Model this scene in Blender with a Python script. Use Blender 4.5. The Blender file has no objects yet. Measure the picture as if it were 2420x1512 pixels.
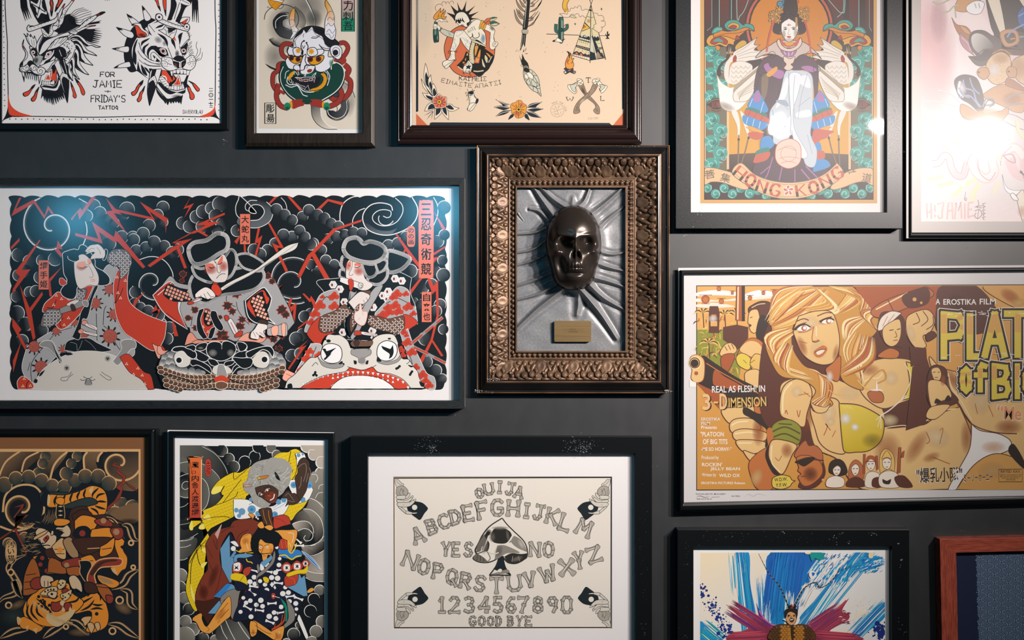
import bpy, math, random
import numpy as np
from mathutils import Quaternion, Vector

# ------------------------------------------------------------------ camera, world, lamps, exposure
SC = bpy.context.scene
COL = SC.collection
CAMD = 2.3528                 # metres from lens to wall; the frame is 2.42 m x 1.512 m at the wall
CZ = 1.5                      # height of the lens above the floor

cam_d = bpy.data.cameras.new('camera')
cam_d.lens = 35.0
cam_d.sensor_width = 36.0
cam_d.clip_start = 0.05
cam = bpy.data.objects.new('camera', cam_d)
cam.location = (0, -CAMD, CZ)
cam.rotation_euler = (math.pi / 2, 0, 0)
COL.objects.link(cam)
SC.camera = cam

SC.view_settings.view_transform = 'Standard'
SC.view_settings.look = 'None'
SC.view_settings.gamma = 1.0
SC.view_settings.use_curve_mapping = False
SC.view_settings.exposure = 0.0
try:
	SC.cycles.transparent_max_bounces = 64
except Exception:
	pass

world = bpy.data.worlds.new('world')
SC.world = world
world.use_nodes = True
bgn = world.node_tree.nodes['Background']
bgn.inputs[0].default_value = (0.40, 0.62, 0.78, 1)
bgn.inputs[1].default_value = 0.036

def lamp(name, x, dist, z, size, watts, colour, target, spread=180, oval=0, roll=0):
	ld = bpy.data.lights.new(name, 'AREA')
	ld.shape = 'ELLIPSE' if oval else 'DISK'
	ld.size = size
	if oval:
		ld.size_y = oval
	ld.energy = watts
	ld.color = colour
	ld.spread = math.radians(spread)
	lo = bpy.data.objects.new(name, ld)
	lo.location = (x, -dist, CZ + z)
	d = Vector(target) - lo.location
	q = d.to_track_quat('-Z', 'Y')
	q.rotate(Quaternion(d.normalized(), math.radians(roll)))
	lo.rotation_euler = q.to_euler()
	COL.objects.link(lo)
	return lo

WARM = (1.0, 0.90, 0.86)
COOL = (0.14, 0.62, 0.95)
lamp('track_lamp', 1.87, 1.6, 0.72, 0.09, 27, WARM, (-1.5, 0, CZ - 0.05), 115)
lamp('track_lamp', 1.04, 1.6, 0.77, 0.105, 6.5, WARM, (-1.2, 0, CZ - 0.2), 140, 0.055, -38)
lamp('track_lamp', 1.45, 1.6, 0.76, 0.10, 13.5, WARM, (-0.75, 0, CZ - 0.02), 80, 0.05, 18)
lamp('cool_lamp', -1.71, 1.6, 0.40, 0.09, .75, COOL, (-0.8, 0, CZ), 150)
lamp('cool_lamp', -0.29, 1.6, 0.43, 0.09, 1.0, COOL, (-0.3, 0, CZ), 150)

# ------------------------------------------------------------------ helpers
def W(px, py, d):
	k = (CAMD - d) / CAMD
	return ((px - 1210) / 1000 * k, -d, CZ + (756 - py) / 1000 * k)

def s2l(c):
	return c / 12.92 if c <= 0.04045 else ((c + 0.055) / 1.055) ** 2.4

def hexl(h):
	h = h.lstrip('#')
	if len(h) == 3:
		h = ''.join(c + c for c in h)
	return tuple(s2l(int(h[i:i + 2], 16) / 255) for i in (0, 2, 4))

def mat(name, colour, rough=0.5, spec=0.5, metal=0.0, coat=0.0):
	m = bpy.data.materials.new(name)
	m.use_nodes = True
	b = m.node_tree.nodes['Principled BSDF']
	if isinstance(colour, str):
		colour = hexl(colour)
	b.inputs['Base Color'].default_value = (*colour, 1)
	b.inputs['Roughness'].default_value = rough
	b.inputs['Specular IOR Level'].default_value = spec
	b.inputs['Metallic'].default_value = metal
	b.inputs['Coat Weight'].default_value = coat
	return m

def noisy(m, scale, stretch, lo, hi, detail=4, rough_amt=0.0, bump=0.0):
	"""colour variation between two tones from stretched noise, with optional bump"""
	nt = m.node_tree
	b = nt.nodes['Principled BSDF']
	tc = nt.nodes.new('ShaderNodeTexCoord')
	mp = nt.nodes.new('ShaderNodeMapping')
	mp.inputs['Scale'].default_value = stretch
	nz = nt.nodes.new('ShaderNodeTexNoise')
	nz.inputs['Scale'].default_value = scale
	nz.inputs['Detail'].default_value = detail
	rp = nt.nodes.new('ShaderNodeValToRGB')
	rp.color_ramp.elements[0].position = 0.3
	rp.color_ramp.elements[1].position = 0.7
	rp.color_ramp.elements[0].color = (*(hexl(lo) if isinstance(lo, str) else lo), 1)
	rp.color_ramp.elements[1].color = (*(hexl(hi) if isinstance(hi, str) else hi), 1)
	nt.links.new(tc.outputs['Object'], mp.inputs[0])
	nt.links.new(mp.outputs[0], nz.inputs['Vector'])
	nt.links.new(nz.outputs['Fac'], rp.inputs[0])
	nt.links.new(rp.outputs[0], b.inputs['Base Color'])
	if rough_amt:
		ma = nt.nodes.new('ShaderNodeMath')
		ma.operation = 'MULTIPLY_ADD'
		ma.inputs[1].default_value = rough_amt
		ma.inputs[2].default_value = b.inputs['Roughness'].default_value - rough_amt / 2
		nt.links.new(nz.outputs['Fac'], ma.inputs[0])
		nt.links.new(ma.outputs[0], b.inputs['Roughness'])
	if bump:
		bp = nt.nodes.new('ShaderNodeBump')
		bp.inputs['Strength'].default_value = bump
		bp.inputs['Distance'].default_value = 0.001
		nt.links.new(nz.outputs['Fac'], bp.inputs['Height'])
		nt.links.new(bp.outputs[0], b.inputs['Normal'])
	return m

def pane_mat(name, rough, gain=1.0, dust=0.0):
	"""clear glazing: transparent with a fresnel reflection, a share of it scattered by dust on the face"""
	m = bpy.data.materials.new(name)
	m.use_nodes = True
	nt = m.node_tree
	nt.nodes.clear()
	out = nt.nodes.new('ShaderNodeOutputMaterial')
	mix = nt.nodes.new('ShaderNodeMixShader')
	tr = nt.nodes.new('ShaderNodeBsdfTransparent')
	gl = nt.nodes.new('ShaderNodeBsdfGlossy')
	gl.inputs['Roughness'].default_value = rough
	gd = nt.nodes.new('ShaderNodeBsdfGlossy')
	gd.inputs['Roughness'].default_value = 0.42
	mg = nt.nodes.new('ShaderNodeMixShader')
	mg.inputs[0].default_value = dust
	nt.links.new(gl.outputs[0], mg.inputs[1])
	nt.links.new(gd.outputs[0], mg.inputs[2])
	lw = nt.nodes.new('ShaderNodeLayerWeight')
	pw = nt.nodes.new('ShaderNodeMath')
	pw.operation = 'POWER'
	pw.inputs[1].default_value = 5.0
	mu = nt.nodes.new('ShaderNodeMath')
	mu.operation = 'MULTIPLY_ADD'
	mu.use_clamp = True
	mu.inputs[1].default_value = 0.8
	mu.inputs[2].default_value = 0.04 * gain
	nt.links.new(lw.outputs['Facing'], pw.inputs[0])
	nt.links.new(pw.outputs[0], mu.inputs[0])
	nt.links.new(mu.outputs[0], mix.inputs[0])
	nt.links.new(tr.outputs[0], mix.inputs[1])
	nt.links.new(mg.outputs[0], mix.inputs[2])
	nt.links.new(mix.outputs[0], out.inputs[0])
	return m

def ink_mat(name, alpha, rough=0.6, spec=0.25):
	m = mat(name, (0.5, 0.5, 0.5), rough, spec)
	nt = m.node_tree
	b = nt.nodes['Principled BSDF']
	at = nt.nodes.new('ShaderNodeAttribute')
	at.attribute_name = 'ink'
	nt.links.new(at.outputs['Color'], b.inputs['Base Color'])
	if alpha:
		nt.links.new(at.outputs['Alpha'], b.inputs['Alpha'])
	return m

INK = ink_mat('printed_ink', False)
WASH = ink_mat('diluted_ink_wash', True)

def link(name, verts, faces, mats, parent=None, mi=None, smooth=False):
	me = bpy.data.meshes.new(name)
	me.from_pydata(verts, [], faces)
	for m in (mats if isinstance(mats, (list, tuple)) else [mats]):
		me.materials.append(m)
	if mi is not None:
		me.polygons.foreach_set('material_index', np.asarray(mi, np.int32))
	if smooth:
		me.polygons.foreach_set('use_smooth', [True] * len(faces))
	me.update()
	o = bpy.data.objects.new(name, me)
	COL.objects.link(o)
	if parent is not None:
		o.parent = parent
		o.matrix_parent_inverse = parent.matrix_basis.inverted()
	return o

def thing(name, label, cat, loc, group=None):
	o = bpy.data.objects.new(name, None)
	o.empty_display_size = 0.05
	o.location = loc
	COL.objects.link(o)
	o['label'] = label
	o['category'] = cat
	if group:
		o['group'] = group
	return o

# ------------------------------------------------------------------ flat drawing kit (inked shapes on paper)
_TXT = {}

def text_shape(s, fat=0.0):
	key = (s, fat)
	if key in _TXT:
		return _TXT[key]
	cu = bpy.data.curves.new('lettering', 'FONT')
	cu.body = s
	cu.resolution_u = 3
	cu.offset = fat
	ob = bpy.data.objects.new('lettering', cu)
	COL.objects.link(ob)
	dg = bpy.context.evaluated_depsgraph_get()
	me = bpy.data.meshes.new_from_object(ob.evaluated_get(dg))
	v = np.array([(p.co.x, p.co.y) for p in me.vertices]).reshape(-1, 2)
	f = [tuple(p.vertices) for p in me.polygons]
	bpy.data.objects.remove(ob)
	bpy.data.meshes.remove(me)
	bpy.data.curves.remove(cu)
	if len(v):
		lo, hi = v.min(0), v.max(0)
		v = (v - lo) / np.maximum(hi - lo, 1e-6)
	_TXT[key] = (v, f)
	return _TXT[key]

def spline(p, closed, n=6):
	p = np.asarray(p, float)
	m = len(p)
	if m < 3:
		return p
	out = []
	for i in range(m if closed else m - 1):
		if closed:
			a, b, c, d = p[i - 1], p[i], p[(i + 1) % m], p[(i + 2) % m]
		else:
			a, b, c, d = p[max(i - 1, 0)], p[i], p[i + 1], p[min(i + 2, m - 1)]
		if abs(b - c).sum() < 1e-9:
			continue
		ln = math.hypot(*(c - b))
		k = max(2, min(n, int(ln / 1.5) + 1))
		for j in range(k):
			t = j / k
			out.append(0.5 * (2 * b + (c - a) * t + (2 * a - 5 * b + 4 * c - d) * t * t + (3 * b - a - 3 * c + d) * t ** 3))
	if not closed:
		out.append(p[-1])
	return np.array(out)

def clip_poly(poly, box):
	"""poly: list of (x,y,r,g,b,a); box x0,y0,x1,y1"""
	for ax, lim, sg in ((0, box[0], 1), (0, box[2], -1), (1, box[1], 1), (1, box[3], -1)):
		if not poly:
			return poly
		out = []
		for i in range(len(poly)):
			a, b = poly[i - 1], poly[i]
			ia, ib = sg * (a[ax] - lim) >= 0, sg * (b[ax] - lim) >= 0
			if ia != ib:
				t = (lim - a[ax]) / (b[ax] - a[ax])
				out.append(tuple(a[k] + (b[k] - a[k]) * t for k in range(6)))
			if ib:
				out.append(b)
		poly = out
	return poly

class Canvas:
	CELL = 3.0

	def __init__(self, depth, white='#ffffff', pal=None, clip=None, step=1.2e-5, gain=0.8):
		self.depth, self.step, self.clip = depth, step, clip
		self.white = hexl(white)
		self.gain = gain
		self.pal = pal or {}
		self.v, self.f, self.c, self.mi = [], [], [], []
		self.h = {}
		self.ox = self.oy = 0.0
		self.s = 1.0
		self.flip = (1, 1)
		self.cc = {}

	def at(self, ox, oy, s, flip=(1, 1)):
		self.ox, self.oy, self.s, self.flip = ox, oy, s, flip
		return self

	def col(self, t, a=1.0):
		if not isinstance(t, str):
			return (*t[:3], a)
		if t not in self.cc:
			h = hexl(self.pal.get(t, t))
			self.cc[t] = tuple(min(0.95, max(0.002, h[i] / self.white[i] * self.gain)) for i in range(3))
		return (*self.cc[t], a)

	def xf(self, p):
		p = np.asarray(p, float).reshape(-1, 2)
		return p * self.flip / self.s + np.array((self.ox, self.oy))

	def emit(self, polys, wash=False):
		"""polys: list of lists of (x,y,r,g,b,a) in photo pixels, one shape: one height above everything it covers"""
		if self.clip:
			polys = [q for q in (clip_poly(p, self.clip) for p in polys) if len(q) >= 3]
		if not polys:
			return
		cells = set()
		for p in polys:
			xs = [q[0] for q in p]
			ys = [q[1] for q in p]
			for i in range(int(min(xs) // self.CELL), int(max(xs) // self.CELL) + 1):
				for j in range(int(min(ys) // self.CELL), int(max(ys) // self.CELL) + 1):
					cells.add((i, j))
		lv = 1 + max((self.h.get(k, 0) for k in cells), default=0)
		for k in cells:
			self.h[k] = lv
		d = self.depth + lv * self.step
		for p in polys:
			n = len(self.v)
			ar = sum(p[i - 1][0] * p[i][1] - p[i][0] * p[i - 1][1] for i in range(len(p)))
			if ar > 0:
				p = p[::-1]
			for q in p:
				self.v.append(W(q[0], q[1], d))
				self.c.append(q[2:])
			self.f.append(tuple(range(n, n + len(p))))
			self.mi.append(1 if wash else 0)

	# primitives; points already in photo pixels
	def fill(self, p, c, wash=False, grad=None):
		if len(p) < 3:
			return
		if grad:
			c1, c2, g0, g1 = grad
			dv = g1 - g0
			t = np.clip(((p - g0) @ dv) / (dv @ dv), 0, 1)
			self.emit([[(*q, *(c1[k] + (c2[k] - c1[k]) * tt for k in range(4))) for q, tt in zip(p, t)]], wash)
		else:
			self.emit([[(*q, *c) for q in p]], wash)

	def ribbon(self, p, w, c, taper=None, side=0, c2=None, wash=False, closed=False):
		p = np.asarray(p, float)
		if len(p) < 2:
			return
		keep = [0] + [i for i in range(1, len(p)) if abs(p[i] - p[i - 1]).sum() > 1e-6]
		p = p[keep]
		if closed:
			p = np.vstack([p, p[:1]])
		n = len(p)
		if n < 2:
			return
		t = np.gradient(p, axis=0)
		if closed:
			t[0] = t[-1] = p[1] - p[-2]
		t /= np.maximum(np.hypot(t[:, 0], t[:, 1]), 1e-9)[:, None]
		nr = np.stack([-t[:, 1], t[:, 0]], 1)
		u = np.concatenate([[0], np.cumsum(np.hypot(*(np.diff(p, axis=0).T)))])
		u = u / max(u[-1], 1e-9)
		if taper == 'both':
			ws = w * np.minimum(1, np.sin(np.pi * np.clip(u, 0.02, 0.98)) ** 0.7 * 1.05)
		elif taper == 'end':
			ws = w * (1 - u * 0.97)
		else:
			ws = np.full(n, float(w))
		if side:
			a, b = p, p + nr * (ws * side)[:, None]
		else:
			a, b = p - nr * (ws / 2)[:, None], p + nr * (ws / 2)[:, None]
		c2 = c2 or c
		self.emit([[(*a[i], *c), (*a[i + 1], *c), (*b[i + 1], *c2), (*b[i], *c2)] for i in range(n - 1)], wash)

	def ell(self, x, y, rx, ry, rot=0, n=None):
		n = n or max(8, min(40, int(3 * math.sqrt(max(rx, ry)) + 7)))
		a = np.arange(n) * 2 * math.pi / n
		r = math.radians(rot)
		ex, ey = rx * np.cos(a), ry * np.sin(a)
		return np.stack([x + ex * math.cos(r) - ey * math.sin(r), y + ex * math.sin(r) + ey * math.cos(r)], 1)

	def soft(self, x, y, rx, ry, rot, c, a):
		o, m = self.ell(x, y, rx, ry, rot, 20), self.ell(x, y, rx * .55, ry * .55, rot, 20)
		k1, k2, k3 = (*c[:3], a), (*c[:3], a * .6), (*c[:3], 0.0)
		ps = []
		for i in range(20):
			j = (i + 1) % 20
			ps.append([(x, y, *k1), (*m[i], *k2), (*m[j], *k2)])
			ps.append([(*m[i], *k2), (*o[i], *k3), (*o[j], *k3), (*m[j], *k2)])
		self.emit(ps, True)

	def text(self, s, x, y, w, h, c, rot=0, shear=0.0, fat=0.0):
		v, f = text_shape(s, fat)
		r = math.radians(rot)
		X = v[:, 0] * w + v[:, 1] * h * shear
		Y = -v[:, 1] * h
		px = x + X * math.cos(r) - Y * math.sin(r)
		py = y + X * math.sin(r) + Y * math.cos(r)
		self.emit([[(px[i], py[i], *c) for i in q] for q in f])

	def draw(self, txt):
		for ln in txt.strip().split('\n'):
			ln = ln.strip()
			if ln:
				self.cmd(ln)
		return self

	def cmd(self, ln):
		tk = ln.split()
		op, a = tk[0], tk[1:]
		S = self.s
		if op in 'TU':
			x, y, w, h, rot = map(float, a[1:6])
			(q,) = self.xf([x, y])
			self.text(' '.join(a[6:]).replace('_', ' '), q[0], q[1], w / S, h / S, self.col(a[0]), rot, 0.0, 0.013 if op == 'U' else 0.004)
			return

		def pts(lst):
			out = []
			for i in range(0, len(lst) - 1, 2):
				y = lst[i + 1]
				k = y.endswith('!')
				q = (float(lst[i]), float(y.rstrip('!')))
				out.append(q)
				if k:
					out.append(q)
			return self.xf(out)
		if op in 'Pp':
			p = pts(a[1:])
			self.fill(spline(p, True) if op == 'P' else p, self.col(a[0]))
		elif op in 'Oo':
			p = pts(a[3:])
			p = spline(p, True) if op == 'O' else p
			if a[0] != '-':
				self.fill(p, self.col(a[0]))
			self.ribbon(p, float(a[2]) / S, self.col(a[1]), closed=True)
		elif op in 'LlBbN':
			p = pts(a[2:])
			p = p if op in 'lN' else spline(p, False)
			self.ribbon(p, float(a[1]) / S, self.col(a[0]), {'B': 'both', 'b': 'end', 'N': 'end'}.get(op))
		elif op == 'C':
			x, y, r = map(float, a[1:4])
			(q,) = self.xf([x, y])
			self.fill(self.ell(q[0], q[1], r / S, r / S), self.col(a[0]))
		elif op == 'R':
			w, x, y, r = map(float, a[1:5])
			(q,) = self.xf([x, y])
			self.ribbon(self.ell(q[0], q[1], r / S, r / S), w / S, self.col(a[0]), closed=True)
		elif op == 'E':
			x, y, rx, ry, rot = map(float, a[1:6])
			(q,) = self.xf([x, y])
			self.fill(self.ell(q[0], q[1], rx / S, ry / S, rot), self.col(a[0]))
		elif op == 'D':
			r = float(a[1])
			for q in pts(a[2:]):
				self.fill(self.ell(q[0], q[1], r / S, r / S, 0, 8), self.col(a[0]))
		elif op == 'W':
			al, x, y, rx, ry, rot = map(float, a[1:7])
			(q,) = self.xf([x, y])
			self.soft(q[0], q[1], rx / S, ry / S, rot, self.col(a[0]), al)
		elif op == 'H':
			al, w = float(a[1]), float(a[2])
			c = self.col(a[0])
			self.ribbon(spline(pts(a[3:]), False), abs(w) / S, (*c[:3], al), side=1 if w > 0 else -1, c2=(*c[:3], 0.0), wash=True)
		elif op in 'Gg':
			x1, y1, x2, y2 = map(float, a[2:6])
			p = pts(a[6:])
			g = self.xf([x1, y1, x2, y2])
			self.fill(spline(p, True) if op == 'G' else p, None, grad=(self.col(a[0]), self.col(a[1]), g[0], g[1]))
		elif op == 'K':
			w, cx, cy, r0, a0, r1, a1 = map(float, a[1:8])
			n = max(12, int(abs(a1 - a0) / 12))
			t = np.linspace(0, 1, n)
			an = np.radians(a0 + (a1 - a0) * t)
			r = r0 + (r1 - r0) * t
			p = self.xf(np.stack([cx + r * np.cos(an), cy + r * np.sin(an)], 1))
			self.ribbon(p, w / S, self.col(a[0]), 'end' if op == 'k' else None)
		else:
			raise ValueError(ln)

	def build(self, name, parent, mats=None):
		o = link(name, self.v, self.f, mats or [INK, WASH], parent, self.mi)
		at = o.data.color_attributes.new('ink', 'FLOAT_COLOR', 'POINT')
		at.data.foreach_set('color', np.asarray(self.c, np.float32).ravel())
		return o

# single-line lettering: strokes on a 0..4 wide, 0..6 high grid (y down)
GL = {
	'A': '0,6 2,0 4,6|.8,4 3.2,4', 'B': '0,0 0,6|0,0 3,.3 3.3,1.5 2.6,2.7 0,3|0,3 3.3,3.4 3.7,4.6 3,5.7 0,6',
	'C': '4,1 2.8,0 1,.2 0,1.8 0,4.2 1,5.8 2.8,6 4,5', 'D': '0,0 0,6|0,0 2.5,.3 4,2 4,4 2.5,5.7 0,6',
	'E': '4,0 0,0 0,6 4,6|0,3 3,3', 'F': '4,0 0,0 0,6|0,2.8 3,2.8',
	'f': '3.5,.3 2.4,0 1.8,.8 1.8,6|.4,2.4 3.4,2.4', 'G': '4,1 2.8,0 1,.2 0,1.8 0,4.2 1,5.8 2.8,6 4,5 4,3.3 2.3,3.3', 'H': '0,0 0,6|4,0 4,6|0,3 4,3',
	'I': '2,0 2,6|.9,0 3.1,0|.9,6 3.1,6', 'i': '2,0 2,6', 'J': '1,0 4,0|2.8,0 2.8,4.6 2,5.9 .8,5.8 .2,4.6',
	'K': '0,0 0,6|4,0 0,3.4|1.2,2.6 4,6', 'L': '0,0 0,6 4,6', 'M': '0,6 .5,0 2,3.4 3.5,0 4,6',
	'N': '0,6 0,0 4,6 4,0', 'O': '2,0 .5,.8 0,3 .5,5.2 2,6 3.5,5.2 4,3 3.5,.8 2,0', 'P': '0,6 0,0 3,.2 4,1.5 3,3 0,3.2',
	'Q': '2,0 .5,.8 0,3 .5,5.2 2,6 3.5,5.2 4,3 3.5,.8 2,0|2.3,4.3 4,6.6', 'R': '0,6 0,0 3,.2 3.8,1.5 3,2.9 0,3.2|1.5,3.2 4,6',
	'S': '3.8,.9 2.6,0 .9,.3 .3,1.5 1,2.7 3,3.3 3.8,4.5 3,5.8 1.2,6 .1,5', 'T': '0,0 4,0|2,0 2,6',
	'U': '0,0 0,4.6 1,6 3,6 4,4.6 4,0', 'V': '0,0 2,6 4,0', 'W': '0,0 1,6 2,2 3,6 4,0', 'X': '0,0 4,6|4,0 0,6',
	'Y': '0,0 2,3 4,0|2,3 2,6', 'Z': '0,0 4,0 0,6 4,6', '+': '2,1 2,5|0,3 4,3', "'": '2,0 1.6,1.8', '-': '0,3 4,3', '.': '2,5.7 2,6',
	'1': '.7,1.5 2,0 2,6|.4,6 3.6,6', '2': '.2,1.2 1.2,0 3,.1 3.8,1.4 3.2,2.8 0,6 4,6', '3': '.2,.6 1.6,0 3.2,.4 3.6,1.6 2.8,2.8 1.4,3|2.8,2.9 3.9,4.2 3.4,5.6 1.6,6 0,5.3',
	'4': '3,6 3,0 0,4.2 4,4.2', '5': '3.7,0 .6,0 .4,2.7 2.6,2.5 3.9,3.8 3.4,5.5 1.6,6 .1,5.3', '6': '3.5,.3 1.8,.2 .4,2 0,4.2 1,5.8 2.8,6 3.9,4.6 3,3.1 1.2,3.1 .2,4',
	'7': '0,0 4,0 2.4,3 1.4,6', '8': '2,0 .6,.6 .5,2.2 2,2.9 3.5,2.2 3.4,.6 2,0|2,2.9 .3,3.8 .3,5.2 2,6 3.7,5.2 3.7,3.8 2,2.9',
	'9': '3.7,2 2.8,3 1.2,2.9 .2,1.5 1,.2 2.8,.1 3.8,1.4 3.6,4 2.4,6', '0': '1,0 3,0 4,1.2 4,4.8 3,6 1,6 0,4.8 0,1.2 1,0',
	'Σ': '4,0 0,0 2.2,3 0,6 4,6', 'Π': '0,6 0,0 4,0 4,6', '/': '0,6 4,0', ':': '2,1.6 2,2|2,4.6 2,5', 'q': '2,0 .5,3 2,5 3.5,3 2,0|2.4,3.6 3.6,6',
}

def strokes(ch):
	return [[tuple(map(float, p.split(','))) for p in s.split()] for s in GL[ch].split('|')]

def letters(cv, s, x, y, w, h, c, sw, gap=0.28, rot=0.0, arc=0.0, jit=0.0, taper=None, rnd=None, put=None):
	"""single-line lettering filling the box x,y,w,h (zoom units, y of the top); arc>0 lifts the middle by that much"""
	n = len(s)
	wd = [0.55 if q in "I'i.:1" else (0.6 if q == ' ' else 1.0) for q in s]
	tot = sum(wd) + gap * (n - 1)
	cur = 0.0
	for ch, k in zip(s, wd):
		if ch != ' ':
			gw = w * k / tot
			gx = x + w * cur / tot
			u = (gx + gw / 2 - x) / w * 2 - 1
			dy = arc * u * u + math.tan(math.radians(rot)) * u * w / 2
			an = math.atan2(2 * arc * u, w / 2) + math.radians(rot)
			for st in strokes(ch):
				pp = []
				for (a, b) in st:
					if rnd:
						a += rnd.uniform(-jit, jit)
						b += rnd.uniform(-jit, jit)
					lx = ((a / 4 if k > .9 else (a - .9) / 2.2) - .5) * gw
					ly = (b / 6 - .5) * h
					pp.append((gx + gw / 2 + lx * math.cos(an) - ly * math.sin(an), y + h / 2 + dy + lx * math.sin(an) + ly * math.cos(an)))
				if put:
					put(pp)
				else:
					cv.ribbon(cv.xf(pp), sw / cv.s, cv.col(c), taper)
		cur += k + gap

def rect_pts(x0, y0, x1, y1):
	return [(x0, y0), (x1, y0), (x1, y1), (x0, y1)]

def slab(name, q, d0, d1, m, parent, dq=None):
	"""a flat board: q four photo-pixel corners measured at depth d1, thickness back to d0"""
	f = [W(*p, d1) for p in q]
	b = [(p[0], -d0, p[2]) for p in f]
	return link(name, f + b, [(0, 3, 2, 1), (4, 5, 6, 7), (0, 1, 5, 4), (1, 2, 6, 5), (2, 3, 7, 6), (3, 0, 4, 7)], m, parent, [0] + [1] * 5 if isinstance(m, list) else None)

def window_board(name, q_out, q_in, d0, d1, m, parent):
	"""a mat board with a rectangular opening, bevelled inner edge"""
	o = [W(*p, d1) for p in q_out]
	i = [W(*p, d1) for p in q_in]
	ib = [(p[0], -d0, p[2]) for p in i]
	fs = []
	for k in range(4):
		l = (k + 1) % 4
		fs += [(k, 4 + k, 4 + l, l), (4 + k, 8 + k, 8 + l, 4 + l)]
	return link(name, o + i + ib, fs, m, parent)

def frame_mesh(name, qi, qo, prof, m, parent, back=0.0, seg=1, bevel=True):
	"""mitred moulding. qi / qo: inner and outer outline in photo pixels at the front; prof: (t, depth) from inner to outer
	with t 0 at the inner and 1 at the outer outline (t may repeat for steps)"""
	dmax = max(p[1] for p in prof)
	wi = [np.array(W(*p, dmax)) for p in qi]
	wo = [np.array(W(*p, dmax)) for p in qo]
	vs, fs = [], []
	n = len(prof)
	for c in range(4):
		for (t, d) in prof:
			p = wi[c] + (wo[c] - wi[c]) * t
			vs.append((p[0], -d, p[2]))
	mi = []
	for c in range(4):
		e = (c + 1) % 4
		for k in range(n - 1):
			fs.append((c * n + k, c * n + k + 1, e * n + k + 1, e * n + k))
			mi.append(c % 2 if isinstance(m, tuple) else 0)
	o = link(name, vs, fs, m, parent, mi)
	if bevel:
		b = o.modifiers.new('bevel', 'BEVEL')
		b.width = 0.0008
		b.segments = 2
		b.limit_method = 'ANGLE'
		b.angle_limit = math.radians(30)
	return o

# ------------------------------------------------------------------ the wall
wall_m = mat('satin_charcoal_wall_paint', (0.030, 0.031, 0.033), 0.46, 0.5, 0.0, 0.7)
wall_m.node_tree.nodes['Principled BSDF'].inputs['Coat Roughness'].default_value = 0.5
noisy(wall_m, 26, (1, 1, 0.5), (0.016, 0.0180, 0.0192), (0.0205, 0.0225, 0.0235), 6, 0.10, 0.12)
wall = link('wall_back', [(-2.6, 0, 0), (2.6, 0, 0), (2.6, 0, 2.9), (-2.6, 0, 2.9), (-2.6, .1, 0), (2.6, .1, 0), (2.6, .1, 2.9), (-2.6, .1, 2.9)],
			[(0, 1, 2, 3), (5, 4, 7, 6), (0, 4, 5, 1), (3, 2, 6, 7), (0, 3, 7, 4), (1, 5, 6, 2)], wall_m)
wall['kind'] = 'structure'

# ------------------------------------------------------------------ frames
CREAM = mat('soft_white_poster_paper', (0.60, 0.59, 0.58), 0.7, 0.2)
PAPER = mat('white_paper', (0.80, 0.80, 0.79), 0.7, 0.2)
MATB = mat('white_mat_board', (0.80, 0.79, 0.78), 0.8, 0.15)
BLACK = mat('black_satin_frame', (0.0035, 0.005, 0.006), 0.36, 0.3)
BLACKG = tuple(noisy(mat('black_grained_wood', (0.01, 0.01, 0.01), 0.5, 0.4), 90, s, (0.005, 0.006, 0.007), (0.017, 0.022, 0.024), 4, 0.1, 0.3) for s in ((.6, 1, 12), (12, 1, .6)))
BROWN = noisy(mat('dark_brown_wood', (0.02, 0.015, 0.01), 0.42, 0.4), 30, (8, 1, 1), (0.010, 0.007, 0.005), (0.024, 0.016, 0.010), 4)
MAHOG = mat('dark_mahogany_lacquer', (0.016, 0.008, 0.007), 0.26, 0.5)
BACK = pane_mat('pane_back_face', 0.02, 0.0)
CLEAR = [pane_mat('clear_glass', 0.02, 1.5), BACK]
DUSTY = [pane_mat('dusty_glass', 0.02, 1.7, 0.4), BACK]
SATIN = [pane_mat('satin_acrylic', 0.21, 2.6), BACK]
HAZY = [pane_mat('hazy_acrylic', 0.055, 2.6, 0.72), BACK]

def Q(x0, y0, x1, y1):
	return [(x0, y0), (x1, y0), (x1, y1), (x0, y1)]

def framed(name, label, cat, qi, qo, prof, m, dp, paper_m=PAPER, pane=None, pane_m=None, grow=14, group='framed pictures on the charcoal wall'):
	cx = sum(p[0] for p in qo) / 4
	by = max(p[1] for p in qo)
	t = thing(name, label, cat, W(cx, by, 0.0), group)
	frame_mesh('frame', qi, qo, prof, m, t)
	g = grow
	s = [(-g, -g), (g, -g), (g, g), (-g, g)]
	qq = [(p[0] + a[0], p[1] + a[1]) for p, a in zip(qi, s)]
	if paper_m is not None:
		slab('paper', qq, dp - 0.003, dp, paper_m, t)
	if pane:
		slab('glass_pane', qq, pane - 0.0004, pane, pane_m or CLEAR, t)
	return t

def flat_prof(dfront, dback):
	return [(0, dback), (0, dfront), (1, dfront), (1, 0)]

LAB = 'framed_print'
F1 = framed(LAB, 'thin black framed tattoo sheet of a dragon and a tiger head stabbed by daggers', 'picture',
			Q(3, -330, 523, 291), Q(-14, -347, 538, 305), flat_prof(.018, .006), BLACK, .0135, pane=None)
F2 = framed(LAB, 'dark brown framed painting of a white horned demon mask with red cords', 'picture',
			Q(603, -160, 856, 314), Q(576, -187, 885, 345), [(0, .010), (0, .024), (.08, .026), (.75, .026), (1, .020), (1, 0)], BROWN, .012, pane=.017)
F3 = framed(LAB, 'dark mahogany framed cream tattoo sheet with tepee, arrow, cactus and crossed axes', 'picture',
			Q(972, -240, 1478, 293), Q(938, -278, 1518, 337),
			[(0, .010), (0, .019), (.12, .021), (.14, .018), (.22, .018), (.30, .025), (.45, .031), (.58, .032), (.72, .029), (.80, .023), (.84, .023), (.9, .025), (1, .022), (1, 0)],
			MAHOG, .013, pane=.016)
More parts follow.
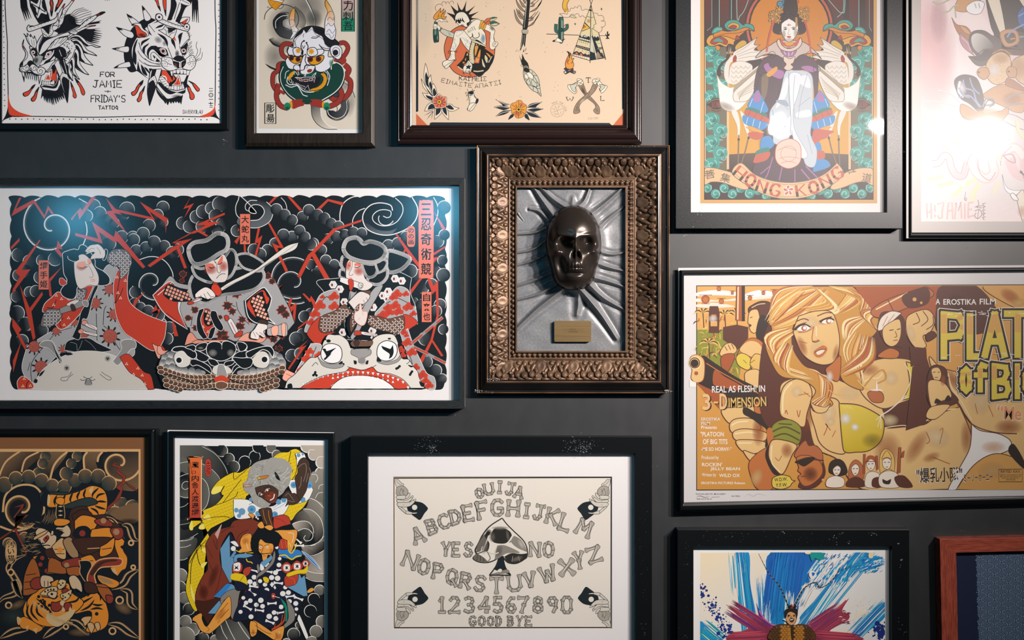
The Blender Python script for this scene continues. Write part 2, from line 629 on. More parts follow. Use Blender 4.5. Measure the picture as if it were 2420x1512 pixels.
F5 = framed(LAB, 'wide flat black framed Hong Kong poster of a robed woman between two cranes', 'picture',
			Q(1633, -240, 2096, 501.5), Q(1597, -278, 2133, 540), flat_prof(.030, .010), noisy(mat('worn_black_satin', (0.02, 0.02, 0.02), 0.33, 0.45), 300, (1, 1, 1), (0.008, 0.010, 0.011), (0.014, 0.016, 0.017), 3, 0.12), .014, CREAM, pane=.02, pane_m=DUSTY)
F6 = framed(LAB, 'thin black framed pink airbrushed print with HI JAMIE lettered at its lower left', 'picture',
			Q(2156, -270, 2600, 549), Q(2150, -276, 2606, 562), [(0, .012), (0, .022), (.35, .024), (.7, .0235), (1, .020), (1, 0)], BLACK, .016, pane=.019, pane_m=HAZY)
F7 = framed(LAB, 'long black framed red and black print of three long-haired warriors', 'picture',
			Q(-190, 437, 1085, 947), Q(-205, 420, 1098, 966), flat_prof(.034, .008), BLACKG, .014, pane=.018, pane_m=SATIN)
F8 = framed(LAB, 'wide black framed orange film poster of a blonde woman with a pistol', 'picture',
			[(1617, 647), (2700, 638), (2700, 1168), (1617, 1189)], [(1608, 638), (2712, 629), (2712, 1184), (1604, 1212)],
			[(0, .010), (0, .024), (.3, .027), (.7, .026), (1, .020), (1, 0)], BLACK, .014, CREAM, pane=.019, pane_m=DUSTY)
F9 = framed(LAB, 'thin black framed brown print of a swordsman wrestling a tiger', 'picture',
			Q(-120, 1029, 350, 1690), Q(-137, 1015, 369, 1705), [(0, .01), (0, .022), (.4, .024), (.6, .022), (1, .022), (1, 0)], BLACK, .012)
F10 = framed(LAB, 'thin black framed print of a grey-maned figure in yellow above a spotted-robe swordsman', 'picture',
			[(410, 1030), (775, 1036), (774, 1660), (409, 1660)], [(398, 1019), (788, 1024), (787, 1673), (396, 1673)], flat_prof(.022, .008), BLACK, .012, pane=None)
F11 = framed(LAB, 'thick black framed letter board drawing with bone letters in a white mat', 'picture',
			Q(869, 1071, 1501, 1630), Q(828, 1032, 1541, 1670), flat_prof(.030, .010), BLACK, .013, paper_m=None, pane=.0165)
F12 = framed(LAB, 'paint-flecked black framed picture of a shouting armoured man before blue brush strokes', 'picture',
			Q(1639, 1291, 2108, 1760), Q(1601, 1251, 2149, 1800), flat_prof(.030, .010), BLACK, .014, pane=None)
RED = tuple(noisy(mat('red_stained_wood', (0.3, 0.06, 0.03), 0.5, 0.3), 60, s, (0.20, 0.030, 0.018), (0.46, 0.095, 0.05), 5) for s in ((.6, 1, 9), (9, 1, .6)))
F13 = framed(LAB, 'red wood framed navy cloth with fine white wave dots', 'picture',
			[(2260, 1306), (2720, 1295), (2728, 1760), (2270, 1760)], [(2221, 1274), (2760, 1262), (2768, 1800), (2232, 1800)], flat_prof(.028, .008), RED, .014)

# ------------------------------------------------------------------ drawing helpers shared by several prints
def inside(poly, x, y):
	c = False
	n = len(poly)
	for i in range(n):
		x1, y1 = poly[i - 1]
		x2, y2 = poly[i]
		if (y1 > y) != (y2 > y) and x < (x2 - x1) * (y - y1) / (y2 - y1) + x1:
			c = not c
	return c

def grid_in(poly, st, rot=0.0, off=0.5, margin=None):
	"""points of a rotated square grid of pitch st that fall inside a polygon"""
	poly = np.asarray(poly)
	lo, hi = poly.min(0), poly.max(0)
	c = (lo + hi) / 2
	R = np.hypot(*(hi - lo)) / 2 + st
	n = int(R / st) + 1
	r = math.radians(rot)
	out = []
	for i in range(-n, n + 1):
		for j in range(-n, n + 1):
			a, b = (i + off) * st, (j + off) * st
			x, y = c[0] + a * math.cos(r) - b * math.sin(r), c[1] + a * math.sin(r) + b * math.cos(r)
			if inside(poly, x, y) and (not margin or all(inside(poly, x + margin * math.cos(k), y + margin * math.sin(k)) for k in (0, 1.57, 3.14, 4.71))):
				out.append((x, y))
	return out

def zpts(cv, txt):
	a = [float(q) for q in txt.split()]
	return cv.xf(np.array(a).reshape(-1, 2))

def puff(cv, x, y, r, a0, a1, grey, black, rim, w=1.5):
	"""a rolled cloud: disc fading from grey at its rim to black, pale rim from angle a0 to a1 (degrees, clockwise from right)"""
	(q,) = cv.xf([x, y])
	R = r / cv.s
	am = math.radians((a0 + a1) / 2)
	d = np.array((math.cos(am), math.sin(am)))
	cv.fill(cv.ell(q[0], q[1], R, R), None, grad=(cv.col(grey), cv.col(black), q + d * R, q - d * R * .05))
	t = np.radians(np.linspace(a0, a1, 18))
	cv.ribbon(np.stack([q[0] + R * np.cos(t), q[1] + R * np.sin(t)], 1), w, cv.col(rim), 'both')

def hair(cv, txt, band, black, white, pitch=1.5):
	"""black hair mass with a combed pale edge"""
	p = spline(zpts(cv, txt), True)
	cv.fill(p, cv.col(black))
	w = band / cv.s
	cv.ribbon(p, w, cv.col(white), closed=True)
	L = np.concatenate([[0], np.cumsum(np.hypot(*(np.diff(np.vstack([p, p[:1]]), axis=0).T)))])
	q = np.vstack([p, p[:1]])
	for s in np.arange(0, L[-1], pitch):
		i = min(np.searchsorted(L, s, 'right') - 1, len(p) - 1)
		t = (s - L[i]) / max(L[i + 1] - L[i], 1e-6)
		c = q[i] + (q[i + 1] - q[i]) * t
		d = q[i + 1] - q[i]
		d = d / max(np.hypot(*d), 1e-6)
		n = np.array((-d[1], d[0]))
		cv.ribbon([c - n * w * .46 - d * .8, c + n * w * .46 + d * .8], .55, cv.col(black))

def swirl(cv, cx, cy, r0, a0, r1, a1, w, col, grey=None, gw=0, ry=1.0):
	n = max(16, int(abs(a1 - a0) / 9))
	t = np.linspace(0, 1, n)
	an = np.radians(a0 + (a1 - a0) * t)
	r = r0 + (r1 - r0) * t ** 1.15
	p = cv.xf(np.stack([cx + r * np.cos(an), cy + r * ry * np.sin(an)], 1))
	if grey:
		c = cv.col(grey)
		cv.ribbon(p, gw / cv.s, (*c[:3], .9), side=1 if a1 > a0 else -1, c2=(*c[:3], 0.0), wash=True)
	cv.ribbon(p, w / cv.s, cv.col(col))

# ------------------------------------------------------------------ dragon and tiger tattoo sheet
def art_flash(parent):
	cv = Canvas(.0136, '#aeb6bc', {'k': '#11151b', 'w': '#aeb6bc', 'r': '#a63d29', 'd': '#5a1f20', 'g': '#7e878d'})
	cv.at(0, 0, 4.32).draw('''
L k 9 45 -900 52 0 55 100 62 250 75 420 75 600 80 800 85 1000 85 1080 95 1180 300 1187 600 1190 900 1196 1200 1192 1500 1185 1800 1188 2100 1192
L k 9 2196 -900 2195 60 2205 300 2200 600 2198 900 2195 1080
P k 12 1252! 60 1170 88 1060! 100 1150 170 1180! 60 1215
P r 84 955! 110 1070 190 1140 340 1186! 200 1186 100 1170 82 1080
P k 2258 1232! 2180 1195 2080 1190! 2150 1185 2195 1080! 2210 1170
P r 2197 1030! 2180 1110 2110 1160 2030 1188! 2130 1192 2190 1150
''')
	rn = random.Random(4)
	for i in range(27):
		cv.fill(cv.ell(*cv.xf([28 + i * .75, 5 + 54 * i - 330])[0], 1.25, 1.25), cv.col('k')) if 5 + 54 * i < 1430 else 0
		cv.fill(cv.ell(*cv.xf([2234, 16 + 60 * i - 330])[0], 1.35, 1.25), cv.col('k')) if 16 + 60 * i < 1500 else 0
	for i in range(34):
		cv.fill(cv.ell(*cv.xf([100 + 61 * i, 1217 + rn.uniform(-4, 6)])[0], 1.5, 1.4), cv.col('k'))
	# dragon
	cv.at(30, 0, 4).draw('''
p k 69 -24 75 71 119 198 123 194 99 103 137 190 140 187 121 95 155 183 159 179 139 91 175 175 178 171 143 71 129 -24
W k .9 105 24 38 60 0
o k k 6 153 -32 167 60 206 151 246 218 349 179 325 103 294 -32
P w 171 8! 222 36 238 24 254 -24! 278 -24 278 52! 317 107 321 135 302 131 270 123 254 147 238 171 222 147! 234 131 222 103 218 75 187 44 171 24
L k 9 179 34 250 77 310 115
L k 7 270 -16 250 77 232 155
C k 250 77 13
P k 171 -24! 242 -24 234 24 214 26
p k 274 12 292 8 317 103 306 107 278 67
W k .6 329 159 24 48 20
O r k 10 367 -16! 353 24 363 71 359 103 367 155! 377 107 381 60 381 24
O r k 10 437 -24! 429 24 413 56 401 111! 433 67 476 -8
P k 359 107 367 157! 377 107
P k 411 71 400 113! 429 71
O w k 6 571 -16! 528 44 476 91 468 131 440 175 440 206 429 246! 472 222 488 159 512 103 556 40 591 -12
O r k 4.8 556 0 575 16! 595 -16! 567 -16
O w k 6 488 36 460 79 421 151 401 214 377 238! 433 254! 437 214 433 190 456 143 476 79 494 40
P d 488 36 462 75! 482 75! 494 40
D k 3.6 514 85 492 119 472 151 454 179
L k 4 492 97 508 107 520 95
L k 4 472 131 486 139 500 127
L k 4 452 163 464 173 480 159
L k 4 440 194 456 198
D g 6 409 218 421 230 433 218 417 238
P k 496 147! 468 218 429 270 389 294! 429 313 397 337 302 365 254 421! 317 381 401 337 496 306 532 294 595 262 651 238! 599 222 587 175 552 147 536 135
L k 4.8 504 141 556 127 595 95 671 73
L k 4.8 536 139 579 131 619 103 694 85
L k 4.8 544 155 595 139 635 115 718 95
L k 4.8 567 167 615 151 655 135 742 107
L k 4.8 575 179 627 171 675 151 746 129
L k 4.8 587 194 635 190 683 175 746 149
L k 4.8 595 210 635 214 675 187
W k .8 571 187 60 48 40
O w k 6 377 248 381 294 421 274! 431 254 405 242
P k 246 222! 353 179! 369 242 278 270
O w k 7 151 234! 183 250 238 234 397 175 421 123! 429 131 413 206 310 246 171 296 143 290 135 262
P k 151 262! 167 242 206 246
D k 3.6 173 273 206 260 238 246 271 233 305 218 336 207 366 195 392 186
o w k 6 266 262 302 373 337 349 373 325 385 294 365 230 341 325
p k 274 254 339 325 357 230
D k 3.6 290 296 305 308 323 325 343 335 356 317 358 294 363 271
l k 6 286 313 337 353
O w k 7 837 119 873 115! 845 135 802 155 766 190 698 238 651 270 619 310 611 329 563 321 528 302! 587 274 627 254 671 210 726 171 790 139
O d k 6 790 143! 833 115 869 111 873 119 833 139 798 155!
P k 829 119 869 111 873 119 829 139
O w k 6 587 284 623 282 675 254 778 238 782 244 726 254 675 278 627 306
P d 726 248! 778 238 782 243 722 254
L k 4.4 627 262 631 242 645 234
L k 4.4 663 238 663 222 675 214
L k 4.4 698 206 700 194 710 187
L k 4.4 734 181 734 171 742 167
D k 3.2 643 244 681 218 714 192 753 173
W g .7 575 294 36 20 0
P k 750 210! 817 198 841 190 817 210 833 216 754 230 687 238!
P k 595 325! 635 294 683 274 734 274 841 268! 774 282 841 294 766 298 849 319 770 317 849 341 762 335 841 359 758 353 829 375 754 373 825 393 746 389 817 409 738 401 694 381 643 337
O w k 7 520 369! 563 337 619 329 675 365 706 401 746 413 833 444! 790 446 746 429 698 437! 675 413 635 369 575 357 536 377
P k 528 369! 575 345 627 349 675 397 722 433 698 437! 667 413 619 369 571 361
O w k 7 552 381! 595 369 643 389 675 429 706 472 754 496 798 528! 734 512 671 496! 647 456 619 421 579 401
P k 563 391! 607 385 647 425 675 476 710 500 671 496! 643 456 615 417 575 401
O w k 7 583 409! 619 417 651 452 671 504 694 548 762 619! 694 599 635 571! 627 516 611 464 587 437
P k 587 421! 619 437 643 488 651 548 683 587 635 571! 619 508 603 456
O w k 6 405 373 349 437 321 476! 413 452 464 421 512 377 524 345! 456 357
O w k 7 313 480! 254 524 250 488 270 429 325 377 413 341 496 310 528 306 536 333 437 357 373 401 349 437
L k 4.8 353 456 381 417 401 369
L k 4 393 433 421 397 456 349
L k 4 433 413 464 381 492 341
L k 4 448 413 500 365 520 349
L k 6 246 516 222 448 238 397 274 333
O w k 6 246 512 222 452 234 397 274 333 286 337 254 405 246 460
P k 290 345! 254 429 254 500! 290 413 357 357!
P k 216 448 228 488 238 532 210 516
O w k 6 214 460! 167 429 139 385 123 341 105 317! 139 349 137 313! 171 349 167 321! 198 365 206 337! 222 381 226 421
l k 3.6 159 413 143 357
l k 3.6 187 429 175 373
l k 3.6 202 437 200 377
O w k 6 163 437 167 468 167 500 194 548 194 583! 218 548 214 468
P k 179 456 210 464 218 528 190 516 171 492
C w 194 494 20
R k 3.2 194 494 20
C d 194 496 10
P k 302 492! 329 476 405 456 381 500 365 536 317 563 286 571
O w k 4.8 298 552! 313 500 337 484 369 484 365 532 333 552
C w 337 514 26
R k 4 337 514 26
C d 337 514 13
P k 250 516! 294 532 317 496! 302 488 278 512
''')
	cv.at(30, 110, 4).draw('''
O w k 6 107 -67 93 -24 99 16 119 48 123 79 111 115 79 159 67 190! 95 183 95 151 135 107 141 67 123 28 105 -4 101 -32
P d 95 0! 119 36 119 28 105 -8
P k 65 190! 71 163 91 139 99 159 91 179
P g 222 91! 286 95 270 151 234 183! 198 147
W k .8 222 131 24 36 20
L k 6 218 83 194 147
L k 6 290 95 254 187
P k 135 167! 151 139 175 131 198 151 234 187 246 206 159 222
P k 278 190! 317 131 357 103 409 32 401 79 357 131 345 179 310 222
L w 13 262 175 286 143 357 99 393 36
O w k 6 242 190! 397 123 429 115 409 16! 468 8 512 79 492 103 540 40! 552 52 516 103 397 187 349 238 313 238!
P k 409 75! 417 32 444 16 488 24 500 63 476 95 433 119
L w 4.8 440 32 468 107
R k 24 448 60 48
P w 484 0! 579 -20 587 40 567 103 508 167! 488 119 544 52 504 -24
D k 4.8 516 4 532 16 556 20 520 52 552 60 524 115 500 131 508 135 516 -16 492 -16 476 -24 536 -28 560 -4 508 -36 524 -40
O w k 6 393 143! 429 119 520 397 532 357 520 532! 464 349 448 294 397 175
p k 433 119 492 111 524 258 496 254
l w 4.8 480 123 516 262
O w k 6 468 246! 524 274 532 357 520 534! 460 357 448 294
P k 480 282! 524 310 532 357 519 534! 464 337
D k 3.2 474 266 496 278 512 292 468 286 460 306
O w k 6 310 238 337 230 381 183 429 127 496 115 544 60! 540 36 516 103 476 119 429 119 377 159 345 206
P k 369 183! 397 171 421 238 429 337 365 329 357 278 365 222
P r 369 222! 381 206 413 222 417 278 405 329 369 317 357 286
P k 373 198 397 187 405 222 385 258
l w 6 367 214 363 286
O w k 7 421 250 437 302 456 341 429 397 397 421 341 405 294 405 266 377! 278 357 337 353 389 365 413 325 413 262
P k 429 278 437 310 421 377 389 397 325 389 270 381! 294 365 337 369 389 373 417 337
O r w 6 337 262 306 313! 361 317!
R k 3.6 337 294 1.2
O w k 4 274 357! 282 317 294 329 302 325 317 329 337 329 357 329 373 329 381 310 397 337! 385 357 337 357
l k 4.8 298 325 294 353
l k 4 317 329 317 353
l k 4 337 329 337 353
l k 4 357 329 357 353
P k 282 401! 294 405 397 417 433 401 460 357! 492 500! 460 460 472 504 444 468 452 512 429 472 435 528 409 476 417 544 389 476 395 556 373 476 379 552 353 476 357 540 337 476 337 536 321 472 323 528 306 472 304 516 290 464 270 496!
P w 290 393 337 397 397 401 429 389 421 409 397 417 337 409 298 405
O w k 6 85 234 109 337! 109 242
p k 95 270 109 339 111 294
p w 107 242 119 246 238 270 270 270 254 357 238 270
P k 115 238! 133 310! 139 246 151 317! 159 246 171 321! 177 250 192 321! 198 258 214 333! 218 270 230 333! 238 270 254 361! 274 274! 238 254 179 238
l w 4.8 127 246 137 294
l w 6 149 254 155 294
l w 6 169 254 173 298
l w 6 188 262 194 302
l w 6 210 270 216 310
l w 6 230 278 234 313
p w 246 274 266 274 254 333
O w k 7 67 210 75 234 99 238 127 238 167 222 198 250 238 266 278 270 306 246 306 214 274 194 246 198 230 190 198 167 175 171 159 190 139 167 111 187 87 190 71 198
K k 5 89 218 4.8 0 17 360
K k 5 133 204 4 120 25 500
K k 5 204 204 4 120 28 560
K k 5 262 232 4.8 120 32 560
L k 6 163 171 161 214 147 230
L k 6 163 198 175 222
L k 5 222 226 246 198
O r k 6 216 357! 190 373 159 413 107 437 103 456 119 470 151 456 183 405
P k 218 355! 187 381 171 401 198 391
O r k 6 252 381! 222 421 206 460 179 492 183 512 202 516 222 488 238 421
P k 254 379! 222 417 234 429
O r k 6 546 329! 556 389 571 437 571 472 591 488 603 468 591 429 571 377
P k 544 327! 556 381 567 381
O r k 6 585 294! 607 341 635 389 651 444 671 460 683 440 671 401 627 333
P k 583 292! 603 337 627 337
O w k 6 512 159! 544 155 552 190 548 222 563 262 569 325! 548 302 520 274
P k 508 171! 528 187 532 254 563 313 524 278
O w k 6 532 143! 563 99 587 131 587 198 595 246 635 313! 587 278 548 234
P k 536 151! 560 123 571 190 571 242 611 286 587 274 548 222 556 190
O w k 6 567 95! 595 24 623 52 631 139 655 190 722 268! 667 246 595 194 591 139
P k 575 95! 591 52 611 91 611 167 643 214 675 246 595 190 591 131
W k .5 357 456 79 24 0
''')
	# tiger
	cv.at(250, 0, 4).draw('''
P k 286 230! 341 190 401 167 456 179 496 206! 397 246 302 357 270 456 274 556 298 651 302 667! 258 683 222 675 190 619 171 536 175 437 206 337 246 270
L w 12 488 190 401 238
L w 10 294 365 254 456 258 556 294 659
O w k 6 343 52! 361 167 381 198 409 194 427 167 397 119
P k 341 48! 353 95 373 87!
W k .7 357 87 16 24 0
O w k 6 198 131! 250 230 317 214! 262 171
P k 196 128! 222 167 254 159!
W k .6 238 167 20 12 40
O w k 6 97 256! 171 333 234 361 262 349 262 321 230 294
P k 95 254! 131 286 159 270!
W k .6 147 278 20 14 40
O w k 6 56 460! 167 492 210 492 222 468 214 440 175 440
P k 56 460! 95 470 103 448!
W k .6 115 460 24 12 0
O w k 6 75 643! 127 611 214 583 234 607 230 631 175 639
P k 73 644! 111 637 123 617!
P w 294 357! 341 349 421 238 575 234 675 278 754 302 774 357 778 437 790 528 817 524 845 556 853 575 841 619 813 655 675 651 595 675 528 635 413 659 409 746! 302 663 278 556 274 437
P k 278 397! 302 369 278 468 290 524 286 611 254 563 258 456
O w k 6 246 234! 286 218 333 226 357 262 389 294 409 329! 377 349 337 353 306 353 286 302 278 262
O r k 6 270 234! 306 246 337 286 377 313 385 333 357 349 317 353 294 333 286 294 278 262
W k .7 341 333 44 24 10
P k 238 238! 258 222 270 234 254 242
P k 329 226! 349 238 365 266 381 296! 349 270
P k 365 226! 389 238 405 278 417 302 438 337! 409 317 397 270
L k 4.8 409 234 437 270 464 304
P k 417 234! 508 214 456 226
P k 464 270! 500 242 548 230 528 254
P k 484 313! 536 333 567 357 587 401 583 448! 556 385 516 345
L k 5 508 290 595 341 635 373
P k 615 369! 643 377 655 413 663 476! 643 433 623 405
P k 730 306! 702 317 683 341 690 377 698 433! 714 365 722 329
O w k 6 496 284! 536 278 560 246 567 246 591 274 595 313 667 274 651 341 631 369! 587 341
D k 3.6 570 263 583 291 591 323 626 303 649 291
p k 571 254 671 270 595 310 593 274
L k 4.8 599 345 619 317 651 306
L k 4.8 552 274 571 294 571 329
p r 635 369 651 345 667 389
W k .5 496 377 44 36 30
W k .5 556 409 24 32 0
P k 429 433! 476 433 496 456 516 500 524 536! 575 532! 512 528 476 484 437 468 409 500 409 556! 389 512 397 464
P k 333 440! 337 397 365 377 421 357! 397 381 357 409
P k 345 476! 357 440 413 405! 397 429 373 456 369 516!
L k 6 313 401 337 472 381 528 429 567 516 587
L k 4.8 302 480 337 532 389 571 456 599 524 603
L k 4.4 369 552 417 587 516 613
L k 4.8 313 563 357 599 417 623 524 627
L k 4.4 361 591 417 619 516 623
L k 4.8 431 567 425 516 448 492 476 508 524 560
P k 448 520 516 579! 464 579 460 556
P w 468 540! 480 556 468 579 456 575
P k 480 444! 536 448 575 468 595 528! 536 520 512 492
P w 508 464 556 452 575 512 532 508
C w 542 482 28
R k 4.4 542 482 28
C d 542 483 18
C k 542 483 9
P k 710 460! 738 429 770 401 770 456 754 512 726 520!
C w 736 480 25
R k 4 736 480 23
C d 736 479 13
C k 736 479 6
L k 5 710 456 754 417 774 397 790 369
L k 4.8 770 401 778 476 734 536
L k 6 774 298 794 357 770 381 706 456
l k 3.6 760 310 778 302
l k 3.6 770 321 794 306
l k 3.6 776 337 798 317
l k 3.6 778 353 812 331
l k 3.6 786 381 802 373
l k 4 784 413 815 391
l k 4 782 433 813 405
l k 4 784 452 813 429
l k 4 782 468 815 440
l k 4 784 484 815 462
l k 4 784 500 825 468
l k 4 786 516 827 486
l k 4 790 524 833 498
L k 5 587 448 607 496 631 556
L k 5 698 433 710 484 734 544
W k .8 675 508 24 40 0
L k 4 865 393 853 433 869 484 849 536
L k 4 897 452 889 508 849 556
L k 4 913 494 901 556 853 579
P k 849 567! 893 544 857 571
P k 631 556! 659 532 694 524 730 536 754 563! 734 579 683 581
''')
	cv.at(250, 110, 4).draw('''
O w k 6 528 135! 536 99 595 103 627 119 635 143! 651 187 690 202! 635 226 587 226 536 190 524 159
L k 4.8 528 135 563 139 595 163 627 171
O w k 6 754 119! 798 87 833 87 845 119 853 143 841 187 813 218 778 222 722 206! 754 159
L k 4.8 770 159 810 143 853 137
D k 4.4 536 159 552 107 560 123 575 119 595 135 560 159 583 167 560 185 540 175 579 187 808 103 794 115 825 123 831 103 794 133 802 161 825 157 827 173 841 155 788 171 813 187
P k 635 135! 694 143 754 127! 750 175 714 202 687 202 643 167
P w 635 133! 675 139 702 143 746 127 722 143 714 155 714 198 702 202 694 190 694 151 671 143
l k 3.6 706 143 706 202
P d 651 155 671 167 675 183 651 167
P d 742 155 726 171 730 175 746 167
O k k 6 528 222! 595 234 627 238 762 226 798 226! 770 310 746 397 595 397 496 337!
P w 639 262! 762 266 762 278 726 337 659 286!
O r k 4 532 222! 571 230 595 262 615 290 631 317 635 270 655 298 655 310 595 357! 571 341 528 274
P w 528 270! 571 286 583 349! 536 286
P r 540 286! 563 294 571 337!
O w k 4.8 631 254! 635 226 694 218 762 222 762 262!
L k 3.6 643 246 659 254 667 222
l k 4 667 226 671 258
l k 4 702 226 702 260
l k 4 734 226 734 260
P k 659 258 671 242 673 262
P k 690 260 704 238 704 261
P k 726 260 736 238 736 262
o w k 5 607 236 629 302 635 230
p k 615 274 627 306 631 278
o w k 5 762 226 768 313 798 226
p k 766 274 768 315 788 266
O w k 5 500 310! 528 278 599 357 595 401! 548 369
l k 4.4 504 294 532 290
l k 4.4 516 313 544 310
l k 4.4 532 337 560 329
l k 4.4 544 357 575 349
l k 4.4 563 381 587 365
O r w 6 685 282 663 329 627 365! 714 365! 702 329
L k 4.4 619 365 659 329 675 282 694 278 710 329 722 369
l k 3.6 675 333 675 361
O w k 4.8 595 401! 603 361 619 373 635 369 675 369 714 369 726 329! 746 397! 675 413
P k 613 329 619 373 595 369
l k 4.4 619 373 615 405
l k 4.4 643 373 643 409
l k 4.4 675 373 675 409
l k 4.4 698 373 698 409
l k 4.4 722 373 720 405
O w k 6 476 365! 500 310 548 369 595 401 675 415 750 397! 750 429 726 444 675 440 595 496 548 464 492 393
P k 488 341! 516 337 556 381 619 417 683 429 750 409! 750 433 726 444 675 433 619 452 571 437 516 381
P k 476 377! 500 421 556 480 587 492 635 484 683 468 730 452! 714 548! 702 520 694 536 675 516 667 532 651 516 643 536 627 520 619 540 603 520 587 552 571 520 567 540 548 512 516 480 484 429
P w 500 397 556 468 595 492 667 468 714 468 722 448 675 440 635 448 595 452 556 429
W k .6 675 472 63 24 0
O w k 6 421 214! 484 214 528 210! 504 302 476 373! 460 278 409 313!
p k 433 214 482 210 464 274 417 302
l w 6 433 222 417 302
O w k 6 405 317! 460 274 482 337 474 381 415 560! 397 456 397 389
P k 405 345! 448 317 472 369 474 389 415 560! 397 456
D k 3.6 419 319 434 309 451 298 460 315 471 341
P k 306 139! 317 190 341 246 405 306! 317 242 298 222
P k 333 167! 365 206 393 274 349 246
P k 365 190! 393 210 421 258 381 222
P k 409 206! 437 210 421 238
O r k 6 355 317! 325 341 294 381 278 413 246 433 250 456 270 462 298 429 317 385 345 353
P k 356 313! 317 349 337 361
O r k 6 371 371! 345 413 325 437 313 476 298 500 306 520 317 522 337 496 341 456 357 421
P k 372 369! 341 417 361 417
O r k 6 752 339! 766 369 778 409 794 452 798 488 817 502 837 484 833 452 810 421 794 385
P k 750 337! 770 385 790 377
O r k 6 782 323! 813 341 833 377 861 417 877 423 887 405 869 381 837 349
P k 780 322! 813 349 829 345
p k 813 -460 873 -437 879 -226 873 -226 867 -357 859 -226 855 -226 849 -357 837 -234 833 -234 835 -357 821 -234 817 -234
W k .8 845 -413 32 44 0
P k 615 -476! 675 -476 671 -377 627 -258 579 -246! 611 -357
P k 694 -476! 806 -476 806 -405 758 -369 726 -302 698 -222 659 -238 710 -369
P w 631 -476! 683 -456 706 -421 683 -349 651 -262 627 -266! 671 -397
L k 6 698 -417 675 -349 647 -258
P w 722 -460! 794 -417 790 -393 754 -393 706 -417
l k 4.8 718 -440 786 -405
O w k 6 722 -274 794 -278! 786 -238 754 -210 742 -190 694 -222!
O r k 4 778 -266! 742 -206 706 -230 698 -218!
O r k 6 456 -452! 492 -456! 504 -389 520 -333! 492 -377 480 -413
P k 492 -381! 520 -333! 512 -381
O r k 6 540 -456! 571 -456! 571 -377 568 -286! 552 -349 540 -409
P k 554 -345! 568 -286! 571 -345
O w k 7 472 -282 480 -306 512 -310 536 -286 536 -258! 643 -214 738 -187! 750 -214 778 -214 794 -187 786 -155 754 -147 595 -194 508 -230 476 -258
R k 6 505 -278 33
C k 505 -278 12
R k 4.8 766 -187 27
C k 766 -187 10
D k 3.6 537 -243 562 -232 590 -221 625 -210 656 -199 682 -188 706 -180 728 -173
P w 591 -250! 675 -230 675 -218 603 -238
''')
	# scratched lettering and signature
	rn = random.Random(11)
	cv.at(0, 0, 4.32)
	for s, x, y, w, h, sw in (('FOR', 1022, 735, 150, 50, 9), ('JAMIE', 948, 822, 300, 70, 10), ('+', 1070, 915, 60, 36, 7),
							('FRIDAY\'S', 930, 972, 350, 70, 9), ('TATTO', 1005, 1080, 165, 38, 8), ('q', 1175, 1076, 34, 46, 8)):
		letters(cv, s, x, y, w, h, 'k', sw, .22, 0, 0, .25, None, rn)
	letters(cv, 'DAVERYOLAU', 1868, 1122, 200, 38, 'k', 4, .22, 0, 0, .2, None, rn)
	cv.draw('''
l k 6 2135 903 2175 903
l k 6 2135 930 2175 928
R k 7 2154 970 20
C k 2154 970 5
l k 7 2133 1015 2176 1014
l k 7 2130 1055 2176 1055
l k 7 2150 1040 2152 1070
l k 6 2140 1078 2172 1078
l k 6 2140 1094 2172 1094
D k 4 1075 2 1095 6 1115 2
''')
	return cv.build('inked_drawing', parent)

art_flash(F1)

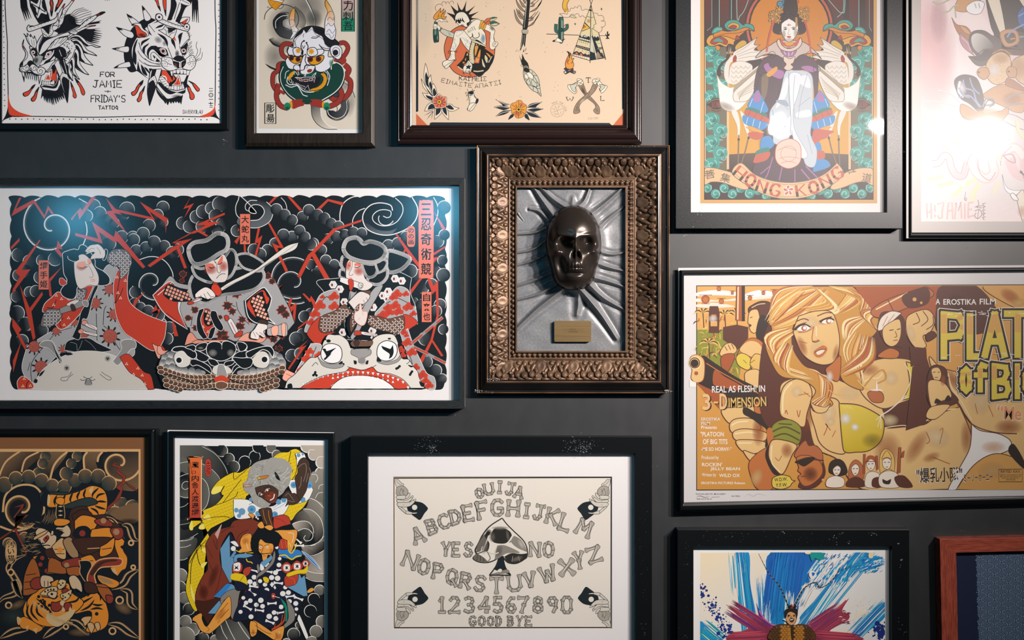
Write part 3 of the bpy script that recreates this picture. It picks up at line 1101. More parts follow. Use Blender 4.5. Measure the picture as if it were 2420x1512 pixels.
# ------------------------------------------------------------------ horned demon mask painting
def art_mask(parent):
	cv = Canvas(.0121, '#dcd8cf', {'k': '#15191b', 'w': '#d6d6d4', 'p': '#cfc4ad', 'r': '#8e2f24', 'd': '#5d1d18', 'g': '#0c3a2e', 'G': '#147a58', 'y': '#d08f16',
								's': '#4a4d4a', 'o': '#c9771c', 'e': '#dadad2', 'pink': '#d9a3a0'}, clip=(590, -200, 860, 322), gain=.66)
	cv.at(540, 0, 4.2).draw('''
p p 262 -600 1360 -600 1360 1340 262 1340
p e 262 -600 300 -600 300 1340 262 1340
p e 262 1275 1360 1285 1360 1340 262 1340
W s .55 760 60 260 240 0
W s .5 560 240 190 220 20
W s .45 460 560 120 160 0
L k 7 355 195 370 130 430 75 540 45 640 75 690 150 690 230 650 290
H s .5 60 660 60 740 130 770 220 740 290
L e 8 735 -60 800 60 850 180 855 260
L k 5 745 -60 812 60 862 180 862 260
G k s 480 250 640 330 590 160! 560 130 500 140 450 200 450 260 490 340 560 375 630 380! 640 290! 560 280 530 230 560 190
W e .7 600 235 55 70 0
L k 7 600 130 520 125 450 190 450 270 500 350 570 380 635 385
L e 6 590 155 530 160 470 210 470 280
L k 7 590 180 540 200 540 260 600 290
W s .7 850 190 90 110 0
H k .8 60 500 470 420 420 400 390
B k 16 405 395 450 440 520 470
B k 18 365 632 420 670 490 695 520 690
W s .4 560 440 120 80 20
''')
	# beer mug at top
	cv.draw('''
O y k 4 400 -40 545 -20 540 20 470 100! 420 60 395 10
o e k 4 415 -20 540 5 535 25 410 0
L o 9 430 60 470 20
L o 9 470 80 510 30
L k 4 400 60 385 75 440 78
L k 5 500 70 530 40 548 55 520 85 490 80
''')
	# swirls lower right
	cv.draw('''
G s p 850 1040 1000 1260 820 1040! 830 1150 880 1230 990 1280! 1080 1282 980 1240 920 1160 915 1060!
L e 8 915 1060 925 1160 985 1240 1080 1275
L k 6 820 1045 830 1150 880 1230 970 1280 1080 1283
G k s 1000 1100 1180 1120 975 1090! 990 1150 1050 1185 1120 1180 1180 1120 1190 1030 1160 970! 1110 1000 1115 1060 1070 1110 1040 1100
L k 6 972 1090 990 1155 1070 1195 1150 1165 1195 1085 1190 1000 1160 960
L e 6 980 1080 1000 1140 1070 1175 1140 1150 1175 1080 1170 1000
L k 6 1030 1095 1070 1110 1080 1070 1060 1050
L k 6 1140 815 1190 850 1230 900 1255 970
W s .5 1060 920 80 60 30
W s .35 1210 1030 60 150 10
W s .4 1160 860 60 60 0
G s k 1020 930 1100 960 1020 930! 1060 890 1110 900 1120 960 1060 980
''')
	# cords
	cv.draw('''
L k 48 630 440 560 435 525 480 540 550 600 590
L r 38 630 440 560 435 525 480 540 550 600 590
L k 48 560 625 500 640 490 700 445 740 440 830 470 890 520 920
L r 38 560 625 500 640 490 700 445 740 440 830 470 890 520 920
L k 52 500 830 480 900 480 980 520 1050 590 1075
L r 42 500 830 480 900 480 980 520 1050 590 1075
L r 30 470 880 560 930
L k 48 1100 430 1150 425 1185 470 1165 530 1110 600
L r 38 1100 430 1150 425 1185 470 1165 530 1110 600
L k 56 1050 580 1110 600 1140 640
L r 46 1050 580 1110 600 1140 640
E r 1145 600 26 32 0
L k 56 1150 640 1195 690 1170 760 1210 810 1205 900 1150 970 1060 990 1010 960
L r 46 1150 640 1195 690 1170 760 1210 810 1205 900 1150 970 1060 990 1010 960
L k 56 1100 870 1125 940 1090 1010 1020 1050 960 1060
L r 46 1100 870 1125 940 1090 1010 1020 1050 960 1060
L d 4 480 720 470 800 490 870
L d 4 1180 700 1175 760 1195 820 1190 880
''')
	# face
	cv.draw('''
O g k 8 570 610 520 680 500 760 520 850 590 950 690 1015 800 1030 940 1000 1060 930 1140 830 1150 720 1120 640 1070 610 1020 640
L e 9 1020 690 1025 640 1070 620 1130 660 1150 740 1120 840 1050 920 920 1000
L e 6 545 660 515 740 530 840 600 940 700 1010
O k k 8 640 430 660 370 700 310 760 270 840 258 940 280 1010 340 1060 390 1100 440 1010 480 800 500 640 460
O w k 7 600 460 640 470 650 390 720 330 750 290 770 320 800 290! 830 265 860 320 930 360 960 430 1010 470 1040 450 1000 500 990 560 1040 570 1020 640 1000 680 930 715 870 700 860 660! 780 640 700 640 660 690! 600 680 570 630 570 590 600 550 580 510
L k 5 640 470 670 460 650 400
L k 4 655 455 670 390 720 340 740 310
L k 4 760 330 800 310 830 290 870 345 940 390 960 440 1005 480
C k 768 295 19
P k 840 280! 930 280 960 320 930 345 880 325
P k 950 385! 1030 420 1090 430 1020 470 980 430
W k .8 910 310 60 25 20
L k 7 820 375 870 378 910 350
L k 5 830 362 870 365 900 340
L k 5 750 335 740 350 745 370
O w k 7 1010 480 1040 450 1090 450 1125 490 1120 560 1085 590 1040 560! 1020 540
O w k 5 1035 500 1060 470 1100 490 1100 540 1060 560
E k 1062 522 28 30 20
W G .7 1020 625 26 40 0
W G .8 760 730 120 30 0
P y 590 555! 640 550 720 560 725 600 680 630 630 620 600 595
L k 7 590 550 640 555 730 560 720 610 670 632 620 610 590 560
P y 780 570! 860 560 940 550 930 600 890 635 830 640 790 610
L k 8 775 570 850 565 942 550 935 600 880 640 820 640 785 600
C d 624 577 26
C k 624 577 14
C d 690 588 26
C k 690 588 14
C d 812 588 28
C k 812 588 14
C d 893 586 28
C k 893 586 14
L k 9 590 548 650 560 720 560 740 500 730 590 715 630
L w 12 640 520 680 550 730 545
O w k 7 640 490 660 475 690 470 725 500 720 545 680 560 650 540
O w k 7 780 520 800 480 850 470 880 500 880 540 830 560 795 550
L k 7 600 470 585 510 600 545 640 545
L k 7 880 490 940 490 940 530 880 555
L k 8 900 440 920 470 960 500 1000 500
L k 6 905 455 960 480 1010 485
C y 692 503 19
C y 822 511 22
D y 6 692 481 692 525 670 503 714 503 677 488 707 488 677 518 707 518 822 487 822 536 797 511 847 511 805 494 839 494 805 528 839 528
L k 9 760 405 730 420 720 470 735 500 720 530
L k 9 770 425 790 460 780 500
L k 9 720 550 740 590 725 640
L k 6 735 450 745 480 760 450
C k 748 406 9
C k 775 424 9
O w k 8 740 560 770 540 760 600 780 660 740 730 710 700 715 640
O w k 7 645 680 660 645 700 650 710 690 690 705
O w k 7 750 690 770 650 830 650 860 660 830 720 760 740 720 730 715 700
P r 780 700 800 685 830 690 820 715 790 720
P r 675 705 690 690 700 715 690 725
L k 5 750 690 760 650 790 640
L k 5 775 680 790 655 820 650
P y 655 700! 610 730 590 780 600 810! 640 750
L y 34 930 725 960 780 940 840 880 885 810 895
L o 4 935 735 950 790 920 850 830 890
L k 6 900 720 980 740 985 810 930 880 810 905
L k 4 870 760 910 740 940 770 910 830 830 880
P k 650 750! 700 740 850 770 910 760 900 830 810 890 740 900 660 840 600 820 600 790
P d 690 765 760 785 860 770 850 800 760 810 700 800
L w 5 660 770 720 770 770 765 860 765
o - w 5 665 765 690 790 690 765
o - w 5 700 780 730 785 735 805 705 800
o - w 5 745 785 790 785 790 805 750 808
o - w 5 800 780 830 778 830 800 805 802
o k w 5 835 775 850 820 860 765
o - w 5 600 800 615 780 630 800 620 825
o - w 5 625 815 645 812 640 835
o - w 5 665 820 700 835 690 850
o - w 5 700 840 760 860 740 880
o k w 6 750 890 790 845 805 905
L e 8 590 760 580 810 610 840 680 840 740 900 800 915 850 910
L e 8 565 840 620 865 680 850 710 890 740 940 785 955
L e 5 650 740 660 710 690 750
L e 5 700 745 690 710
L e 5 750 755 770 730 760 760
L e 5 830 755 870 720 850 760
L e 6 560 780 570 720 600 700
L e 7 975 700 1005 760 980 850
L e 5 940 700 980 730 990 790
P r 625 1000 680 985 740 985! 730 1010 758 1020! 745 1050! 700 1060 650 1080 625 1060
P r 935 1000 880 985 810 985! 830 1010 803 1020! 815 1045! 870 1060 930 1070 945 1040
P y 605 1015 630 1005 635 1065 615 1065
P y 930 1015 955 1015 950 1065 930 1070
E G 585 1055 33 38 0
E G 975 1055 33 40 0
W g .6 585 1075 30 25 0
W g .6 975 1075 30 25 0
''')
	# horns
	cv.draw('''
O w k 5 610 385 650 290 610 240 605 180 620 120 645 85 660 100 655 200 665 260 690 300 640 370
G y w 630 150 630 340 612 240 606 180 620 120 645 85 658 110 652 200 665 270 640 330 630 290
L k 3 610 200 640 195 655 210
L k 3 620 270 640 260 660 240
L k 3 625 330 650 310 680 320
O w k 6 955 300 960 200 985 120 960 50 965 0 990 30 1020 80 1050 160 1050 240 1065 300 1055 380 1020 395 960 350
G y w 990 90 1010 280 975 200 985 120 962 50 967 5 990 35 1018 90 1045 165 1045 250 1000 250
L k 4 985 130 1010 110 1030 120
L k 4 980 200 1005 170 1040 200 1040 170
L k 4 970 260 990 230 1020 260 1050 230
L k 4 975 320 1000 290 1030 330 1060 290
L k 4 965 340 1000 340 1020 380 1050 340
''')
	# stamps
	cv.draw('''
g G pink 1180 200 1180 40 1122 -120 1250 -120 1250 312 1122 312
p G 1122 180 1250 180 1250 312 1122 312
o - k 9 1122 -120 1250 -120 1250 312 1122 312
U k 1140 105 95 100 0 力
U k 1135 205 100 90 0 刺
U k 1140 300 95 85 0 吾
L k 8 1140 20 1220 15
o - k 10 360 1022 470 1022 470 1226 360 1226
U k 372 1118 86 84 0 彫
U k 375 1216 82 84 0 昜
''')
	return cv.build('painted_mask', parent)

art_mask(F2)

# ------------------------------------------------------------------ cream tattoo sheet: punk figure, arrow, tepee, axes
def art_tepee(parent):
	cv = Canvas(.0131, '#e4dedb', {'p': '#d3baa0', 'P': '#d0b597', 'k': '#1d1b1a', 'n': '#16242e', 'r': '#c0633f', 'R': '#c9684d', 'o': '#d08a3a', 'y': '#cfa03c',
								'e': '#e0ccb2', 'g': '#2c5a4e', 'G': '#173a35', 'b': '#8f7a64', 's': '#b9b5a0', 'u': '#6f8ca3', 'm': '#3a2f38', 't': '#c7b78e', 'w': '#d9cdb8'},
				clip=(955, -260, 1490, 300), gain=.7)
	cv.at(0, 0, 1).draw('''
g p P 980 290 1480 -200 960 -260 1490 -260 1490 300 960 300
p n 983 -260 988.5 -260 988.5 263 983 265
p n 1466 -260 1474 -260 1474 258 1470 258
p n 1016 291 1020 289 1440 290.5 1446 296 1446 300 1014 300
p r 983.5 268 1012 298 983.5 298
p r 1475 264 1447 298 1475 298
W w .5 1000 20 30 120 0
''')
	cv.at(1000, 0, 4).draw('''
O r k 6 345 246 397 254 421 262 575 278 651 317 675 397 677 496 651 595 587 667 496 722 397 726 298 683 238 603 206 516 200 437 226 349 270 290
L k 3.6 127 105 113 79 127 48 159 38 175 44 187 56
L k 3.6 175 36 190 16 210 20 218 40
L k 3.6 218 24 238 18 252 40
L k 3.6 254 22 270 8 286 20 286 36
O o k 4.4 109 187 97 167 115 131 139 107 167 75! 163 107 159 119 198 81! 187 119 183 135 212 95! 206 127 194 155 206 159 222 155! 206 179 167 175 147 171 127 187
W y .8 159 163 36 20 0
L k 4 149 131 143 151 145 163
L k 4 177 135 171 151 173 167
O w k 3.6 109 216 115 198 139 183 167 175 198 190 214 187 234 208! 198 202 171 206 151 194 131 216
W g .7 119 214 16 8 0
P k 258 46! 329 103 321 18! 365 95 411 4! 405 107 494 52! 433 135 528 109! 456 165 532 173! 460 187 448 206 413 254! 373 222 302 198 278 167 218 117! 290 137 298 135
O w k 3.2 306 202! 302 167 317 131 345 115 381 115 409 135 429 167 440 202 413 222 421 254 397 258! 381 238 369 230 345 246! 317 214
D k 1.6 317 159 329 147 341 135 357 131 369 139 381 135 393 147 325 171 349 155 365 151 381 155 397 159 337 167 405 175 357 123 373 125 413 159
P k 306 222! 313 179 329 206 329 171 345 194 349 167 365 194 369 163 381 190 397 214! 377 206 369 198 357 202 345 190 337 198 325 190 317 214
P k 329 214 341 198 357 206 349 222
l k 4 357 238 381 242
L k 4.8 393 254 421 254 429 222
O w k 4.4 421 254! 464 206 504 183 536 190 587 222 619 234 667 270 679 294 667 341 675 389 706 413 690 440 667 468 639 464 627 429 635 306! 575 278 563 274 587 317 595 397 591 437! 456 377 381 290! 405 274
L k 4.8 556 270 587 317 595 377 593 421
L k 6 440 357 464 345 464 313
L k 6 468 325 476 357 512 357 532 337 524 306
W s .6 476 373 48 16 10
W u .8 567 365 24 48 0
L u 3.2 548 317 567 349 540 373 575 401
L u 3.2 571 329 579 365 563 389 587 409
W k .6 651 270 32 20 40
L u 2.4 635 317 643 329 631 345 647 353 631 373 639 389
O w k 3.6 655 425 667 397 698 397 706 413 690 437 667 440
L k 3.2 675 429 690 405 671 413 667 433
L k 12 421 250 440 230 460 202
D w 2.8 427 248 435 238 442 229 450 218 457 206
O y k 4 528 266 548 198 563 194 571 202 540 270
O o k 3.2 544 262 563 214 595 226 571 274
O y k 4 563 278 587 222 599 226 579 278
O g k 3.6 635 206! 675 200 724 224! 683 244 639 238
P t 631 238! 675 222 714 224! 683 240
O t k 3.6 591 202! 627 171 667 161 702 165! 675 190 635 198
P g 619 183! 659 163 702 165! 659 179
O r k 3.6 575 206! 603 175 635 175 627 198 595 222
O r k 3.6 587 222 619 198 635 214 611 230
O k k 4.8 448 587! 488 381 587 437 583 460 667 528 651 587 619 651 583 683 532 722 456 675 381 651 321 619! 381 556 413 488
O s k 4.4 159 262! 151 286 214 337 286 359! 294 317 190 274
O w k 4.4 286 359! 298 310 317 290 357 286 389 294 460 381! 437 488! 381 421 349 357! 345 409 310 472! 298 484 254 480! 278 397
L k 3.2 107 230 143 238 163 262
O w k 4 135 230 163 258 155 286 131 286 131 246
L k 14 155 290 179 262
D w 3.2 158 283 167 275 177 267
L u 3.2 226 302 254 310 262 329 238 333
L k 2.4 238 313 254 329
L u 3.2 313 310 337 294 381 298 353 325 325 345 313 329
L u 3.2 357 357 381 361 401 389 425 381 437 413
L u 3.6 401 361 421 397 397 421 429 448
L u 3.2 286 381 302 365 294 401 313 433 278 448 294 476
L u 2.8 274 456 302 460 310 417
O w k 4.4 262 486 298 488 302 528 306 556 310 567 278 575 226 567! 238 556 258 516
O w k 4.4 226 567 254 571 306 563! 274 595 222 647 198 631 183 607 190 583
L k 4 198 631 246 599 302 563
l k 2.8 254 512 274 516
l k 2.8 250 528 270 532
l k 2.8 246 544 266 548
L k 3.2 258 488 242 480 238 504 258 496
L k 3.2 302 484 321 480 317 496 298 488
G t s 456 476 492 476 440 587! 437 496 464 393 496 385 480 476 484 595
L k 4.4 437 587 433 496 456 389
L k 5 488 587 476 496 496 397
P o 492 437 520 437 512 476 496 528 488 496
D k 2.4 502 448 500 468 498 488 496 508
P o 532 476 542 472 536 544 512 540
o R k 3.2 496 536 540 544 528 599 480 595
D y 7 506 560 520 563 504 575 516 579
P t 587 520 611 556 603 595 583 556
P o 595 500 619 532 643 556 627 516
P t 556 556 571 587 587 635 563 619
P g 603 563 619 587 627 571
l w 6 651 532 619 591
l k 2.4 655 548 635 544
l k 2.4 647 563 631 558
l k 2.4 639 579 623 571
L k 2.8 607 508 635 520 659 532
p t 500 413 512 421 498 427
p t 524 413 540 421 526 429
O t k 3.6 464 377 516 393 595 433 591 444 516 413 460 393
p o 393 563 409 540 401 579
p o 373 583 397 587 377 603
p t 409 524 417 500 425 524
p R 381 619 397 595 409 611
L t 10 329 627 357 651 397 671
L t 11 476 671 516 675 571 667
l k 2.8 437 413 464 421
l k 2.8 456 444 440 440
l k 2.8 456 468 438 464
l k 2.8 452 492 437 488
l k 2.8 452 516 435 512
l k 2.8 452 540 437 536
l k 2.8 456 563 437 560
O g k 4.8 95 302 103 270 135 266 145 302 147 389 131 397 103 395
P G 99 341 119 329 147 341 147 389 127 395 103 393
W w .5 115 306 6 32 0
W w .5 135 357 6 28 0
O w k 3.2 97 238 115 222 131 234 127 274 103 274
l k 2.8 99 250 127 252
l k 2.8 101 262 127 264
O g k 3.2 105 222 111 202 131 210 137 226
''')
	cv.at(1000, 0, 4)
	letters(cv, 'ANTI', 418.7, 265.9, 71.4, 31.7, 'k', 3.2, .3, -27)
	cv.draw('''
D k 2.8 593 24 613 32 591 54 600 63 761 72 731 97 24 134 26 163 21 194 768 260 811 369 785 490 781 537 117 516 111 538
''')
	# lower leg, lettering, flowers
	cv.at(980, 140, 4).draw('''
O w k 4 508 8! 484 44 460 75 460 111 472 127 524 127 540 87 544 52
P n 480 99! 492 75 476 60! 500 63 512 44! 516 60 544 60! 524 75 528 99! 504 87
L k 3.2 480 60 496 48 508 28 524 60
L k 4 462 115 460 127 468 143
L k 4 528 127 520 139 538 159
l k 3.2 478 206 486 226
l k 3.2 552 210 548 238
''')
	letters(cv, 'ACAB', 470.2, 105.2, 55.6, 19.8, 'n', 3.6, .25)
	letters(cv, 'KAI', 421.4, 160.7, 99.2, 39.7, 'k', 5.2, .35, 3)
	cv.draw('l k 4.8 530 165 526 175')
	letters(cv, 'MEIΣ', 543.7, 166.7, 134.9, 37.7, 'k', 5.2, .3, -1)
	letters(cv, 'EIMAΣTE', 254, 210.3, 287.7, 37.7, 'k', 5.2, .35, 10, -7.9)
	letters(cv, 'AΠATΣI', 567.5, 222.2, 246, 37.7, 'k', 5.2, .35, -9.5, -6)
	cv.draw('''
O w k 4.4 508 310! 516 429 496 468 500 480 516 484! 571 413 587 417 603 385! 571 357 548 302
P n 512 306 548 300 552 329 512 325
W n .6 532 329 24 24 0
O w k 4.4 516 429 548 411 575 413! 556 448 524 480 500 480
O w k 4 516 482 575 415 583 421 556 468 528 490
O n k 3.6 575 413 587 373 603 383 591 415
W n .5 571 357 28 8 50
L k 3.6 504 329 480 325 484 313 508 321 488 349 508 341 504 373 492 389
L k 3.6 552 302 567 290 556 306
l k 3.2 516 345 532 345
l k 3.2 516 361 532 361
l k 3.2 516 377 532 377
l k 3.2 516 393 532 393
l k 3.2 516 407 532 407
l k 4 496 280 508 310
l k 4 544 278 548 302
O e k 4.4 101 36! 87 139 99 238 111 270! 62 183! 79 258 127 325 71 315! 103 365 167 401! 214 333! 198 266 175 226! 167 238 151 143! 135 167 119 87
P n 109 119! 99 151 101 206 111 246 139 278 175 357! 163 310 135 254 133 198 137 171 127 167
P n 95 246! 131 294 175 353 139 325
P n 149 206! 137 230 143 270 167 310 167 254
P n 183 270! 171 302 179 349 206 329 198 294
P n 103 337! 119 365 167 393! 171 361
L e 3.6 133 183 133 238 159 302
L e 3.6 175 246 167 286 175 349
O e k 4.4 91 490! 123 429 171 409 190 464! 151 484
P n 123 478! 135 440 167 421 187 460
O e k 4.4 190 468! 187 571! 254 508 250 468
P n 200 470! 198 536! 238 504 244 468
O e k 4.4 258 468! 262 508 321 575! 317 496 298 452
P n 264 460! 270 496 306 536! 302 484 290 456
O e k 4.4 298 425! 345 425 373 448 423 462! 365 490 313 480
P n 302 440! 337 433 375 472! 349 476 313 464
l n 4.8 171 488 111 522
l n 4.8 175 492 127 552
l n 4 175 492 161 548
D k 3.2 99 526 120 562 161 559
O e k 4 198 357 214 337 230 327 258 349 298 357 302 381 300 421 294 452 254 460 198 464 183 433 167 397 171 369
P R 198 361! 230 337 258 357 294 357! 294 389 298 413! 290 448 258 452! 230 460 198 456! 187 429 171 397! 175 373
L k 5 230 349 232 401
L k 5 198 361 222 385
L k 5 262 353 242 381
L k 5 282 377 254 397
L k 5 187 391 214 397
L k 5 294 405 254 405
L k 5 175 421 214 413
L k 5 278 431 250 413
L k 5 210 448 222 425
L k 5 246 452 242 425
O y k 2.8 232 383 252 393 252 413 234 425 214 415 214 393
C k 231 403 8
D k 2.8 798 117 785 129 804 147 397 365 402 378 800 345 427 278
''')
	# broken arrow
	cv.at(1200, 0, 10.080)
	for (x0, y0, x1, y1, x2, y2) in ((150, 220, 200, 430, 370, 620), (205, 200, 250, 340, 390, 470), (255, 230, 300, 330, 400, 420), (770, 290, 680, 480, 470, 640),
									(730, 260, 640, 400, 480, 510), (665, 290, 600, 380, 490, 440), (190, -20, 250, 130, 420, 290), (270, -20, 330, 90, 430, 180), (350, -20, 400, 40, 450, 70),
									(820, -20, 760, 140, 520, 290), (760, -20, 660, 90, 530, 160), (700, -20, 620, 40, 540, 90),
									(190, -300, 250, -150, 440, 0), (820, -300, 760, -150, 540, 0), (260, -320, 320, -220, 440, -110), (760, -320, 700, -220, 540, -110)):
		mx, my = (x1 + x2) / 2 + (25 if x0 > 500 else -25), (y1 + y2) / 2 + 25
		cv.draw(f'O b k 10 {x0} {y0}! {x1 - 16} {y1} {mx} {my} {x2} {y2}! {x1 + 30 if x0 < 500 else x1 - 10} {y1 - 10}')
	cv.at(1200, 0, 4)
	cv.draw('''
O k k 4 177 -198 214 -198 210 0 202 111 187 258 159 278 143 262 163 111 179 0
L s 6 179 12 171 99 155 262
W g .5 159 222 8 63 5
O s k 4 137 282 187 284 183 317 139 313
l k 4 139 290 185 296
l k 4 139 304 183 308
P k 137 317! 175 321! 163 444! 147 413! 127 464 115 482! 127 397
L s 2.8 143 329 135 397 123 456
L s 2.4 159 329 155 377 151 421
p k 73 490 87 468 89 470 75 492
p k 93 480 105 484 104 487 93 484
p k 143 492 155 460 155 490
p k 165 480 173 450 175 456 169 482
p k 163 504 188 504 188 510 163 508
P k 101 506! 131 563 135 504! 171 595 139 619 111 532
L s 2.8 123 556 139 587 147 619
''')
	cv.at(1200, 140, 4).draw('''
P k 127 0! 167 8 198 60 202 119! 175 123 151 103 139 40
O - k 3.2 123 60 139 44 143 71
O - k 3.2 175 32 190 36 187 52
L s 3.6 147 71 171 63 194 75
L s 3.6 151 83 175 75 198 87
O s k 4.4 151 91! 145 131 157 190 190 246 234 294 278 317 317 353! 306 278 294 194 274 151 238 111 206 91! 202 119 187 123 175 131 159 127
P w 179 135 206 127 238 155 234 187 202 175
P w 167 147 190 159 190 187 163 175
L k 4 159 135 159 171 190 190 190 155 171 135
L k 4 202 119 238 151 238 190 198 171
L k 4 234 115 234 147 274 155
L k 4 242 155 274 206 270 226 234 190
L k 4 190 190 175 218 206 246 214 226 198 179
L k 4 226 194 226 238 274 262 274 230
L k 4 274 210 298 246 274 254 274 278 306 274
L k 4 206 246 238 258 242 294
L k 4 238 254 274 274 286 306 278 317
L k 4 286 306 306 329
L k 3.6 155 183 179 202
''')
	# moon, cloud, cactus, tepee, stars, fire
	cv.at(1200, 0, 4).draw('''
O y k 4.8 540 -24! 520 24 520 79 556 131! 567 111 575 103! 560 60 567 24 595 -24!
W o .5 548 103 24 36 0
P p 516 135 563 107 635 60 683 60 714 95 762 91 746 159 675 151 587 159 536 163
L k 3.6 488 131 528 127 548 131 563 135 567 111 587 103 595 79 623 79 635 63 659 75 667 56 690 60 698 95 718 95 734 87 766 95
L k 3.6 488 131 512 147 520 159 548 165 587 159 595 139 619 135 631 145 647 131 667 131 683 159 706 147 726 163 742 163
O t k 3.6 583 155! 607 143 651 167! 623 169
L k 3.6 810 123 845 127 857 147 893 147 909 175 905 194 885 198 917 202 921 238 893 258 881 254 893 262 885 294 861 308 817 313 802 333
l k 6 365 321 675 333
l k 4.8 869 337 960 338
L k 4 881 198 897 198
p k 886 67 890 83 897 86 890 89 887 105 883 89 873 86 882 83
p k 637 210 640 224 651 227 640 230 637 243 633 230 623 227 633 224
L k 33 456 226 456 290 484 306
L g 25 456 226 456 290 484 306
L k 31 558 226 560 262 528 286 500 286
L g 22 558 226 560 262 528 286 500 286
O g k 4 480 381 482 183 504 163 526 183 524 389
P G 482 381 484 190 496 179 504 381
L s 4 510 187 508 377
L s 2.8 520 198 518 373
P G 500 262 528 274 528 294 500 302
W r .9 537 243 8 10 0
O w k 4 421 389! 444 377 456 381 468 357 508 381 520 403!
P k 421 391! 448 377 440 397
P k 520 389! 544 365 528 369 532 353 520 369
O k k 2.4 925 317 929 329 938 333 938 302 948 298 948 325 960 317 960 333 948 341 948 353 960 365 925 365 938 353 925 333
o t k 4.8 784 52 611 524 772 571 917 548 859 310 790 262
p t 790 52 833 226 817 238 810 262 786 270
l k 4.8 788 52 835 226
L k 3.6 835 226 813 238 815 262 794 274 798 317 802 333
l k 6 786 52 778 595
l k 4.8 770 -24 790 52
l k 4.8 810 -24 784 52
l k 4 774 0 788 36
P k 764 95 786 87 796 103 786 107
l k 4 750 155 794 167 813 159
W r .5 766 198 24 24 0
p k 726 206 782 266 702 298 700 290 766 266 726 218
p y 726 220 772 265 702 292
p k 720 234 742 254 710 270
p R 724 240 736 254 714 264
p n 683 329 706 341 726 329 746 349 766 341 776 353 776 397 671 365
p s 687 337 702 353 710 345 690 333
p s 714 345 726 335 746 357
p w 671 363 776 393 776 381 675 353
l k 6 671 371 776 401
l k 4 683 353 681 385
l k 4 702 357 700 389
l k 4 722 365 720 397
l k 4 742 371 740 401
l k 4 762 377 760 405
D k 3.6 681 395 698 399 716 405 736 411 754 415
p m 651 423 776 456 776 486 641 444
l t 3.2 651 444 663 433 675 450 687 438 698 456 710 444 722 462 734 452 746 468 758 458 770 474
D k 3.6 667 472 706 482 740 493 764 499
p m 623 492 655 482 671 496 694 490 714 512 734 504 750 520 762 512 774 516 774 544 619 512
p R 635 510 651 492 667 516
p R 679 520 694 500 710 530
l w 9 619 520 772 560
l k 3.2 627 516 625 528
l k 3.2 647 520 645 534
l k 3.2 667 526 665 540
l k 3.2 687 532 685 546
l k 3.2 706 536 704 550
l k 3.2 726 542 724 556
l k 3.2 746 548 744 562
p n 780 310 837 563 774 571
p s 788 317 817 500 778 484
p n 802 333 794 341 849 556 901 548
p b 839 500 853 488 893 546 837 554
p n 810 357 823 341 837 357 849 341 865 357 869 381 817 389
l k 3.6 825 369 829 397
l k 3.6 845 369 849 397
D k 3.6 839 415 855 411 871 409
p m 845 452 889 444 893 464 849 472
l t 3.2 849 464 859 456 869 464 879 452 889 460
p m 869 528 889 492 909 532 913 548
l k 6 859 310 927 565
l k 4.8 611 524 772 571 917 548
l k 4 857 476 909 548
D k 2.8 11 369 338 403 369 448 354 485 354 497 520 493 561 425
''')
	cv.at(1200, 140, 4).draw('''
O o k 4.4 544 40! 556 0 575 -40 577 -67 556 -75! 587 -63 591 -32 595 -60! 607 -24 603 0 619 -8 627 -12! 615 20 625 48 611 87 567 91 548 71
W R .7 563 8 12 36 10
L k 4.4 583 0 567 24 573 48
L k 4.4 595 36 607 36 611 16
P k 558 -75! 583 -60 587 -12 579 -12 575 -48
O m k 3.2 532 91 548 79 563 91 635 111 643 123 631 137 611 131 548 103
O m k 3.2 530 119 548 107 611 87 619 99 563 135 544 139
E s 544 123 10 10 0
E b 629 123 11 11 0
R k 2 629 123 6
W s .5 583 103 20 8 -20
O w k 4 567 242! 619 234 655 210 675 222 675 250 651 250 643 270 655 302! 635 327 595 302 571 270
O s k 3.6 585 242! 623 236 651 222 651 250 639 270 643 302 635 313! 607 290
O b k 4 675 246 714 238 746 317 778 349 833 409 865 456 869 500 861 518 833 512 810 484 829 456 817 421 754 369 722 333 683 278
W m .6 714 298 16 40 -30
L k 2.8 690 254 702 278 710 254 726 294
L k 2.8 698 294 734 329 730 310
L k 2.8 774 369 817 405 841 440
L k 2.8 833 468 841 496
L k 2.8 845 464 851 500
O w k 4 825 238! 869 254 877 270 865 282 885 321! 913 302 944 258! 933 250 897 238 869 206 833 214
O s k 3.6 865 234! 921 254 877 302! 869 278 881 262
O b k 4 810 230 849 242 833 286 794 333 734 381 690 417 675 456 683 496 655 512 623 508 631 456 667 397 734 337 778 294
W e .5 706 389 48 16 -40
L k 2.8 806 254 833 254 817 286
L k 2.8 778 310 754 349 714 377
L k 2.8 722 357 675 405 651 456
L k 2.8 667 444 651 492
L k 2.8 655 452 639 488
L k 2.8 675 468 667 496
O w k 3.6 651 194 667 183 694 187 698 198 663 202
O e k 4 655 218! 671 202 702 194 718 234! 675 250
L k 4 671 250 706 198
L k 4 659 214 714 234
O w k 3.6 829 190 845 179 869 183 871 194 837 198
O e k 4 798 218! 813 187 869 198! 849 222 825 238
L k 4 802 222 865 206
L k 4 825 194 849 238
''')
	letters(cv, 'T', 738.9, 174.6, 43.7, 45.6, 'k', 6.7)
	letters(cv, 'W', 551.6, 359.1, 71.4, 33.7, 'k', 6.7)
	letters(cv, 'L', 879, 349.2, 31.7, 41.7, 'k', 6.7)
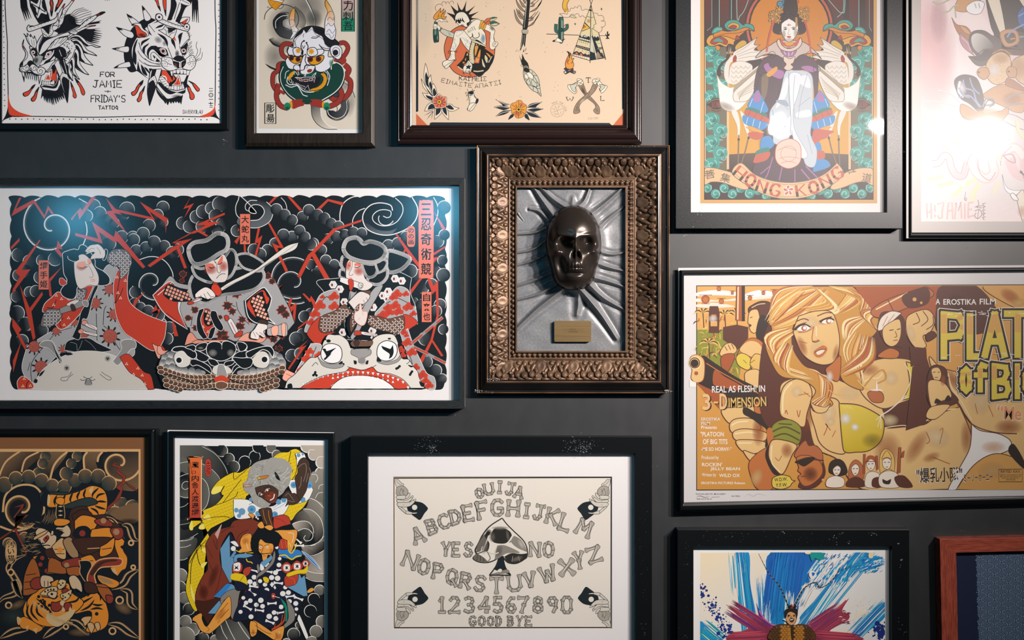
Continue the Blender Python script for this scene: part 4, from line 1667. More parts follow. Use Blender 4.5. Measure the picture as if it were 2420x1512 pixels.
	cv.draw('''
l k 4.4 756 221 771 221
l k 4.4 740 175 740 185
l k 4.4 783 175 783 185
l k 4.4 551 358 567 358
l k 4.4 609 358 625 358
l k 4.4 872 349 887 349
l k 4.4 911 391 911 383
R b 3.2 468 483 63
l b 3.2 448 435 486 534
l b 3.2 421 503 516 466
l b 3.2 423 460 433 484 435 460 440 482 446 456
l b 3.2 474 468 486 444
l b 3.2 474 444 490 441
l b 3.2 506 492 496 514 506 512
l b 2.8 440 516 456 508 472 520 456 528 440 516
''')
	cv.at(1200, 140, 10.080)
	rn = random.Random(3)
	for i, ch in enumerate('WALK THE LINE'):
		if ch == ' ':
			continue
		an = -125 + i * 10.6
		r = math.radians(an)
		letters(cv, ch, 1180 + 203 * math.cos(r) - 14, 1218 + 203 * math.sin(r) - 20, 26, 38, 'b', 7, .2, an + 90)
	cv.at(1200, 140, 4)
	letters(cv, '23/30', 756, 549.6, 95.2, 16.7, 'b', 2.8, .35, -3, 0, .2, None, rn)
	cv.draw('''
D k 2.8 450 216 475 247 444 263 433 297 472 300 115 350 128 357
O o k 3.6 24 444! 40 417 71 409 95 389 127 391 147 417 171 429! 179 444 175 476 175 508! 151 520 147 540 111 556 79 552 60 524 36 512! 32 476
W R .6 91 516 40 32 0
W R .6 127 429 24 24 0
L k 3.6 103 393 103 452
L k 3.6 40 429 83 460
L k 3.6 167 437 127 460
L k 3.6 44 512 87 488
L k 3.6 167 520 123 488
L k 3.6 101 556 102 500
l k 4.8 75 429 89 454
l k 4.8 131 429 117 454
l k 4.8 52 472 79 472
l k 4.8 155 478 127 476
l k 4.8 75 520 89 494
l k 4.8 129 520 119 494
O y k 3.2 103 454 121 464 121 488 103 498 83 488 83 464
C k 103 475 11
O n k 4 181 456! 222 421 325 403! 286 429 262 454!
O n k 4 183 476! 262 456 337 470! 286 484 246 496!
O n k 4 179 492! 246 504 317 552! 238 544 198 524
O n k 4 159 528! 183 520 206 577! 167 552
O n k 4 56 520! 28 528 4 571! 48 544
O n k 4 24 429! -36 413 -115 379! -63 417 -44 440!
O n k 4 28 460! -56 440 -131 452! -79 468 -40 482!
O n k 4 32 484! -48 492 -115 538! -32 520
L e 4 183 452 238 425 317 405
L e 4 183 474 262 460 325 468
L e 4 187 494 246 512 310 548
L e 4 24 433 -32 421 -103 385
L e 4 28 464 -52 448 -119 453
L e 4 32 490 -44 504 -107 534
''')
	return cv.build('inked_drawing', parent)

art_tepee(F3)

# ------------------------------------------------------------------ letter board drawn with bones
def art_bones(parent):
	q = [(869 - 14, 1071 - 14), (1501 + 14, 1071 - 14), (1501 + 14, 1644), (869 - 14, 1644)]
	window_board('mat_board', q, Q(929, 1126, 1446.5, 1485.5), .0125, .0145, MATB, parent)
	slab('paper', Q(915, 1110, 1460, 1500), .009, .0125, PAPER, parent)
	cv = Canvas(.0126, '#e2d9d8', {'p': '#dfd1c5', 'k': '#2b2824', 'n': '#1a2226', 'f': '#a89c90', 'h': '#cdc1b4', 'd': '#6b6259', 's': '#8a7f74', 'e': '#e0d3c6', 'o': '#c9a27c'},
				clip=(915, 1112, 1460, 1498))
	cv.at(0, 0, 1).draw('''
p p 905 1100 1470 1100 1470 1510 905 1510
o - o 4 929 1126 1447 1125 1447 1486 929 1486
o - k 3.4 931 1129.5 1444 1128 1443.5 1482.5 932 1483
''')
	cv.at(800, 1010, 3.012)
	prof = ((0, .75), (.05, 1.12), (.13, 1.05), (.26, .74), (.5, .62), (.74, .74), (.87, 1.05), (.95, 1.12), (1, .75))

	pshort = ((0, .55), (.08, .86), (.3, .84), (.5, .8), (.7, .84), (.92, .86), (1, .55))

	def bone(a, b, wd):
		a, b = np.array(a, float), np.array(b, float)
		d = b - a
		ln = max(np.hypot(*d), 1e-6)
		d /= ln
		short = ln < wd * 1.7
		e = .2 if short else .34
		a, b = a - d * wd * e, b + d * wd * e
		n = np.array((-d[1], d[0]))
		up = [a + (b - a) * t + n * wd * .5 * w for t, w in (pshort if short else prof)]
		dn = [a + (b - a) * t - n * wd * .5 * w for t, w in (pshort if short else prof)[::-1]]
		p = spline(up + dn, True, 3)
		cv.fill(p, cv.col('f'))
		# pencil shading along the shaft, paler ridge beside it
		cv.ribbon([a + (b - a) * .12 + n * wd * .1, (a + b) / 2 + n * wd * .06, a + (b - a) * .88 + n * wd * .1], wd * .26, cv.col('h'), 'both')
		cv.ribbon([a + (b - a) * .15 - n * wd * .2, (a + b) / 2 - n * wd * .14, a + (b - a) * .85 - n * wd * .2], wd * .16, cv.col('d'), 'both')
		cv.ribbon(p, .95, cv.col('k'), closed=True)

	def glyph(ch, cx, cy, w, h, rot, wd):
		r = math.radians(rot)
		for st in strokes(ch):
			pp = []
			for (a, b) in st:
				lx, ly = (a / 4 - .5) * (w * .93 - wd * .8), (b / 6 - .5) * (h - wd * .8)
				pp.append((cx + lx * math.cos(r) - ly * math.sin(r), cy + lx * math.sin(r) + ly * math.cos(r)))
			pp = cv.xf(pp)
			for k in range(len(pp) - 1):
				bone(pp[k], pp[k + 1], wd / cv.s)

	for g in '''O 1003 468 68 78 -20 24;U 1070 438 82 88 -10 24;I 1148 425 66 96 3 25;J 1222 438 82 98 8 24;A 1285 462 78 92 14 24
A 565 768 105 125 -20 30;B 665 705 88 118 -18 28;C 752 668 92 112 -18 26;D 832 637 85 116 -13 28;E 922 608 86 124 -10 28;F 1025 588 92 136 -10 28;G 1130 570 100 128 0 27
H 1245 575 104 126 4 32;I 1340 592 84 116 6 30;J 1425 605 96 118 9 27;K 1522 632 98 124 14 30;L 1615 675 92 132 18 32;M 1750 715 128 128 24 32
Y 765 868 76 112 4 27;E 838 868 72 110 0 27;S 925 868 76 112 4 24;N 1398 868 92 112 2 29;O 1495 868 92 120 0 27
N 512 945 118 122 22 30;O 608 990 98 122 10 29;P 708 1022 84 122 8 27;Q 808 1062 96 122 6 27;R 905 1090 92 122 10 28;S 1008 1110 96 122 10 26;T 1125 1125 112 126 0 30
U 1252 1108 112 122 -6 29;V 1362 1082 98 118 -10 33;W 1490 1040 130 124 -16 30;X 1625 995 126 126 -6 38;Y 1712 945 84 134 -8 31;Z 1820 905 116 118 -18 30
1 737 1262 82 124 0 27;2 825 1262 94 124 0 26;3 930 1262 90 124 0 26;4 1038 1262 92 124 0 29;5 1135 1262 84 124 0 27;6 1230 1262 84 124 0 26;7 1313 1262 90 124 0 29
8 1420 1262 88 124 0 26;9 1523 1262 88 124 0 26;0 1625 1262 86 128 0 26
G 955 1377 56 76 0 17;O 1020 1377 60 76 0 18;O 1083 1378 56 72 0 17;D 1140 1377 46 76 0 17;B 1225 1377 52 76 0 17;Y 1288 1377 56 78 6 17;E 1353 1377 56 74 0 18'''.replace('\n', ';').split(';'):
		a = g.split()
		glyph(a[0], *map(float, a[1:]))
	# spade with a skull seen from the side
	cv.draw('''
O e k 8 1165 645! 1080 700 1030 760 1000 820 975 870 985 900! 960 930 1000 955 1060 960 1110 945 1140 930 1120 990 1075 1050! 1228 1050! 1190 1000 1175 930 1210 960 1270 965 1330 930 1345 880 1320 810 1250 740 1200 690
P d 1040 760 1010 800 985 850 980 890! 1010 880 1020 850 1050 830 1060 780
P k 1060 740 1040 770 1050 800 1020 870! 1060 880 1075 830 1060 790 1080 750
W k .8 1070 745 25 25 0
P k 1085 760! 1110 720 1170 715 1220 740 1235 780 1225 815 1180 830 1120 825 1090 800
W d .8 1095 780 25 40 0
W s .8 1150 715 70 14 0
P s 1250 770! 1300 800 1340 870 1338 885! 1280 860 1240 830 1225 800
W h .8 1300 830 20 50 -30
L e 12 1090 820 1140 832 1200 825 1240 770
L e 12 1190 830 1240 870 1300 880 1340 895
L h 10 1070 770 1030 870 1010 890
P k 1180 920! 1230 895 1300 900 1342 895! 1340 930 1270 965 1210 955
W s .6 1270 935 50 20 -20
l s 5 1240 915 1235 955
l s 5 1280 915 1290 950
P s 1130 840! 1190 840 1290 890 1200 895 1140 930 1110 940!
W d .6 1140 880 30 50 20
L h 9 1050 880 1100 900 1140 890
P d 960 930 985 900 1020 915 1050 940 1060 960 1000 955
l k 4 990 910 985 945
l k 4 1010 915 1010 950
l k 4 1030 930 1035 955
P n 1140 930! 1175 915 1185 980 1228 1050! 1110 1010 1130 980
P s 1080 1045 1130 1030 1200 1010 1215 1030 1150 1045
P e 1130 1020 1150 1005 1165 1015 1150 1030
L k 6 985 900 1040 880 1060 880
L d 6 1060 885 1080 930 1060 955
W s .5 1040 850 30 60 10
W s .5 1205 770 14 50 -10
''')
	hand = '''
O h k 8 265 260! 330 260! 380 320 430 350 420 400! 300 410! 270 330
L d 8 290 280 350 350 410 360
P n 520 660! 640 670 780 700 880 790 870 840 820 900 760 1000 720 1020 660 980 570 910 500 820 500 720
E e 635 785 50 50 0
R d 6 635 785 52
O f k 8 300 410! 380 380 450 400 510 470 500 540 460 580! 350 580! 290 540 290 460
L k 6 390 420 350 520 380 560
L k 6 440 440 410 500 440 550
L k 6 380 430 440 500
L d 6 320 440 320 540
O h k 8 300 570 460 560 480 600 460 630 310 630
O h k 8 460 600 520 520 550 520 540 570 490 620
O h k 8 310 640 480 650 580 580 600 610 500 700 330 700
O h k 7 560 600 600 560 610 600
O h k 8 320 700 520 690 620 640 640 680 530 770 340 770
O h k 7 610 650 660 625 650 670
O h k 8 330 770 380 780 480 860 470 900 440 880 350 800
O h k 8 470 880 490 850 600 880 685 880 650 905 490 910
L k 6 600 870 590 910
L d 6 420 680 440 660
L d 6 410 750 440 730
'''
	for ox, oy, fl in ((900, 1100, (1, 1)), (1476, 1100, (-1, 1)), (901, 1514.6, (1, -1)), (1477, 1514.6, (-1, -1))):
		cv.at(ox, oy, 7.957, fl).draw(hand)
	cv.at(0, 0, 1)
	return cv.build('pencil_drawing', parent)

art_bones(F11)

# ------------------------------------------------------------------ long print of three warriors riding beasts under lightning
def art_warriors(parent):
	cv = Canvas(.0141, '#dedada', {'k': '#0f161a', 'w': '#dcd8d6', 'r': '#bd3d29', 's': '#a3a1a1', 'g': '#5b6166', 'p': '#e0937c', 'i': '#dacec8', 'o': '#d8735c', 'b': '#3c2c27',
								'B': '#664839', 'e': '#c9c2b9', 'd': '#8d8a88', 'q': '#6e6666', 'c': '#e6cdb4', 'P': '#e6a08a'}, clip=(-190, 437, 1090, 950))
	rn = random.Random(7)
	# black ground with a scalloped edge
	pts = []
	for i in range(26):
		x = 40 + i * 39.6
		pts += [(x - 20, 466), (x - 8, 462.5 - rn.random() * 2), (x + 8, 463), (x + 19, 467)]
	for i in range(11):
		y = 490 + i * 39
		pts += [(1052, y - 18), (1055.5, y - 6), (1055, y + 8), (1052, y + 19)]
	pts += [(1046, 918), (1030, 921), (1010, 919)]
	for i in range(24):
		x = 990 - i * 40
		pts += [(x + 18, 918), (x + 6, 920.5), (x - 8, 920)]
	pts += [(38, 920), (30, 914)]
	for i in range(11):
		y = 890 - i * 39
		pts += [(27, y + 18), (23.5, y + 6), (24, y - 8), (27, y - 19)]
	cv.fill(spline(np.array(pts), True, 3), cv.col('k'))
	# spirals
	cv.at(10, 450, 7.957)
	swirl(cv, 900, 690, 60, 90, 600, 600, 26, 'w', 'g', 60)
	cv.draw('L w 26 560 200 680 140\nL w 16 1400 150 1560 240 1620 330\nL w 20 1545 640 1555 800 1500 980 1440 1080\nL w 16 1370 350 1500 520 1545 660')
	cv.at(290, 450, 6.3)
	swirl(cv, 440, 1370, 40, 80, 300, -330, 12, 'w', 'g', 40)
	cv.draw('L w 12 250 1030 400 985 540 1000 660 1080 740 1220 750 1330\nL w 12 150 1420 150 1550 220 1640')
	cv.at(560, 450, 6.3)
	swirl(cv, 840, 1380, 60, 80, 330, -300, 11, 'w', 'g', 34)
	swirl(cv, 840, 1300, 320, -60, 330, -290, 12, 'w', 'g', 40, .95)
	cv.draw('''
G g k 300 350 300 250 40 350 0 180 60 100 300 90 500 200 535 330 470 480 300 555 120 540 0 480
O k w 11 285 320 200 330 180 270 240 215 340 220 400 280 400 350 330 430 230 445 100 440 0 370 -20 250 20 140 60 90
L w 10 300 150 200 150 130 210 130 280 180 310
L w 10 440 170 530 260 535 350 480 470 330 550 200 555
L w 9 655 105 720 180 745 275
''')
	cv.at(780, 450, 6.3)
	swirl(cv, 800, 400, 70, 200, 150, 20, 12, 'w')
	cv.draw('''
L w 14 150 460 150 330 200 190 330 100 480 85
L w 12 340 570 340 430 420 310 520 265
G g k 600 620 600 520 500 480 480 400 540 270 700 190 880 210 930 290 850 270 700 280 580 360 560 460 700 580 880 600 1000 560 900 650 700 650 560 570
L w 15 930 300 900 220 760 185 620 210 520 300 485 420 540 560 680 640 860 665 1040 620 1200 530 1290 400 1300 250 1220 100
L w 12 790 380 850 405 900 380 900 310 800 285 700 310 635 380 650 460 750 520 880 520 1000 460 1080 330 1070 210 970 110
L w 11 1540 100 1600 220 1600 370 1540 520
''')
	# rolled clouds: x y r a0 a1 in photo pixels
	cv.at(0, 0, 1)
	for q in '''195 492 16 -90 40;205 510 14 -90 60;222 486 15 -140 30;236 503 15 -150 40;256 517 13 -100 60;270 527 12 -100 60;291 505 15 -90 60;288 560 15 -150 60;300 495 18 -170 20;314 560 14 -150 50
240 560 16 -90 60;258 575 16 -120 60;44 602 16 90 260;70 618 16 80 270;100 615 14 60 250;130 612 16 40 240;60 640 15 90 250;44 650 14 90 250;95 655 15 90 240;45 760 16 -130 60;62 770 13 -100 70
40 700 14 90 260;70 690 13 120 300;85 688 14 100 300;40 740 18 -120 80;60 765 16 -120 80;52 805 15 -150 60;100 780 14 -120 60;385 490 15 -180 20;372 508 14 -160 40;385 525 12 -100 60
352 533 15 -160 60;338 552 15 -170 40;316 566 14 -150 60;322 592 14 -170 50;345 585 14 -160 40;364 572 15 -150 50;388 582 14 -130 60;408 598 16 -180 40;420 590 14 -120 60
432 527 15 90 270;448 535 15 80 250;464 512 15 80 270;480 500 16 90 280;500 492 15 80 270;520 482 18 70 260;510 510 16 80 250;478 535 15 60 240;525 530 15 60 250;515 545 14 0 180;560 545 14 60 270
653 495 14 -150 70;672 508 14 -120 70;690 520 13 -100 60;715 512 13 -170 30;730 497 14 -200 40;750 508 14 -110 70;766 516 14 -90 80;782 528 13 -90 70;800 535 13 -140 20;690 560 14 -200 20;708 545 13 -160 40;670 555 14 -180 0;720 560 13 -90 60;740 575 13 -90 70
650 575 13 120 330;632 590 13 100 330;615 600 14 -180 30;600 590 14 100 300;735 578 13 -60 120;760 590 12 -150 60;775 565 13 -120 60;795 560 14 -140 30;815 555 13 -120 60;835 550 14 -120 60;855 550 12 -160 30
770 615 13 -190 20;790 625 12 -180 20;748 640 11 -190 20;735 625 12 100 300;918 580 14 -190 60;940 575 14 -180 -20;960 560 14 -160 20;1050 490 16 -180 60;1035 570 14 -120 80;1050 555 13 160 300;1030 640 12 -60 90;1048 650 16 120 300;1046 615 12 130 300
985 650 14 -120 60;970 640 16 -120 80;1000 680 14 -60 120;1020 672 14 -180 60;975 715 14 -60 120;995 720 13 -100 80;1040 720 14 -200 40;1030 735 14 -150 60;1048 778 12 90 280;1005 800 16 90 270;1008 855 14 -120 60;1030 875 14 -120 60;1045 895 12 -120 60
735 742 14 90 270;720 748 14 100 280;715 790 14 80 270;700 800 16 100 300;690 840 15 100 300;710 835 14 90 280;318 715 12 -180 180;332 726 12 -120 80;350 735 14 -140 60;380 765 14 -120 70;400 775 15 -130 80;395 800 14 -90 80
320 690 14 90 250;375 745 14 -60 140;345 760 12 0 150'''.replace('\n', ';').split(';'):
		a = q.split()
		puff(cv, *map(float, a), 'g', 'k', 'w', 1.7)
	# lightning
	cv.at(0, 400, 2.5625).draw('''
p r 130 172 95 240 200 185 215 195 270 280 290 220 326 268 312 272 295 245 268 300 205 205 68 285 115 172
p r 580 168 480 305 470 260 435 310 428 300 487 232 497 250 555 168
p r 455 385 555 410 595 420 555 315 690 410 700 370 880 590 865 600 710 435 700 445 600 380 622 450 455 402
p r 640 172 700 240 920 290 845 195 1020 300 1010 312 1004 390 1000 320 905 255 940 310 720 260 740 275 690 265 770 390 635 255 680 250
p r 1155 168 1125 225 1175 205 1115 295 1145 230 1110 240
p r 1360 262 1362 275 1255 318 1335 318 1180 387 1150 392 1245 338 1182 338
p r 1200 368 1060 440 1165 420 1070 482 910 592 893 582 1050 468 1100 447 1040 447 1180 370
p r 1085 470 1132 597 1115 600 1068 478
p r 1215 370 1262 402 1250 408 1200 380
p r 245 430 130 610 185 605 70 760 78 725 120 650 90 620 240 425
p r 120 700 180 840 255 740 260 760 190 860 215 1020 200 1035
p r 375 590 305 680 315 770 300 770 290 670
p r 75 900 130 970 115 990 165 1085 155 1100 75 950
p r 130 1040 80 1230 78 1160
p r 350 430 340 490 320 475 370 535 375 510 350 480 380 485
p r 65 470 118 415 118 435 70 485
p r 880 740 815 790 790 870 800 870 830 800
p r 945 820 960 870 920 930 935 935 975 840 915 870
p r 1040 905 1060 940 1080 1010 1055 1010
p r 955 1040 1000 1090 990 1110 950 1060
''')
	cv.at(560, 450, 6.3).draw('''
p r 560 92 610 92 490 205 470 190
p r 750 92 790 88 975 290 930 300
p r 1195 270 1350 125 1590 180 1580 225 1360 160 1240 285
p r 460 490 490 485 720 890 640 850 600 860 760 1190 725 1220 520 780 640 830
p r 310 560 345 560 310 720 380 665 270 1060 235 1060 320 770 262 800
p r 1430 570 1860 430 1850 465 1480 590 1160 930 1390 1330 1320 1350 1115 975 945 1300 895 1280 1055 960 1100 920
p r 355 1270 440 1370 360 1300
p r 100 800 125 800 140 930 105 925
p r 20 560 40 590 10 610
p r 30 680 45 700 0 800 -40 760
p r 680 1390 570 1500 650 1490 500 1660 570 1560 530 1560
''')
	cv.at(560, 660, 5.6).draw('''
p r 615 65 485 160 590 155 490 280 465 270 545 170 500 165
p r 735 250 700 370 790 310 765 570 730 560 750 390 690 480 645 440 700 250
p r 865 190 890 185 965 260 980 215 1040 300 1010 350 985 290 960 300
p r 945 800 850 900 920 870 690 1195 670 1185 840 930 795 925
p r 805 640 930 540 935 560 810 660
''')
	cv.at(780, 450, 6.3).draw('''
p r 975 655 1000 650 1330 1090 1320 1150 1190 990 1130 900 1100 940 1080 930 1110 870
p r 1545 310 1715 560 1715 590 1670 580
p r 1540 930 1715 825 1715 850 1550 965
p r 1540 1000 1625 985 1540 1080
p r 930 1240 970 1240 975 1340 950 1340
p r 1340 1300 1385 1300 1210 1512 1190 1490
p r 1450 1300 1490 1300 1540 1420 1610 1330 1610 1490 1560 1490 1540 1512 1500 1450
''')
	cv.at(780, 660, 5.6).draw('''
p r 1180 0 1210 0 1070 200 1060 180
p r 1290 0 1320 0 1370 110 1430 10 1440 480 1360 800 1500 1010 1470 1020 1350 830 1220 1110 1190 1060 1330 800 1410 480 1400 150 1350 200 1340 150
''')
	# labels
	cv.at(0, 0, 1)

	def label(x0, y0, x1, y1, chars, ink='k', bg='o', rnd=False):
		if rnd:
			r = (x1 - x0) / 2
			cv.draw(f'O {bg} {bg} .6 {x0} {y0 + r} {x0 + r * .4} {y0 + 1} {(x0 + x1) / 2} {y0} {x1 - r * .4} {y0 + 1} {x1} {y0 + r} {x1} {y1 - r} {x1 - 3} {y1 - 1} {x1 - r} {y1} {x0 + 3} {y1 - 1} {x0} {y1 - r}')
		else:
			cv.draw(f'o {bg} k .8 {x0} {y0} {x1} {y0} {x1} {y1} {x0} {y1}')
		n = len(chars)
		st = (y1 - y0 - (8 if rnd else 4)) / n
		for i, c in enumerate(chars):
			cv.draw(f'U {ink} {x0 + (x1 - x0) * .14} {y0 + (4 if rnd else 2) + st * (i + .9)} {(x1 - x0) * .72} {st * .8} 0 {c}')
	label(91, 615, 115.5, 684, '綱手姫')
	label(567, 505.5, 591.5, 577, '大蛇丸')
	label(996.5, 689.5, 1020, 761, '自来也')
	label(990, 473, 1024, 657, '三忍奇術競', rnd=True)
	label(962.5, 534, 980.5, 583, 'のの画', rnd=True)

	# patterns
	def weave(txt, pitch, rot, bg='q', fg='w', curve=True):
		p = spline(zpts(cv, txt), True)
		cv.fill(p, cv.col(bg))
		r = math.radians(rot)
		for (x, y) in grid_in(p, pitch, rot, 0, pitch * .4):
			cv.fill(cv.ell(x, y, pitch * .42, pitch * .11, rot, 8), cv.col(fg))
			u, v = x + pitch / 2 * math.cos(r) - pitch / 2 * math.sin(r), y + pitch / 2 * math.sin(r) + pitch / 2 * math.cos(r)
			if inside(p, u, v):
				cv.fill(cv.ell(u, v, pitch * .11, pitch * .42, rot, 8), cv.col(fg))
		cv.ribbon(p, .9, cv.col('k'), closed=True)

	def net(txt, pitch, rot):
		p = spline(zpts(cv, txt), True)
		cv.fill(p, cv.col('k'))
		for (x, y) in grid_in(p, pitch, rot, .5, pitch * .38):
			r = pitch * .52
			a = math.radians(rot + 45)
			cv.fill(np.array([(x + r * math.cos(a + k * math.pi / 2), y + r * math.sin(a + k * math.pi / 2)) for k in range(4)]), cv.col('P'))
		cv.ribbon(p, .9, cv.col('k'), closed=True)

	def dots3(lst, r=1.5):
		for x, y in lst:
			for dx, dy in ((-1.8, 1), (1.8, 1.2), (.2, -1.8)):
				(q,) = cv.xf([x, y])
				cv.fill(cv.ell(q[0] + dx * 1.15, q[1] + dy * 1.15, r, r, 0, 8), cv.col('c'))

	def peony(x, y, r):
		(q,) = cv.xf([x, y])
		r /= cv.s
		for k in range(9):
			a = k * .7 + x
			c, s = math.cos(a), math.sin(a)
			cv.fill(cv.ell(q[0] + c * r * 1.2, q[1] + s * r * 1.2, r * .34, r * .14, math.degrees(a), 8), cv.col('k'))
		cv.fill(cv.ell(q[0], q[1], r, r), cv.col('#8e2a22'))
		for (u, v) in grid_in(cv.ell(q[0], q[1], r * .95, r * .95), 1.7, 20):
			cv.fill(cv.ell(u + rn.uniform(-.4, .4), v + rn.uniform(-.4, .4), .62, .5, 0, 6), cv.col('#e0907c'))

	def blot(lst):
		for x, y, r in lst:
			(q,) = cv.xf([x, y])
			R = r / cv.s
			n = 14
			sh = [R * (1.0 if i % 2 else .72) * rn.uniform(.8, 1.1) for i in range(n)]
			p = np.array([(q[0] + sh[i] * math.cos(i * 2 * math.pi / n), q[1] + sh[i] * .9 * math.sin(i * 2 * math.pi / n)) for i in range(n)])
			cv.fill(spline(p, True, 3), cv.col('#a83a2c'))
			cv.fill(spline(q + (p - q) * .82, True, 3), cv.col('b'))

	def redcloud(lst):
		for x, y, r in lst:
			(q,) = cv.xf([x, y])
			R = r / cv.s
			for dx, dy, k in ((0, 0, .7), (.7, .2, .55), (-.7, .25, .5), (.2, -.5, .5), (-.3, .6, .4)):
				cv.fill(cv.ell(q[0] + dx * R, q[1] + dy * R, R * k, R * k), cv.col('r'))
			t = np.linspace(0, 9, 16)
			cv.ribbon(np.stack([q[0] + (.08 + t * .05) * R * np.cos(t), q[1] + (.08 + t * .05) * R * np.sin(t)], 1), .6, cv.col('#7c2018'))

	# ---- left rider on a pale slug
	cv.at(10, 620, 4.877).draw('''
O s w 6 270 960! 480 830 650 740 900 640 1000 380 1060 270 1180 40 1300 60 1290 300 1330 600 1440 800 1500 1060 1300 1090 800 1060 640 1050 320 1395! 230 1300 205 1180 260 980
l k 7 1060 590 1070 900
L k 7 1140 720 1150 560 1175 500
L k 7 1145 730 1220 800 1300 960 1360 1030
L k 6 520 890 620 800 780 750
L k 7 320 1390 320 1150 520 900
L k 6 270 1250 300 1150
''')
	for x, y, r in ((345, 970, 66), (425, 1205, 74), (600, 790, 44), (1050, 470, 62), (1215, 310, 58), (1265, 600, 60), (1220, 850, 82), (680, 1000, 40), (915, 850, 46), (810, 690, 40)):
		peony(x, y, r)
	cv.draw('''
O k w 5 690 1010! 740 900 960 870 1080 930 1250 1010! 1150 1030 900 1040
L d 5 760 920 830 940 840 1010 870 980 900 900
L d 4 930 890 1000 940 1060 1010
O r w 7 550 400! 620 340 700 380 760 430 940 280 1030 270! 960 430 900 560 740 730 650 770 590 720! 650 640 480 580 440 560 470 470
L k 8 490 520 560 520 600 430
L k 7 680 640 640 700 660 760
''')
	dots3([(570, 490), (660, 420), (600, 380), (740, 640), (690, 720), (640, 660)])
	weave('420 720 450 600 500 540 620 540 670 590 640 660 560 730 470 745', 8, 0)
	weave('790 420 840 310 950 310 930 400 880 450 800 450', 7, 40)
	cv.draw('''
O k w 5 980 430! 1040 280 1080 280 1020 420 960 640 900 660 870 880 780 860! 850 700 890 560
O d k 5 640 550 660 520 900 430 930 460 920 500 680 585 650 580
O i k 4 720 480 790 440 850 430 860 450 800 490 740 500
P b 760 490 800 480 830 550 780 560
O d w 5 900 450 930 430 970 460 960 510 920 500
O p k 5 890 690 930 665 960 690 950 720 910 720
O w k 4 950 700 1060 740 1060 780 940 730
O p k 5 850 790 890 765 920 790 910 815 870 820
O w k 4 920 790 1060 820 1060 850 920 815
L r 6 960 710 1050 765
L r 6 930 795 1050 830
O r w 6 1310 70! 1260 250 1270 480 1300 640 1380 800 1490 880 1720 1020 1840 890 1870 690! 1600 580 1440 440 1420 200 1440 80 1380 170
L k 8 1330 180 1290 420 1270 470
L k 7 1370 290 1340 370 1280 470
''')
	dots3([(1300, 170), (1395, 210), (1310, 350), (1340, 410)])
	weave('1180 -30 1260 40 1320 60 1340 190 1420 130 1470 0 1450 -90 1380 -150 1240 -140', 7.5, 45)
	cv.at(10, 450, 7.957).draw('''
O k w 12 1100 1300 1100 1180 1200 1130 1310 1100 1390 1110 1420 1040 1480 1020 1560 1070 1700 1290 1720 1430 1870 1520 1980 1640 1960 1760 1800 1790 1700 1750 1400 1800 1360 1950 1300 2040 1180 2030 1080 1960 1070 1860 1180 1700 1120 1560
L w 10 1190 1230 1210 1290 1290 1330 1340 1330
O i k 7 1310 1340! 1400 1300 1400 1220 1500 1200 1600 1280 1650 1360 1760 1560 1780 1700 1740 1790 1600 1780 1480 1840 1420 1850! 1360 1760 1320 1560
W r .75 1450 1430 110 90 0
P P 1380 1360 1500 1330 1530 1350 1520 1420 1460 1450 1390 1420
P P 1560 1300! 1610 1280 1640 1350 1600 1400 1570 1350
L k 7 1440 1450 1500 1460 1560 1440
L k 8 1500 1440 1540 1430 1570 1440
L k 6 1590 1390 1620 1350
L k 6 1540 1380 1600 1430 1670 1580 1640 1640 1600 1620
L p 14 1620 1690 1680 1670 1700 1700 1640 1710
L k 6 1410 1850 1450 1880 1500 1900
O i k 7 1520 1210! 1550 1160 1520 1140 1600 1040 1700 1015 1780 1015 1860 1090 1900 1180 1860 1270 1720 1280 1620 1300! 1640 1230 1700 1170 1660 1160 1600 1180
L k 6 1560 1140 1640 1090 1700 1100
L k 6 1540 1180 1620 1140
L k 6 1740 1070 1790 1130 1810 1200
O k w 9 1890 1110 1930 1110 1945 1160 1900 1300 1850 1300 1890 1220
O r w 8 1040 1660 1100 1650 1180 1740 1100 1790 1040 1750
''')
	cv.at(10, 620, 4.877).draw('''
O e w 6 330 1400! 380 1330 460 1220 640 1100 820 1030 1000 1020 1160 1040 1320 1100 1400 1200 1440 1260 1560 1330 1700 1460! 1500 1462 330 1462
O d w 7 660 1160! 520 1000 420 970 415 930 480 900 550 910 590 970 600 1010 670 1130 640 1165
O d w 7 1250 1140! 1350 1000 1340 930 1380 890 1480 890 1520 930 1510 990 1450 1010 1320 1180
L k 5 775 1260 740 1310 660 1330 660 1360 720 1360 740 1330 795 1285
L k 5 1120 1260 1160 1290 1230 1330 1220 1355 1180 1345 1100 1285
L k 6 875 1345 900 1360 940 1350 970 1335
L k 6 1050 1345 1020 1360 990 1350 970 1335
L k 6 910 1315 970 1340 1015 1315
P d 935 1350! 1000 1350! 1010 1410 930 1410
L k 5 950 1350 930 1400
L k 5 990 1350 1010 1400
''')
	for x, y in ((720, 1217), (1192, 1108)):
		cv.draw(f'W d .8 {x} {y} 40 40 0\nD k 8 {x - 8} {y - 5} {x + 8} {y - 5} {x} {y + 9}')
	cv.draw('''
P k 340 1380 360 1340 385 1360 370 1390
P k 400 1310 420 1270 450 1250 470 1240 430 1300
P k 720 1070 700 1040 760 1040 790 1060
O r k 6 1330 1090! 1440 1060 1600 1250 1690 1300 1730 1460! 1660 1465! 1580 1350 1440 1260
O r w 6 160 1460! 150 1370 220 1310 330 1395 320 1455
L k 8 260 1455 260 1400 290 1360
''')
	dots3([(1410, 1170), (1490, 1290), (1590, 1300), (1620, 1400), (1540, 1220), (230, 1340), (300, 1420), (215, 1425)])
